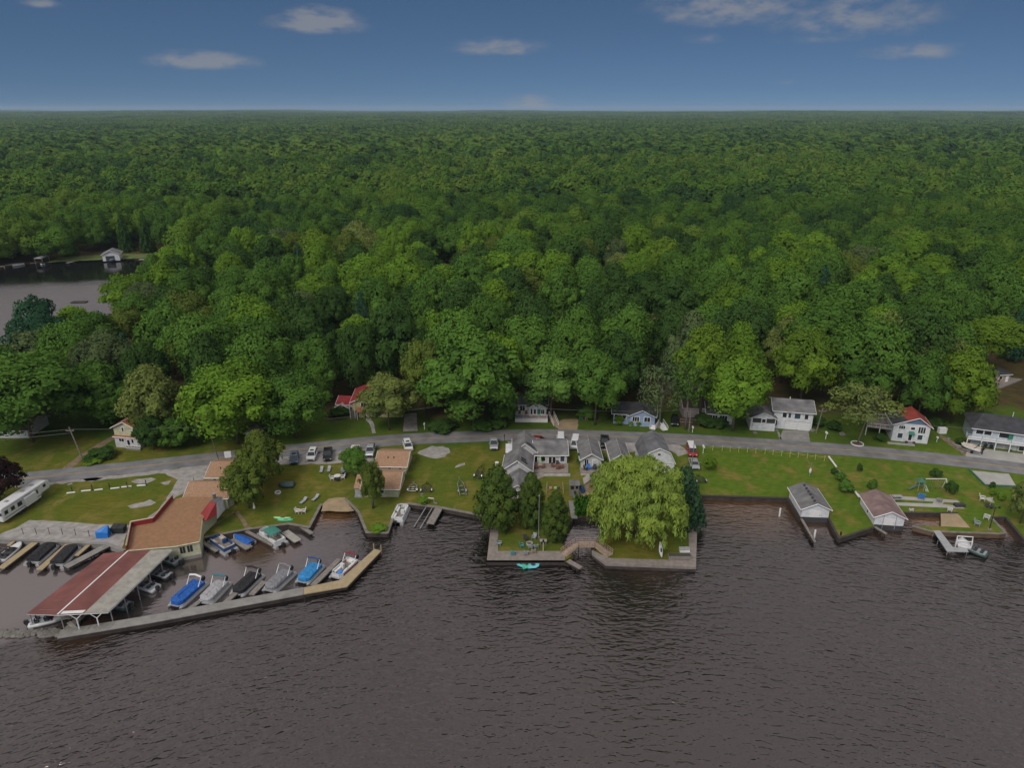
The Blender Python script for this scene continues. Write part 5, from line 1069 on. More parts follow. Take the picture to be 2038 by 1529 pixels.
for (A1, B1, n_) in ((lA, lB, 6), (eA, eB, 6), (rA, rB, 6)):
    for i in range(n_):
        x = mixp(A1, B1, (i+.15)/(n_-.7)); t.part('post', M().tube([(x[0], x[1], -1), (x[0], x[1], x[2]-.12)], .085, 6), 'galvanised', world=True)
for a_, b2_ in ((lB, rB), (rB, eB), (lA, lB), (eA, eB)): t.part('beam', M().tube([(*a_[:2], a_[2]-.16), (*b2_[:2], b2_[2]-.16)], .08, 4), 'galvanised', world=True)
for k in (.35, .75):
    x = mixp(rB, eB, k); t.part('front_post', M().tube([(x[0], x[1], .5), (x[0], x[1], x[2]-.9)], .1), 'white_trim', world=True)
    for s in (-.12, .12): y = mixp(rB, eB, k+s); t.part('brace', M().tube([(x[0], x[1], x[2]-1.0), (y[0], y[1], y[2]-.15)], .06), 'white_trim', world=True)
w1 = [P(60, 1243, .5), P(140, 1229, .5)]; t.part('walkway', M().prism(rectpoly(*w1, .3), .45, .6), 'white_roof', world=True); t.part('walkway', M().prism(rectpoly(P(137, 1240, .5), P(160, 1262, .5), .3), .5, .65), 'white_roof', world=True)
w2 = [mixp(rA, rB, .0), mixp(rA, rB, 1)]; t.part('walkway', M().prism(rectpoly(w2[0][:2], w2[1][:2], .6), .45, .6), 'old_wood', world=True)
# boathouses
def boathouse(lab, FL, FR, BL, roofm, h, rise):
    t = house('boathouse', lab, FL, 'boathouse'); L_, R_ = P(*FL), P(*FR); u = Vector(R_)-Vector(L_); v_ = Vector(P(*BL))-Vector(L_); b = Blk(t, L_, R_, 1, h, 0, (L_[0]+v_.x, L_[1]+v_.y)); b.walls('white_siding', 'y', rise, base=.05); b.roof(roofm, 'y', rise, .4); b.door(.50, -.2, b.W*.42, 1.9, m='white_trim', name='boat_door')
    q = b.slabon('front', .5, -.9, b.W*.98, 1.15, .03, .08); t.part('water_opening', q, 'chair_dark', world=True); return t, b
t, b = boathouse('white boathouse with grey roof and row of dark ridge vents', (1594, 1031), (1648, 1033), (1570, 990), 'light_grey_roof', 2.2, 1.2)
for i in range(6): y = b.d*(.06+.155*i); t.part('ridge_vent', M().prism([b.p(b.W*.42, y, 0)[:2], b.p(b.W*.48, y, 0)[:2], b.p(b.W*.48, y+.45, 0)[:2], b.p(b.W*.42, y+.45, 0)[:2]], b.z0+b.h+.9, b.z0+b.h+1.45), 'chair_dark', world=True)
t, b = boathouse('white boathouse with faded pink brown roof beside the sandy basin', (1738.5, 1046), (1797, 1050), (1711, 1003), 'pink_roof', 2.1, 1.25); b.win(.45, .5, .5, .9, 'left')
for a in (.29, .71): t.part('door_track', b.slabon('front', a, -.6, .08, 3.0, .06, .12), 'chair_grey', world=True)
# far side of the back lake
t = T('boathouse', 'small white boathouse on the far shore of the back lake', 'boathouse', (*P(222, 518), LAND)); b = Blk(t, P(205, 519), P(239, 517), 9, 3.2); b.walls('white_siding', 'y', 1.8); b.roof('light_grey_roof', 'y', 1.8, .5); b.door(.45, -.6, 4.2, 2.9, m='chair_dark', name='boat_door'); t.part('moored_boat_cover', M().ell(b.p(b.W*.55, -1, .4), (1.3, 2, .7), 8, 5), 'paint_bluegrey', world=True)
t = T('house', 'pinkish house among trees at the far left beyond the back lake', 'house', (*P(4, 484), LAND)); b = Blk(t, P(-22, 486), P(21, 484), 9, 4.5); b.walls('pink_siding', 'x', 2); b.roof('brown_roof', 'x', 2, .6); b.win(.5, 1.5, 2, 1.5); b.win(.8, 1.5, 1.5, 1.5)
t = T('house', 'pale grey house peeking through the wood far beyond the lake', 'house', (*P(600, 438), LAND)); b = Blk(t, P(586, 440), P(614, 438), 12, 9); b.walls('pale_wall', 'x', 3); b.roof('brown_roof', 'x', 3, .6); b.win(.3, 4, 2, 2); b.win(.7, 4, 2, 2)
t = T('hillside_shed', 'small dark shed with pale plank deck on the hillside at right', 'shed', (*P(1990, 764), LAND)); b = Blk(t, P(1976, 764), P(2008, 762), 4, 2.6); b.walls('bridge_wood'); b.roof('dark_roof', 'shed', .6, .3); b.win(.4, 1.2, 1.0, .8, trim='white_trim'); b.door(.8, .1, .9, 2.0, m='white_trim')
t.part('deck', M().prism([P(1955, 766), P(1990, 775), P(2034, 757), P(2010, 754)], LAND, LAND+.4), 'old_wood', world=True)
t = house('play_tower', 'grey weathered wooden play tower with ladder and flat roof', (1141, 985), 'play tower'); b = Blk(t, P(1134, 988), P(1152, 988), 1.7, 2.6); b.walls('old_wood'); b.roof('light_grey_roof', 'shed', .15, .15, trim='old_wood'); b.win(.75, 1.6, .6, .7, trim='old_wood'); b.win(.25, 1.6, .5, .5, trim='dark_wood'); b.door(.5, 0, .7, 1.2, m='chair_dark')
stairs(t, P(1144, 991), P(1148, 999), .9, .8, 'old_wood', 'old_wood', 4)
t = house('playhouse', 'wooden playhouse with pale gabled roof and dark tube slide', (1172, 976), 'playhouse'); b = Blk(t, P(1164, 978), P(1184, 978), 2, 2.0); b.walls('bridge_wood', 'y', .9); b.roof('white_roof', 'y', .9, .3, trim=None); b.win(.6, .6, .9, .8, trim='new_wood', pane='chair_red')
t.part('tube_slide', M().tube([D(1156, 966, 2.6), D(1158, 973, 2.0), D(1161, 980, 1.2)], .42, 8), 'navy_canvas', world=True)
# ------------------------------------------------------------------ vehicles
def along_y(prof, W, inset=.1, taper=.9):
    "a side profile (y, z) given the car's width, with softened sides"
    cy = sum(p[0] for p in prof)/len(prof); cz = sum(p[1] for p in prof)/len(prof)
    s = lambda x, k: [(x, cy+(y-cy)*k, cz+(z-cz)*k) for y, z in prof]
    return M().loft([s(-W/2, taper), s(-W/2+inset, 1), s(W/2-inset, 1), s(W/2, taper)])
def car(name, label, p, q, kind='suv', paint='paint_grey', cat=None, group='vehicles parked by the road', z=LAND, top=None):
    "p front bumper, q rear bumper in the photograph"
    a, b = P(*p), P(*q); rz = ang(b, a)-math.pi/2; c = ((a[0]+b[0])/2, (a[1]+b[1])/2, z+.03)
    t = T(name, label, cat or kind, c, rz, group); W = 1.95
    L_ = {'suv': 4.7, 'pickup': 5.7, 'van': 5.2, 'sedan': 4.6}[kind]; h = L_/2
    if kind == 'pickup': body = [(-h, .45), (-h, 1.15), (-h+1.75, 1.15), (h-1.55, 1.15), (h-.15, 1.05), (h, .85), (h, .45)]; gh = (-h+1.8, h-1.35, -h+1.95, h-2.15, 1.14, 1.86)
    elif kind == 'van': body = [(-h, .4), (-h, 1.15), (h-.9, 1.15), (h-.1, .95), (h, .75), (h, .4)]; gh = (-h+.03, h-.6, -h+.15, h-1.35, 1.14, 1.98)
    elif kind == 'sedan': body = [(-h, .4), (-h+.05, .95), (h-1.3, .98), (h-.1, .82), (h, .65), (h, .4)]; gh = (-h+.6, h-1.1, -h+1.2, h-1.9, .97, 1.42)
    else: body = [(-h, .42), (-h+.03, 1.1), (h-1.2, 1.1), (h-.12, .98), (h, .78), (h, .42)]; gh = (-h+.08, h-.95, -h+.45, h-1.75, 1.09, 1.74)
    t.part('body', along_y(body, W), paint)
    y0, y1, ty0, ty1, z0, z1 = gh; w0, w1 = W/2-.08, W/2-.26
    sec = lambda ya, yb, w_, z_: [(-w_, ya, z_), (w_, ya, z_), (w_, yb, z_), (-w_, yb, z_)]
    t.part('cabin_glass', M().loft([sec(y0, y1, w0, z0), sec(ty0, ty1, w1, z1)]), 'glass')
    t.part('roof_panel', M().loft([sec(ty0-.06, ty1+.05, w1+.04, z1-.03), sec(ty0+.02, ty1-.05, w1-.03, z1+.06)]), top or paint)
    for s in (-1, 1): t.part('pillar', M().tube([(s*w0, y1, z0), (s*w1, ty1, z1)], .05, 4), paint); t.part('pillar', M().tube([(s*w0, (y0+y1)/2, z0), (s*w1, (ty0+ty1)/2, z1)], .05, 4), paint)
    if kind == 'suv': t.part('sunroof', M().box(-.42, .42, ty1-1.0, ty1-.3, z1+.062, z1+.075), 'black_gel')
    if kind == 'pickup': t.part('bed', M().box(-W/2+.16, W/2-.16, -h+.12, -h+1.72, 1.13, 1.165), 'black_gel')
    for sx in (-1, 1):
        for sy in (-1, 1):
            x, y = sx*(W/2-.13), sy*(h-.95); w_ = t.part('wheel', M().tube([(x-.12, y, .35), (x+.12, y, .35)], .36, 12), 'tyre')
            link('rim', M().tube([(x+sx*.10, y, .35), (x+sx*.128, y, .35)], .21, 10).mesh('rim', 'chrome'), w_)
        t.part('headlight', M().box(sx*.72-.17, sx*.72+.17, h-.07, h+.012, .74, .88), 'lamp_lens'); t.part('taillight', M().box(sx*.78-.1, sx*.78+.1, -h-.012, -h+.05, .8, 1.05), 'red_gel'); t.part('mirror', M().box(sx*(W/2+.02), sx*(W/2+.2), h-1.9, h-1.75, 1.1, 1.28), paint)
    t.part('grille', M().box(-.6, .6, h-.02, h+.012, .5, .68), 'black_gel'); return t
car('parked_suv', 'grey blue suv with dark sunroof, left of three vehicles parked on the verge', (585, 930), (588, 906), 'suv', 'paint_bluegrey')
car('parked_suv', 'white suv between grey suv and black pickup on the verge', (617, 923), (627, 899), 'suv', 'paint_white')
car('pickup_truck', 'black pickup with dark bed at the right of three verge vehicles', (652, 924), (654, 896), 'pickup', 'paint_black')
car('pickup_truck', 'silver pickup partly hidden by the tan roofed roadside cabin', (734, 916), (742, 888), 'pickup', 'paint_silver')
car('parked_car', 'white car mostly hidden behind the small round lawn tree', (703, 912), (709, 892), 'sedan', 'paint_white')
car('parked_suv', 'white suv nosed behind the tan cabin next to the round gravel patch', (815, 903), (809, 883), 'suv', 'paint_white')
car('pickup_truck', 'grey white pickup alone on the grass left of the grey lake house', (983, 902), (983, 875), 'pickup', 'paint_silver')
car('parked_van', 'white van on the grass left of the narrow grey cottage', (1143, 898), (1146, 878), 'van', 'paint_white')
car('parked_car', 'white vehicle roof showing behind the grey lake house', (1116, 893), (1116, 873), 'van', 'paint_white')
car('pickup_truck', 'black pickup with loaded bed between the two narrow grey cottages', (1203, 898), (1203, 872), 'pickup', 'paint_black')
car('parked_car', 'dark red car behind the ridge of the grey lake house', (1080, 882), (1063, 880), 'sedan', 'paint_maroon')
car('parked_suv', 'black suv in the shade right of the blue cottage', (1343, 855), (1342, 832), 'suv', 'paint_black')
car('parked_van', 'red van with white roof beside the grass lot right of the barn', (1380, 914), (1372, 891), 'van', 'paint_red', top='paint_white')
car('parked_car', 'small silver grey car behind the slim pole, below the red van', (1384, 938), (1378, 919), 'sedan', 'paint_silver')
# fifth wheel camper
a, b = P(6, 1040), P(88, 985); t = T('camper_trailer', 'long white fifth wheel camper on the grass at the left edge', 'camper', ((a[0]+b[0])/2, (a[1]+b[1])/2, LAND), ang(a, b)-math.pi/2)
h = 6.2
t.part('body', along_y([(-h, .7), (-h, 3.3), (-h+.3, 3.45), (h-1.0, 3.45), (h-.2, 3.1), (h, 2.4), (h-.3, 1.6), (h-2.6, 1.5), (h-2.9, .7)], 2.5, .12, .97), 'paint_white')
for y, z, l, zz_ in ((-5.2, 1.9, .7, .7), (-3.6, 1.9, .8, .7), (-1.9, 1.8, 1.0, .8), (.4, 1.6, .8, 1.3), (2.2, 2.0, 1.1, .7), (4.6, 2.4, .6, .5)):
    fr = t.part('window', M().box(1.25, 1.27, y-l/2-.08, y+l/2+.08, z-.08, z+zz_+.08), 'paint_grey'); link('pane', M().box(1.26, 1.285, y-l/2, y+l/2, z, z+zz_).mesh('pane', 'glass'), fr)
for x in (-.7, .7): fr = t.part('window', M().box(x-.45, x+.45, -h-.02, -h+.03, 1.9, 2.6), 'paint_grey'); link('pane', M().box(x-.38, x+.38, -h-.035, -h, 1.97, 2.53).mesh('pane', 'blue_glass'), fr)
t.part('stripe', M().box(1.25, 1.262, -5.8, 4.0, 1.15, 1.32), 'paint_grey'); t.part('slide_out', M().box(1.2, 1.75, -1.0, 1.9, 1.0, 2.9), 'paint_white'); t.part('awning', M().tube([(1.36, -5, 3.2), (1.36, 3.4, 3.2)], .1), 'chair_grey')
for y in (-3.4, .6, 3.0): t.part('roof_vent', M().box(-.3, .3, y-.3, y+.3, 3.44, 3.62), 'white_roof')
for s in (-1, 1):
    for y in (-2.2, -1.2): t.part('wheel', M().tube([(s*.98, y, .42), (s*1.24, y, .42)], .42, 12), 'tyre')
    t.part('jack_leg', M().tube([(s*.8, h-2.6, 0), (s*.8, h-2.6, 1.3)], .07), 'galvanised')
solo('storage_bin', 'bright blue slant topped plastic bin on the gravel lot', 'bin', M().loft([[(-1, -.7, 0), (1, -.7, 0), (1, .7, 0), (-1, .7, 0)], [(-1.05, -.75, 1.0), (1.05, -.75, 1.0), (1.05, .75, 1.0), (-1.05, .75, 1.0)], [(-1.05, -.6, 1.5), (-.1, -.75, 1.35), (1.05, .1, 2.3), (-.2, .75, 1.6)]]), 'bin_blue', P(207, 1068), .15)
t = T('dumpster', 'dark green rubbish container beside the red parapet', 'dumpster', P(238, 1060)); t.part('bin', M().loft([[(-1.1, -.6, .15), (1.1, -.6, .15), (1.1, .6, .15), (-1.1, .6, .15)], [(-1.25, -.75, 1.2), (1.25, -.75, 1.2), (1.25, .75, 1.35), (-1.25, .75, 1.35)]]), 'dumpster_green')
for s in (-1, 1): t.part('lid', M().slab([(s*.62-.58, -.78, 1.24), (s*.62+.58, -.78, 1.24), (s*.62+.58, .76, 1.42), (s*.62-.58, .76, 1.42)], .05).shift(0, 0, .05), 'black_gel'); t.part('wheel', M().tube([(s*.8, -.3, .09), (s*.9, -.3, .09)], .09, 8), 'tyre')

# ------------------------------------------------------------------ boats
def motor(t, y, s=1, m='motor_black'):
    o = t.part('outboard_motor', M().loft([[(-.16*s, y-.45, .35), (.16*s, y-.45, .35), (.16*s, y, .35), (-.16*s, y, .35)], [(-.24*s, y-.62, .75), (.24*s, y-.62, .75), (.24*s, y-.02, .75), (-.24*s, y-.02, .75)], [(-.2*s, y-.6, 1.15), (.2*s, y-.6, 1.15), (.2*s, y-.1, 1.1), (-.2*s, y-.1, 1.1)]]), m)
    link('shaft', M().box(-.07, .07, y-.4, y-.15, -.5, .4).mesh('shaft', 'motor_black'), o)
def pontoon(label, bow, stern, cover=None, rails='white_gel', seats='tan_vinyl', bimini=None, canopy=None, stripe=None, wf=1.0, mm='motor_black', z=0, name='pontoon_boat', group='boats in the marina', L0=None):
    a, b = P(*bow, .6), P(*stern, .6); L_ = L0 or min(8.2, max(5.6, math.dist(a, b))); c = ((a[0]+b[0])/2, (a[1]+b[1])/2, z); t = T(name, label, 'boat', c, ang(b, a)-math.pi/2, group); W = 2.6*wf; h = L_/2
    for s in (-1, 1): t.part('pontoon', M().tube([(s*W*.42, -h, .14), (s*W*.42, h-.9, .14), (s*W*.42, h-.25, .24), (s*W*.42, h+.05, .38)], [.36, .36, .26, .04], 10), 'aluminium', smooth=False)
    dk = lambda k, z_: [(-W/2*k, -h+.1, z_), (W/2*k, -h+.1, z_), (W/2*k, h-.7, z_), (W*.28*k, h-.1, z_), (-W*.28*k, h-.1, z_), (-W/2*k, h-.7, z_)]
    t.part('deck', M().loft([dk(1, .46), dk(1, .58)]), 'aluminium')
    fw = W*.43; y0, y1 = -h+.75, h-.45
    ring = [(-fw, y0), (fw, y0), (fw, y1-.6), (fw*.62, y1), (-fw*.62, y1), (-fw, y1-.6)]
    if cover:
        k = [1.05, 1.02, .86, .10]; zz_ = [.60, 1.16, 1.26, 1.52]; rd = random.Random(label)
        secs = [[(x*k_+rd.uniform(-.05, .05)*(i > 1), (y-(y0+y1)/2)*(k_ if i < 3 else .78)+(y0+y1)/2, z_+rd.uniform(-.10, .10)*(i > 0)) for x, y in ring] for i, (k_, z_) in enumerate(zip(k, zz_))]
        t.part('cover', M().loft(secs), cover, smooth=False)
    else:
        for p, q in zip(ring, ring[1:]+ring[:1]): t.part('side_panel', M().prism(rectpoly(p, q, .035), .58, 1.22), rails)
        if stripe:
            for s in (-1, 1): t.part('stripe', M().box(s*fw-.05, s*fw+.05, y0+.1, y1-.7, .72, .98), stripe)
        for x0, x1, ya, yb in ((-fw+.06, -fw+.62, y0+.1, y0+2.0), (fw-.62, fw-.06, y1-2.6, y1-.7), (-fw+.06, -fw+.62, y1-2.4, y1-.8), (-.3, fw-.06, y0+.06, y0+.6)):
            s_ = t.part('seat', M().box(x0, x1, ya, yb, .58, .98), seats); link('seat_back', M().box(x0 if x0 < 0 and x1 < 0 else x1-.14, x0+.14 if x0 < 0 and x1 < 0 else x1, ya, yb, .98, 1.3).mesh('seat_back', seats), s_)
        t.part('console', M().box(.15, .85, -.2, .3, .58, 1.45), rails); t.part('floor', M().box(-fw+.05, fw-.05, y0+.05, y1-.6, .585, .6), 'old_wood')
    if bimini:   # folded canvas on a raised hoop
        q = M(); yb = y0+.6; q.tube([(-fw, yb+.9, 1.15), (-fw*1.02, yb-.1, 2.45), (0, yb-.15, 2.62), (fw*1.02, yb-.1, 2.45), (fw, yb+.9, 1.15)], .07, 5); q.tube([(-fw, yb-.3, 1.15), (-fw*1.0, yb+.2, 2.0)], .05, 5); q.tube([(fw, yb-.3, 1.15), (fw*1.0, yb+.2, 2.0)], .05, 5); t.part('bimini_frame', q, 'white_trim')
        t.part('bimini_canvas', M().tube([(-fw*1.0, yb-.1, 2.45), (0, yb-.15, 2.64), (fw*1.0, yb-.1, 2.45)], .16, 6), bimini)
    if canopy:
        q = M(); yc = -h*.1
        q.loft([[(x, y, 2.35-.18*(x/fw)**2-(.0 if j else .1)) for x in (-fw, -fw*.5, 0, fw*.5, fw)]+[(x, y, 2.28-.18*(x/fw)**2-(.0 if j else .1)) for x in (fw, fw*.5, 0, -fw*.5, -fw)] for j, y in enumerate((yc-1.4, yc-.5, yc+.5, yc+1.4))]); t.part('canopy', q, canopy)
        for sx in (-1, 1):
            for sy in (-1, 1): t.part('canopy_pole', M().tube([(sx*fw*.97, yc+sy*.5, 1.2), (sx*fw*.97, yc+sy*1.3, 2.15)], .035, 5), 'aluminium')
    motor(t, -h, 1.1, mm); return t
def runabout(label, bow, stern, cover=None, hull='white_gel', inner='chair_grey', L0=None, name='motorboat', group='boats in the marina', z=0, mm='motor_black', mot=True):
    a, b = P(*bow, .5), P(*stern, .5); L_ = L0 or min(6.5, max(4.2, math.dist(a, b))); c = ((a[0]+b[0])/2, (a[1]+b[1])/2, z); t = T(name, label, 'boat', c, ang(b, a)-math.pi/2, group); h = L_/2; W = 2.1
    st = [(-h, 1.0, 0), (-h*.3, 1.02, 0), (h*.3, .95, .03), (h*.68, .66, .1), (h*.9, .30, .2), (h, .05, .3)]
    t.part('hull', M().loft([[(-W/2*k, y, .62+zr*.5), (-W/2*k*.9, y, .1+zr), (0, y, -.25+zr*1.6), (W/2*k*.9, y, .1+zr), (W/2*k, y, .62+zr*.5)] for y, k, zr in st]), hull, smooth=True)
    st2 = [(-h+.05, .95, 0), (0, .97, 0), (h*.3, .9, .03), (h*.66, .62, .1), (h*.88, .26, .2)]
    if cover: t.part('cover', M().loft([[(-W/2*k*1.03, y, .58+zr*.5), (-W/2*k*.5, y, .98-.1*abs(y/h)), (0, y, 1.2-.2*abs(y/h)), (W/2*k*.5, y, .98-.1*abs(y/h)), (W/2*k*1.03, y, .58+zr*.5)] for y, k, zr in st2]), cover)
    else:
        t.part('foredeck', M().loft([[(-W/2*k*.96, y, .63+zr*.5), (0, y, .72+zr*.5), (W/2*k*.96, y, .63+zr*.5)] for y, k, zr in st2[2:]]), hull)
        t.part('cockpit', M().box(-W*.42, W*.42, -h+.3, h*.3, .61, .66), inner); t.part('windscreen', M().slab([(-.8, h*.28, .66), (.8, h*.28, .66), (.7, h*.12, 1.15), (-.7, h*.12, 1.15)], .03), 'glass')
        for x, y in ((-.45, -.1), (.45, -.1), (-.45, -h*.55), (.45, -h*.55)): s_ = t.part('seat', M().box(x-.25, x+.25, y-.25, y+.25, .66, .95), 'chair_dark'); link('seat_back', M().box(x-.25, x+.25, y-.3, y-.2, .95, 1.35).mesh('seat_back', 'chair_dark'), s_)
    if mot: motor(t, -h, 1, mm)
    return t
pontoon('pontoon boat under deep blue tarp, leftmost of the row along the breakwater', (345, 1207), (402, 1156), 'blue_cover', bimini='white_trim')
pontoon('pontoon boat under whitish grey cover with teal folded canopy along the breakwater', (404, 1202), (448, 1156), 'grey_cover', bimini='teal_canvas')
pontoon('pontoon boat under black cover with raised canopy hoop along the breakwater', (468, 1184), (514, 1140), 'black_cover', bimini='black_cover')
pontoon('pontoon boat under mid grey cover with dark blue hull side by the breakwater', (532, 1177), (578, 1135), 'dark_grey_cover', bimini='dark_grey_cover')
pontoon('pontoon boat under light blue cover with blue hoop by the timber dock', (599, 1160), (634, 1122), 'light_blue_cover', bimini='navy_canvas')
t = pontoon('open white pontoon boat with red side stripes beside the timber dock', (665, 1151), (708, 1113), None, 'white_gel', 'chair_white', bimini='maroon_canvas', stripe='red_gel'); t.part('inflatable', M().ell((-.3, 1.7, 1.05), (.45, .7, .22), 8, 5), 'plastic_blue')
pontoon('open tan seated pontoon boat beside the restaurant wall', (424, 1070), (462, 1097), None, 'navy_canvas', 'tan_vinyl')
runabout('runabout under bright blue cover next to the tan pontoon boat', (466, 1066), (501, 1083), 'blue_cover')
pontoon('white deck boat with green canopy by the sloping seawall', (522, 1055), (562, 1084), None, 'white_gel', 'chair_white', canopy='green_canvas')
pontoon('pontoon boat with black cover in the left dock row, left of two', (106, 1082), (61, 1122), 'black_cover')
pontoon('pontoon boat with black cover in the left dock row, right of two', (149, 1086), (109, 1127), 'black_cover')
runabout('open black and white runabout at the far left dock', (36, 1085), (6, 1110), None, 'white_gel', 'chair_dark', 5.8)
for lab, b_, s_, hl in (('dark green bass boat under the shelter edge nearest the restaurant', (322, 1108), (350, 1118), 'boat_green'), ('black decked fishing boat second from the restaurant under the shelter', (300, 1138), (332, 1146), 'black_gel'), ('white fishing boat in the middle of the shelter slips', (272, 1160), (304, 1170), 'white_gel'), ('grey fishing boat with red fuel can near the shelter front', (214, 1198), (247, 1205), 'boat_green'), ('white covered boat under the left front corner of the red roof', (120, 1228), (72, 1238), 'white_gel')):
    t = runabout(lab, b_, s_, None, hl, 'chair_grey', 5.2, 'fishing_boat', 'boats under the shelter')
t = pontoon('white pontoon boat with black motor tied to the lawn point wall', (805, 1006), (788, 1040), None, 'white_gel', 'chair_white', group=None)
# boat on its trailer by the balcony house
b3 = runabout('beige runabout boat with black canopy frame on a trailer in the concrete yard', (1914, 897), (1946, 907), 'tan_vinyl', 'white_gel', name='boat_on_trailer', group=None, z=LAND+.75)
b3.part('trailer_frame', M().tube([(-.7, -2.4, -.35), (-.7, 1.2, -.35), (0, 3.6, -.35), (.7, 1.2, -.35), (.7, -2.4, -.35)], .07, 4), 'galvanised'); b3.part('canopy_frame', M().tube([(-1, -.8, .6), (-.95, -1.6, 1.7), (.95, -1.6, 1.7), (1, -.8, .6)], .07, 5), 'black_iron')
for s in (-1, 1): b3.part('wheel', M().tube([(s*.85, -.6, -.42), (s*1.05, -.6, -.42)], .33, 10), 'tyre')
# far lake boats, lift and docks
runabout('grey white motorboat moored on the far shore of the back lake', (16, 529), (40, 526), 'grey_cover', L0=9, group='boats on the back lake'); runabout('motorboat cut by the left edge on the far shore of the back lake', (-14, 534), (4, 532), 'grey_cover', L0=6, group='boats on the back lake')
t = T('boat_lift', 'covered boat lift on the far shore of the back lake', 'boat lift', (*P(85, 522, .5), 0)); t.part('canopy', M().loft([[(-2, y, 3.2), (0, y, 3.9), (2, y, 3.2), (2, y, 3.0), (-2, y, 3.0)] for y in (-3.5, 3.5)]), 'grey_cover')
for x in (-1.8, 1.8):
    for y in (-3, 3): t.part('post', M().tube([(x, y, -1), (x, y, 3.1)], .12), 'galvanised')
runabout('dark motorboat inside the covered lift across the back lake', (85, 521), (85, 526), 'black_cover', L0=6, group='boats on the back lake')
pier('dock', 'pale crooked dock on the far shore left of the white boathouse', P(165, 516, .6), P(134, 523, .6), 2.0, 'aluminium', .6); pier('dock', 'pale dock at the right end of the far lake shore', P(291, 509, .6), P(281, 517, .6), 2.6, 'aluminium', .6); pier('dock', 'low dock beside the boat lift across the back lake', P(60, 524, .6), P(78, 522, .6), 1.6, 'aluminium', .6)
t = T('swim_raft', 'small dark swim raft floating on the back lake', 'raft', (*P(158, 601, .2), .02)); t.part('platform', M().box(-3.0, 3.0, -1.3, 1.3, .05, .4), 'dark_wood'); t.part('ladder', M().tube([(2.9, 0, -.3), (2.9, 0, 1.1)], .1), 'galvanised')
# boat lifts
t = T('boat_lift', 'empty white rail boat lift beside the grey plank dock', 'boat lift', (*P(838, 1030, .5), 0))
for p, q in (((849, 1008), (824, 1048)), ((862, 1008), (836, 1052))): t.part('rail', M().tube([(*P(*p, .8), .8), (*P(*q, .3), .25)], .09, 5), 'aluminium', world=True)
for p in ((852, 1002), (864, 1003)): t.part('upright', M().tube([(*P(*p, .8), .5), (*P(*p, .8), 2.0)], .08, 5), 'aluminium', world=True)
t.part('crossbar', M().tube([(*P(852, 1002, .8), 2.0), (*P(864, 1003, .8), 2.0)], .07, 5), 'aluminium', world=True)
t = T('boat_lift', 'white tube boat lift frame beside the white L-shaped dock', 'boat lift', (*P(1918, 1082, .5), 0)); c4 = [P(x, y, 1.3) for x, y in ((1903, 1083), (1934, 1086), (1935, 1076), (1904, 1074))]
t.part('frame', M().tube([(*p, 2.0) for p in c4+c4[:1]], .09, 5), 'white_trim', world=True)
for p in c4: t.part('post', M().tube([(*p, -1), (*p, 2.0)], .08, 5), 'white_trim', world=True)
runabout('small dark open boat moored right of the tube lift', (1932, 1092), (1948, 1098), None, 'boat_green', 'chair_grey', 4.2, 'rowboat', None, mot=False); runabout('white personal watercraft on the tube lift', (1914, 1082), (1917, 1091), 'white_gel', 'white_gel', L0=3.0, name='watercraft', group=None, z=.6, mot=False)
def kayak(name, label, p, L_, rz, m, z=LAND+.02, roll=0, loc=None, W=.75):
    h = L_/2; st = [(-h, .05), (-h*.7, .6), (-h*.2, 1), (h*.3, .95), (h*.75, .5), (h, .05)]
    mb = M().loft([[(-W/2*k, y, .18+.1*abs(y/h)**2), (-W*.35*k, y, .0), (W*.35*k, y, .0), (W/2*k, y, .18+.1*abs(y/h)**2), (W*.25*k, y, .30+.1*abs(y/h)**2), (-W*.25*k, y, .30+.1*abs(y/h)**2)] for y, k in st])
    t = T(name, label, 'kayak' if name == 'kayak' else 'paddle boat', loc or (*P(*p), z), rz); o = t.part('hull', mb, m); t.part('cockpit', M().ell((0, -.1, .31), (W*.24, L_*.16, .035), 10, 4), 'chair_dark'); t.o.rotation_euler = (roll, 0, rz); return t
kayak('kayak', 'pale green kayak lying on the grass above the green canopied boat', (562, 1033), 3.4, 1.5, 'kayak_green'); kayak('kayak', 'second green kayak tucked against the pale green kayak', (568, 1037), 3.0, 1.6, 'kayak_emerald')
kayak('kayak', 'white kayak standing on end under the willow at the boardwalk', (1313, 1112), 2.8, .3, 'white_gel', roll=1.25, loc=(*P(1313, 1108), LAND+1.5))
for lab, p, m, rz in (('pale aqua paddle boat tied left in the group below the boardwalk', (1038, 1122), 'kayak_teal', .5), ('green paddle boat in the middle of the group below the boardwalk', (1047, 1124), 'kayak_emerald', -.35), ('turquoise paddle boat right in the group below the boardwalk', (1062, 1125), 'kayak_aqua', -.9), ('dark blue float behind the turquoise paddle boat', (1061, 1117), 'plastic_blue', .9)): kayak('paddle_boat', lab, p, 2.7, rz, m, loc=(*P(*p, .2), .05), W=1.9)
kayak('kayak', 'teal kayak standing on the sand beside the playhouse', (1185, 988), 2.4, 0, 'kayak_teal', roll=1.0, loc=(*P(1185, 988), LAND+1.1))

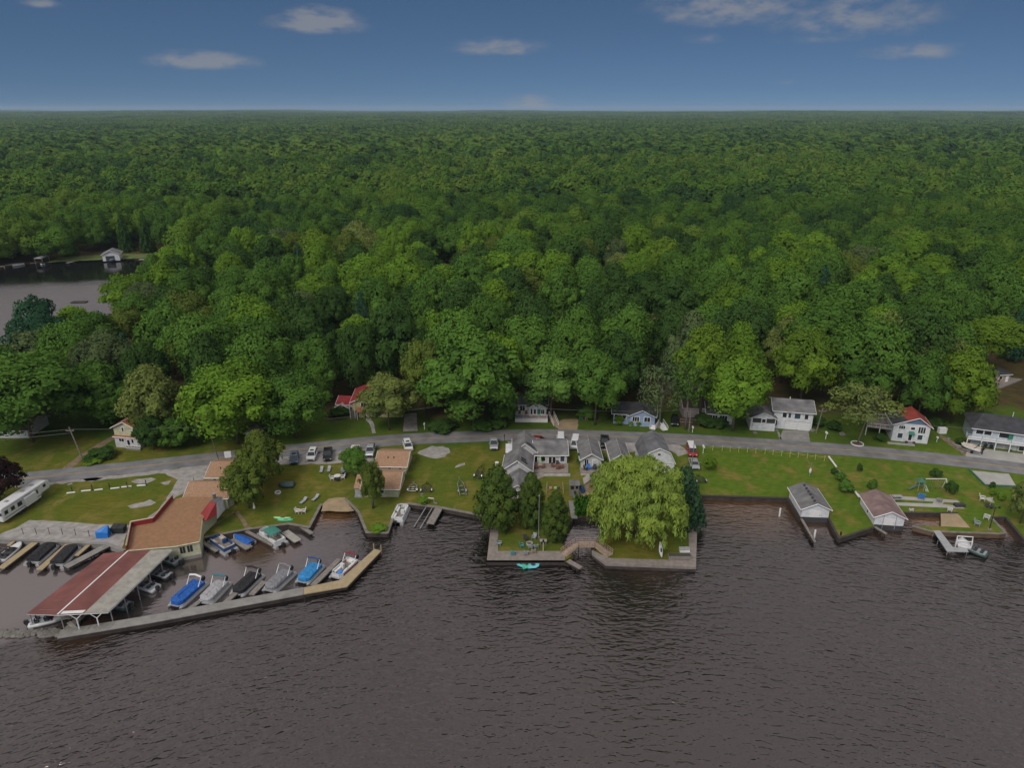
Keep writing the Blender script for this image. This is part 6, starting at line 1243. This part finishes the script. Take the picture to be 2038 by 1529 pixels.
# ------------------------------------------------------------------ trailers on the lawn
def trailer(label, p, q, m='black_iron', w_=1.7):
    a, b = P(*p), P(*q); L_ = math.dist(a, b); t = T('boat_trailer', label, 'trailer', ((a[0]+b[0])/2, (a[1]+b[1])/2, LAND), ang(a, b)-math.pi/2, 'empty boat trailers on the lawn'); h = L_/2
    t.part('frame', M().tube([(-w_/2, -h, .55), (-w_/2, h*.35, .55), (0, h, .5), (w_/2, h*.35, .55), (w_/2, -h, .55)], .09, 5), m); 
    for y in (-h*.85, -h*.4, h*.1): t.part('crossbar', M().tube([(-w_/2, y, .52), (w_/2, y, .52)], .06, 5), m)
    for s in (-1, 1):
        t.part('bunk', M().box(s*.45-.07, s*.45+.07, -h*.9, h*.1, .62, .78), 'chair_dark'); t.part('wheel', M().tube([(s*(w_/2+.05), -h*.45, .33), (s*(w_/2+.25), -h*.45, .33)], .33, 10), 'tyre'); t.part('mudguard', M().loft([[(s*(w_/2+.03), -h*.45+.42*math.cos(a_), .33+.42*math.sin(a_)), (s*(w_/2+.28), -h*.45+.42*math.cos(a_), .33+.42*math.sin(a_)), (s*(w_/2+.28), -h*.45+.38*math.cos(a_), .33+.38*math.sin(a_)), (s*(w_/2+.03), -h*.45+.38*math.cos(a_), .33+.38*math.sin(a_))] for a_ in (.3, .9, 1.57, 2.2, 2.8)]), 'galvanised')
    t.part('winch_post', M().tube([(0, h*.6, .5), (0, h*.5, 1.35)], .06, 5), m); t.part('tongue', M().tube([(0, h, .5), (0, h+.8, .45)], .07, 5), m); return t
trailer('silver small boat trailer nearest the tan cabins', (820, 983), (824, 966), 'galvanised', 1.6); trailer('dark loaded boat trailer beside the silver trailer', (848, 984), (850, 966), 'black_iron', 1.9); trailer('long narrow pontoon trailer in the middle of the lawn', (922, 990), (914, 957), 'galvanised', 1.3); trailer('black pontoon trailer nearest the largest cedar', (948, 958), (961, 930), 'black_iron', 1.3); trailer('dark trailer with white guards on the grass right of the barn', (1398, 965), (1388, 951), 'black_iron', 1.8)

# ------------------------------------------------------------------ lawn furniture
def lounger(label, p, rz, m='chair_grey'):
    t = T('sun_lounger', label, 'lounger', P(*p), rz, 'grey sun loungers on the restaurant lawn'); t.part('seat', M().slab([(-.32, -1.0, .35), (.32, -1.0, .35), (.32, .3, .35), (-.32, .3, .35)], .1), m); t.part('backrest', M().slab([(-.32, .3, .36), (.32, .3, .36), (.32, 1.0, .75), (-.32, 1.0, .75)], .09), m)
    for x in (-.27, .27):
        for y in (-.85, .25): t.part('leg', M().tube([(x, y, 0), (x, y, .3)], .04, 5), 'chair_dark')
lounger('grey lounger directly in front of the black pickup, left of a pair', (640, 938), .1); lounger('grey lounger in front of the black pickup, right of a pair', (655, 937), .1); lounger('grey lounger left of two above the sandy ramp', (604, 1000), -.35); lounger('grey lounger right of two above the sandy ramp', (628, 994), -.35)
def chair(label, p, rz, m, group=None, z=LAND, s=1.0, cat='chair'):
    t = T('lawn_chair', label, cat, (*P(*p, z), z), rz, group, s); t.part('seat', M().slab([(-.35, -.35, .42), (.35, -.35, .42), (.35, .35, .36), (-.35, .35, .36)], .07), m); t.part('backrest', M().slab([(-.36, .3, .38), (.36, .3, .38), (.36, .55, 1.1), (-.36, .55, 1.1)], .07), m)
    for x in (-.36, .36): t.part('armrest', M().box(x-.07, x+.07, -.35, .4, .6, .66), m); t.part('leg', M().tube([(x, -.33, 0), (x, -.33, .6)], .045, 4), m); t.part('leg', M().tube([(x, .35, 0), (x, .35, .6)], .045, 4), m)
    return t
def table(label, p, m, r=.6, name='table', z=LAND):
    t = T(name, label, 'table', (*P(*p, z), z)); t.part('tabletop', M().tube([(0, 0, .70), (0, 0, .76)], r, 12), m)
    for i in range(4): a = i*1.57+.78; t.part('leg', M().tube([(math.cos(a)*r*.7, math.sin(a)*r*.7, 0), (math.cos(a)*r*.6, math.sin(a)*r*.6, .7)], .04, 4), m)
    return t
table('white picnic table on the lawn beside the tan cabins', (672, 953), 'chair_white', .75)
for lab, p, rz, m in (('white and dark chair left of the white picnic table', (662, 955), 1.5, 'chair_white'), ('dark chair in front of the white picnic table', (671, 958), 3.1, 'chair_dark'), ('white chair right of the white picnic table', (682, 953), -1.3, 'chair_white'), ('dark chair behind the white picnic table towards the cabin', (686, 947), -.5, 'chair_dark'), ('grey chair farthest back by the small round lawn tree', (683, 942), .3, 'chair_grey')): chair(lab, p, rz, m, 'chairs round the picnic table', s=1.05)
table('low pale table between two white chairs above the sandy ramp', (598, 1023), 'tan_vinyl', .5)
chair('white chair left of the low pale table above the ramp', (593, 1021), 1.3, 'chair_white', 'white chairs by the ramp'); chair('white chair right of the low pale table above the ramp', (604, 1021), -1.3, 'chair_white', 'white chairs by the ramp')
def firepit(label, p, m='chair_white', r=.6):
    t = T('fire_pit', label, 'fire pit', P(*p)); n = 14
    t.part('ring', M().loft([[(r*k*math.cos(2*math.pi*i/n), r*k*math.sin(2*math.pi*i/n), z) for i in range(n)] for k, z in ((1.05, 0), (1.05, .34), (.75, .34), (.75, .05))], False), m); t.part('ash', M().tube([(0, 0, .02), (0, 0, .08)], r*.78, 12), 'ash')
firepit('white ringed fire pit left of the dark rowboat on the lawn', (553, 982)); firepit('pale ringed fire pit among chairs on the cedar point', (1054, 1084), 'pale_concrete')
runabout('dark upturned rowboat lying on the restaurant lawn', (560, 972), (582, 971), 'boat_green', 'boat_green', L0=3.2, name='rowboat', group=None, z=LAND, mot=False)
for lab, p, rz, m in (('black chair behind the fire pit on the cedar point', (1047, 1076), .4, 'chair_dark'), ('tan wooden chair behind the fire pit near the flagpole', (1063, 1073), -.4, 'chair_grey'), ('grey round chair in front of the fire pit, left', (1057, 1092), 2.8, 'chair_grey'), ('grey round chair in front of the fire pit, right', (1067, 1091), 3.3, 'chair_grey'), ('pale blue chair left of the fire pit on the cedar point', (1039, 1089), 1.7, 'chair_teal')): chair(lab, p, rz, m, 'chairs round the cedar point fire pit', s=.95)
for lab, p, rz, m in (('pale blue chair on the boardwalk edge facing the lake', (1021, 1104), 3.0, 'chair_teal'), ('grey chair with cushions in the middle of the boardwalk', (1047, 1104), 3.1, 'chair_grey'), ('small wooden chair on the boardwalk right of the grey one', (1062, 1101), 3.2, 'bridge_wood'), ('grey chair at the back of the left boardwalk arm', (994, 1085), 1.2, 'chair_grey')): chair(lab, p, rz, m, 'boardwalk chairs', LAND+.09, .95)
t = T('cooking_table', 'pale square table with dark post grill on the cedar point', 'table', P(1081, 1083)); t.part('tabletop', M().box(-.65, .65, -.4, .4, .7, .8), 'pale_concrete')
for x in (-.5, .5): t.part('leg', M().box(x-.06, x+.06, -.3, .3, 0, .7), 'old_wood')
t = T('post_sign', 'short post with dark owl-like finial on the boardwalk edge', 'post', P(1081, 1098)); t.part('post', M().tube([(0, 0, 0), (0, 0, 2.0)], .09), 'tan_vinyl'); t.part('finial', M().ell((0, 0, 2.2), (.2, .2, .32), 8, 6), 'black_gel')
t = T('flagpole', 'tall white flagpole in front of the cedars without a flag', 'flagpole', P(1072, 1070)); t.part('pole', M().tube([(0, 0, 0), (0, 0, up(1072, 1070, 987))], [.08, .045], 8), 'aluminium'); t.part('ball', M().ell((0, 0, up(1072, 1070, 987)), (.11, .11, .11), 8, 6), 'chrome'); t.part('base', M().tube([(0, 0, 0), (0, 0, .15)], .25, 10), 'concrete')
t = T('log_planter', 'long slatted timber planter box on the right boardwalk corner', 'planter', P(1352, 1112), 0); t.part('box', M().box(-2.0, 2.0, -.5, .5, 0, .75), 'old_wood'); t.part('soil', M().box(-1.9, 1.9, -.4, .4, .75, .79), 'ash'); 
for i in range(12): t.part('slat', M().box(-1.95+i*.335, -1.75+i*.335, -.545, -.505, .03, .73), 'deck_wood')
t = T('storage_box', 'pale deck storage box behind the timber planter', 'box', P(1362, 1098)); t.part('body', M().box(-.9, .9, -.4, .4, 0, .6), 'white_trim'); t.part('lid', M().box(-.95, .95, -.45, .45, .6, .7), 'grey_cover')
for lab, p, rz in (('turquoise adirondack chair left of the pink fire table beside the sandy drive', (1158, 835), .9), ('turquoise adirondack chair right of the pink fire table beside the sandy drive', (1177, 834), -.9), ('turquoise adirondack chair behind the pink fire table', (1166, 831), .2)): chair(lab, p, rz, 'chair_teal', 'turquoise adirondack chairs', s=1.15)
table('round pinkish fire table between the turquoise chairs', (1167, 836), 'flower_pink', .5)
for lab, p, rz, m in (('brown chair at the left patio table of the grey lake house', (1068, 933), 1.2, 'chair_red'), ('brown chair at the right of the left patio table', (1080, 932), -1.2, 'chair_red'), ('dark chair against the wall at the left end of the patio', (1060, 930), .3, 'chair_dark'), ('brown lounge chair in the middle of the patio', (1101, 930), .8, 'chair_red'), ('orange brown chair at the right patio table', (1110, 934), 1.5, 'chair_red'), ('orange brown chair right end of the patio', (1117, 933), -1.2, 'chair_red'), ('dark chair by the blue window on the patio', (1110, 926), .2, 'chair_dark')): chair(lab, p, rz, m, 'patio chairs at the grey lake house', LAND+.35, .85)
table('small brown patio table with closed green umbrella at the grey lake house', (1075, 931), 'bridge_wood', .5, 'patio_table', LAND+.35); t = T('patio_umbrella', 'closed lime green patio umbrella at the grey lake house', 'umbrella', (*P(1075, 931), LAND+.35)); t.part('pole', M().tube([(0, 0, .7), (0, 0, 2.5)], .04), 'white_trim'); t.part('canopy', M().loft([[(r_*math.cos(a), r_*math.sin(a), z_) for a in [i*.785 for i in range(8)]] for r_, z_ in ((.22, 1.3), (.26, 1.6), (.05, 2.45))]), 'kayak_green')
table('orange brown round patio table at the right of the grey lake house', (1113, 932), 'chair_red', .5, 'patio_table', LAND+.35)
for lab, p, rz, m in (('blue chair on the patio of the first narrow grey cottage', (1172, 934), .4, 'plastic_blue'), ('dark chair at the left of the first narrow cottage patio', (1166, 936), 1.2, 'chair_dark'), ('dark chair right of the blue chair on the narrow cottage patio', (1182, 935), -.5, 'chair_dark'), ('black chair at the right end of the narrow cottage patio', (1192, 935), -.8, 'chair_dark')): chair(lab, p, rz, m, 'narrow cottage patio chairs', LAND+.2)
# right lawn
t = T('swing_set', 'green and white swing set with slide canopy on the right lawn', 'swing set', P(1845, 975), 0, None, .88); w_ = 5.2; hh = 2.9
t.part('top_beam', M().tube([(-.9, 0, hh), (w_-1.2, 0, hh)], .09), 'white_trim')
for x, dy in ((w_-1.2, 1.1), (-.9, 1.1)):
    for s in (-1, 1): t.part('leg', M().tube([(x, 0, hh), (x+(.25 if x > 0 else -.25), s*dy, 0)], .08), 'white_trim' if x > 0 else 'plastic_green')
t.part('tower', M().box(-2.6, -1.3, -.7, .7, 1.3, 1.45), 'plastic_green'); t.part('tower_roof', M().loft([[(-2.8, -.9, 2.4), (-1.1, -.9, 2.4), (-1.1, .9, 2.4), (-2.8, .9, 2.4)], [(-2.0, -.05, 3.2), (-1.9, -.05, 3.2), (-1.9, .05, 3.2), (-2.0, .05, 3.2)]]), 'plastic_green')
for x in (-2.6, -1.3):
    for y in (-.7, .7): t.part('tower_post', M().tube([(x, y, 0), (x, y, 2.4)], .07), 'rope')
t.part('slide', M().slab([(-2.7, -.3, 1.4), (-2.7, .3, 1.4), (-4.4, .3, .2), (-4.4, -.3, .2)], .08), 'plastic_green')
q = M()
for i in range(6): q.tube([(-1.25+.1*i, -.35-.18*i+.2, 1.4-.25*i), (-.75+.1*i, -.35-.18*i+.2, 1.4-.25*i)], .04, 4)
for dx in (-1.25, -.75): q.tube([(dx, -.15, 1.45), (dx+.5, -1.05, .05)], .045, 4)
t.part('ladder', q, 'white_trim')
for x in (.6, 1.9, 3.0): sw = t.part('swing', M().box(x-.25, x+.25, -.12, .12, .5, .55), 'chair_dark'); [link('chain', M().tube([(x+s, 0, .55), (x+s, 0, hh)], .02, 4).mesh('chain', 'galvanised'), sw) for s in (-.22, .22)]
t = T('garden_swing', 'wooden play frame with pink and green seats right of the middle cedar', 'swing set', P(1104, 978)); t.part('top_beam', M().tube([(-1.6, 0, 2.2), (1.6, 0, 2.2)], .08), 'chair_red')
for x in (-1.6, 1.6):
    for s in (-1, 1): t.part('leg', M().tube([(x, 0, 2.2), (x*1.1, s*.9, 0)], .07), 'bridge_wood')
for x, m in ((-.9, 'flower_pink'), (.1, 'kayak_green'), (.8, 'chair_dark')): t.part('seat', M().box(x-.25, x+.25, -.2, .2, .6, .95), m)
t = T('picnic_bench', 'grey white picnic bench on the concrete strip beside the pink boathouse', 'bench', P(1784, 994)); t.part('tabletop', M().box(-1.0, 1.0, -.4, .4, .7, .8), 'aluminium')
for s in (-1, 1): t.part('seat', M().box(-1.0, 1.0, s*.8-.15, s*.8+.15, .42, .48), 'aluminium'); t.part('leg', M().box(s*.7-.05, s*.7+.05, -.8, .8, 0, .45), 'galvanised')
t = chair('bright blue slatted chair on the upper concrete strip', (1833, 993), 2.6, 'plastic_blue', s=1.4); 
t = T('planter_box', 'dark long planter on the lower concrete strip', 'planter', P(1909, 1008)); t.part('box', M().box(-1.0, 1.0, -.45, .45, 0, .6), 'chair_dark'); t.part('soil', M().box(-.9, .9, -.36, .36, .6, .63), 'ash')
table('low round table with clutter where the concrete strips meet', (1869, 1000), 'old_wood', .6)
chair('pale chair at the corner of the sandy basin beach', (1890, 1018), 2.5, 'chair_white'); chair('white chair on the lawn left of the canal', (1963, 1033), 2.4, 'chair_white', s=1.2); chair('white lawn ornament chair on the strip above the basin', (1813, 1018), 3, 'chair_white', s=.8); chair('dark chair on the lawn left of the lamp post', (1945, 1046), .8, 'chair_grey', s=1.2); chair('pale chair at the slab walkway bend', (1955, 996), 1.0, 'chair_white', s=1.2)
t = T('lawn_umbrella', 'tilted pale parasol over dark table near the lamp post', 'umbrella', P(1968, 1012)); t.part('pole', M().tube([(0, 0, 0), (.3, .2, 2.3)], .05), 'white_trim'); t.part('canopy', M().loft([[(.3+r_*math.cos(i*.785)+z_*.25-.5, .2+r_*math.sin(i*.785), z_+1.6-.35*r_*math.cos(i*.785)) for i in range(8)] for r_, z_ in ((.95, .1), (.9, .2), (.05, .75))]), 'white_roof'); t.part('table', M().tube([(0, 0, .6), (0, 0, .68)], .8, 12), 'chair_dark')
t = T('lamp_post', 'tall black lamp post with two arms at the spit by the canal', 'lamp post', P(1969, 1054)); hh = up(1969, 1054, 1010); t.part('pole', M().tube([(0, 0, 0), (0, 0, hh)], [.09, .06], 8), 'black_iron'); t.part('base', M().tube([(0, 0, 0), (0, 0, .15)], .35, 10), 'concrete')
for s in (-1, 1): a_ = t.part('arm', M().tube([(0, 0, hh-.2), (s*.7, 0, hh)], .045, 5), 'black_iron'); link('lamp', M().loft([[(s*.75+r_*math.cos(i), r_*math.sin(i), hh+z_) for i in [k*1.047 for k in range(6)]] for r_, z_ in ((.14, -.25), (.26, .05), (.05, .2))]).mesh('lamp', 'black_iron'), a_)
solo('mooring_post', 'short dark mooring post at the tip of the grass point between boathouses', 'post', M().tube([(0, 0, 0), (0, 0, .7)], .16, 8).ell((0, 0, .74), (.2, .2, .1), 8, 5), 'black_iron', P(1673, 1066))
for lab, p, h_, m in (('white post standing in the water left of the grey boathouse', (1551, 1028), 1.8, 'white_trim'), ('white post at the end of the thin dark jetty', (1620, 1073), 1.9, 'white_trim')): solo('mooring_post', lab, 'post', M().tube([(0, 0, -1), (0, 0, h_)], .17, 8), m, (*P(*p, 0), 0), group='white mooring posts')
# fences
def postrow(name, lab, cat, pts, h_, m, r_, group, extra=None):
    for i, p in enumerate(pts): t = T(name, lab if isinstance(lab, str) else lab[i], cat, P(*p), 0, group); t.part('post', M().tube([(0, 0, -.1), (random.uniform(-.08, .08), 0, h_)], r_, 6), m); t.part('cap', M().tube([(0, 0, h_-.02), (0, 0, h_+.06)], r_*1.3, 6), m)
FP = [(1400, 898), (1418, 897), (1437, 898), (1453, 899), (1470, 900), (1487, 901), (1504, 902), (1522, 904), (1538, 906), (1555, 908), (1572, 910), (1588, 911), (1606, 913), (1622, 915), (1640, 918)]
postrow('fence_post', 'thin yellowish rope fence post along the road edge of the wide mown lawn', 'fence post', FP, 1.25, 'post_yellow', .07, 'rope fence posts'); q = M()
for a, b in zip(FP, FP[1:]): x, y = P(*a), P(*b); q.tube([(*x, LAND+1.1), ((x[0]+y[0])/2, (x[1]+y[1])/2, LAND+.75), (*y, LAND+1.1)], .03, 4)
solo('fence_rope', 'sagging rope strung along the yellowish fence posts', 'rope', q, 'rope')
LP_ = [(47, 1064), (73, 1064), (99, 1063), (125, 1065), (151, 1066), (178, 1068)]
postrow('rope_post', 'thin dark post of the low chain line on the gravel lot', 'post', LP_, 1.3, 'black_iron', .05, 'chain posts on the gravel lot'); q = M()
for a, b in zip(LP_, LP_[1:]): x, y = P(*a), P(*b); q.tube([(*x, LAND+1.1), ((x[0]+y[0])/2, (x[1]+y[1])/2, LAND+.8), (*y, LAND+1.1)], .02, 4)
solo('chain', 'thin chain hung between the dark posts on the gravel lot', 'chain', q, 'black_iron')
GP = [(145, 981), (184, 976), (219, 974), (254, 971), (291, 967)]
postrow('marker_post', 'short dark post beside a white parking log on the left lawn', 'post', GP, 1.3, 'dark_wood', .09, 'marker posts on the left lawn')
for i, (a, b) in enumerate([((133, 983), (150, 981)), ((162, 979), (181, 977)), ((188, 977), (205, 975)), ((220, 974), (238, 972)), ((242, 971), (262, 969)), ((273, 968), (290, 967))]):
    solo('parking_log', 'white painted parking log lying on the left lawn', 'log', M().tube([(*P(*a), LAND+.12), (*P(*b), LAND+.12)], .15, 7), 'white_trim', group='white parking logs')
solo('log_rail', 'pale timber log rail dividing the two right lawns, near the road', 'rail', M().tube([(*P(1649, 912), LAND+.35), (*P(1664, 932), LAND+.35)], .2, 6), 'white_trim'); solo('log_rail', 'pale timber log rail dividing the lawns behind the pink boathouse', 'rail', M().tube([(*P(1696, 975), LAND+.35), (*P(1709, 992), LAND+.35)], .2, 6), 'white_trim'); solo('log_rail', 'thin pale rail on the property line beside the dark low bush', 'rail', M().tube([(*P(1666, 938), LAND+.3), (*P(1676, 945), LAND+.3)], .12, 6), 'old_wood')
solo('slab_edging', 'green edging board along the left of the concrete slab', 'edging', M().prism(strip([P(*p) for p in ((1929, 936), (1960, 967), (2022, 970))], -.12, .12), LAND, LAND+.35), 'plastic_green')
# mailboxes and small posts
def mailbox(lab, p, s=1.0):
    t = T('mailbox', lab, 'mailbox', P(*p), 0, None, s); t.part('post', M().tube([(0, 0, 0), (0, 0, 1.1)], .06), 'white_trim'); t.part('box', M().loft([[(-.13, y, 1.05), (.13, y, 1.05), (.13, y, 1.25), (.07, y, 1.35), (-.07, y, 1.35), (-.13, y, 1.25)] for y in (-.3, .3)]), 'white_trim')
mailbox('white mailbox pair post right of the gravel parking pad', (845, 855), 1.3); mailbox('white mailbox on the road verge opposite the barn', (1378, 861), 1.2); mailbox('white mailbox near the garden tree bed left of the red roofed house', (1643, 874), 1.4); mailbox('white box post at the start of the rope fence', (1399, 903), 1.5); mailbox('small white mailbox on the verge of the railed cottage', (1005, 850), 1.2); mailbox('white post box on the grass left of the balcony house', (1864, 880), 1.0)
solo('utility_box', 'pale square utility cabinet between the half red house and balcony house', 'cabinet', M().box(-.9, .9, -.5, .5, 0, 1.3).prism([(-.95, -.55), (.95, -.55), (.95, .55), (-.95, .55)], 1.3, 1.38), 'white_trim', P(1874, 862))
t = T('roadside_sign', 'white blank roadside sign board behind the half hidden tan cabin', 'sign', P(455, 920)); t.part('board', M().slab([(-.7, 0, 1.0), (.7, .25, 1.0), (.7, .25, 2.6), (-.7, 0, 2.6)], .06), 'white_trim')
for x in (-.65, .65): t.part('post', M().tube([(x, .1, 0), (x, .1, 1.2)], .06), 'dark_wood')
t = T('road_sign_post', 'dark slim post by the road left of the grey lake house', 'post', P(1004, 880)); t.part('post', M().tube([(0, 0, 0), (0, 0, 1.9)], .09), 'dark_wood'); t.part('cap', M().box(-.2, .2, -.06, .06, 1.7, 2.0), 'paint_maroon')
t = T('lawn_statue', 'white pale figure ornament with post on the wide mown lawn', 'ornament', P(1611, 948)); t.part('post', M().tube([(0, 0, 0), (0, 0, 3.2)], [.12, .06]), 'galvanised'); t.part('figure', M().ell((0, 0, 1.3), (.25, .2, .7), 8, 6, .1), 'white_trim')
t = T('tree_guard', 'white statue-like guard at the foot of the lawn by the bushy trees', 'ornament', P(506, 1012)); t.part('body', M().loft([[(-.2, -.2, 0), (.2, -.2, 0), (.2, .2, 0), (-.2, .2, 0)], [(-.08, -.08, 1.0), (.08, -.08, 1.0), (.08, .08, 1.0), (-.08, .08, 1.0)]]), 'white_trim'); t.part('top', M().ell((0, 0, 1.1), (.14, .14, .16), 8, 6), 'white_trim')
t = T('patio_heater', 'white barrel heater on the lawn behind the largest cedar', 'heater', P(989, 928)); t.part('drum', M().tube([(0, 0, 0), (0, 0, .7)], .35, 10), 'white_trim'); t.part('lid', M().tube([(0, 0, .85), (0, 0, .95)], .45, 10), 'white_trim'); t.part('band', M().tube([(0, 0, .7), (0, 0, .85)], .2, 8), 'chair_dark')
for lab, p, s in (('pale boulder in the yard below the white garage house', (1503, 863), .7), ('tan boulder at the foot of the garage house wall', (1546, 858), .6), ('stone pile at the right end of the garage house', (1617, 858), .9), ('pale boulder at the water edge beside the boat lift', (868, 1003), .5), ('white boulder beside the green bush on the seawall', (840, 985), .5), ('tan boulder behind the deck of the half red roofed house', (1676, 866), 1.0), ('stone at the edge of the stony bed by the concrete yard', (1907, 893), .8), ('second stone in the bed by the concrete yard', (1897, 884), .7), ('third stone high in the bed by the concrete yard', (1887, 875), .7), ('flat stone low in the bed by the concrete yard', (1914, 901), .6)):
    solo('boulder', lab, 'boulder', M().ell((0, 0, .2*s), (.9*s, .7*s, .5*s), 9, 6, .14), 'stone', P(*p), random.random()*3)
struct('stone_bed', M().poly([(*P(*p), LAND+.006) for p in ((1866, 868), (1874, 866), (1900, 880), (1925, 897), (1921, 908), (1900, 893))]), 'dirt')
t = T('tree_ring', 'round white edged flower bed under the leaning tree', 'flower bed', P(1706, 884)); t.part('edging', M().loft([[(1.4*k*math.cos(i*.45), 1.4*k*math.sin(i*.45), z_) for i in range(14)] for k, z_ in ((1.05, 0), (1.05, .22), (.92, .22), (.92, 0))], False), 'white_trim'); t.part('soil', M().tube([(0, 0, .02), (0, 0, .08)], 1.3, 14), 'sand_brown')
# poles and wires
def pole(lab, p, yt, m='pale_bark', arm=True, lean=0, r_=.17, wood='utility_pole', cat='utility pole', tp=None):
    h_ = tp or up(*p, yt); t = T(wood, lab, cat, P(*p)); t.part('pole', M().tube([(0, 0, -.2), (lean, 0, h_)], [r_, r_*.75], 8), m)
    if arm: t.part('crossarm', M().box(lean-.9, lean+.9, -.06, .06, h_-1.0, h_-.85), 'old_wood'); t.part('insulator', M().tube([(lean-.8, 0, h_-.85), (lean-.8, 0, h_-.65)], .06), 'chair_grey'); t.part('insulator', M().tube([(lean+.8, 0, h_-.85), (lean+.8, 0, h_-.65)], .06), 'chair_grey')
    return (P(*p)[0]+lean, P(*p)[1], LAND+h_-.6)
A1 = pole('leaning pale utility pole beside the dirt path at left', (166, 917), 850, lean=-1.4); A2 = pole('slim dark utility pole left of the white road sign', (437, 920), 867, 'bark', False, lean=-1.0, r_=.12); A3 = pole('pale pole among the trees right of the black suv', (1371, 859), 812); A4 = pole('utility pole right of the white garage house', (1624, 862), 812, lean=.7)
pole('slim pale lamp pole in front of the red van and silver car', (1374, 957), 876, 'pale_bark', False, r_=.11, wood='lamp_pole', cat='pole'); pole('thin white pole leaning on the hillside below the shed', (1970, 776), 738, 'pale_bark', False, lean=1.1, r_=.13, wood='lamp_pole', cat='pole'); pole('short dark pole on the gravel drive by the half hidden cabin', (387, 963), 950, 'dark_wood', False, r_=.07, wood='lamp_pole', cat='pole')
def wire(lab, pts, sag=1.0):
    q = M(); ln = []
    for a, b in zip(pts, pts[1:]):
        for i in range(9): k = i/8; ln.append((a[0]+(b[0]-a[0])*k, a[1]+(b[1]-a[1])*k, a[2]+(b[2]-a[2])*k-sag*4*k*(1-k)))
    q.tube(ln, .035, 4); solo('overhead_wire', lab, 'wire', q, 'wire', group='overhead wires')
mid = (*P(940, 853), LAND+7.2); wire('overhead wire running left from the leaning pale pole', [(-190, 128, 9), A1], 1.2); wire('overhead wire from the leaning pale pole to the tall full tree', [A1, mid], 2.0); wire('overhead wire from the tall full tree past the railed cottage to the pale pole', [mid, A3], 1.2); wire('overhead wire between pale pole and garage house pole', [A3, A4], .8); wire('overhead wire from garage house pole to the balcony house', [A4, (*P(1925, 888), LAND+4.6)], .8)
wire('lower overhead wire running along the left roadside', [(-190, 128, 8), (A1[0], A1[1], A1[2]-.9)], 1.3)
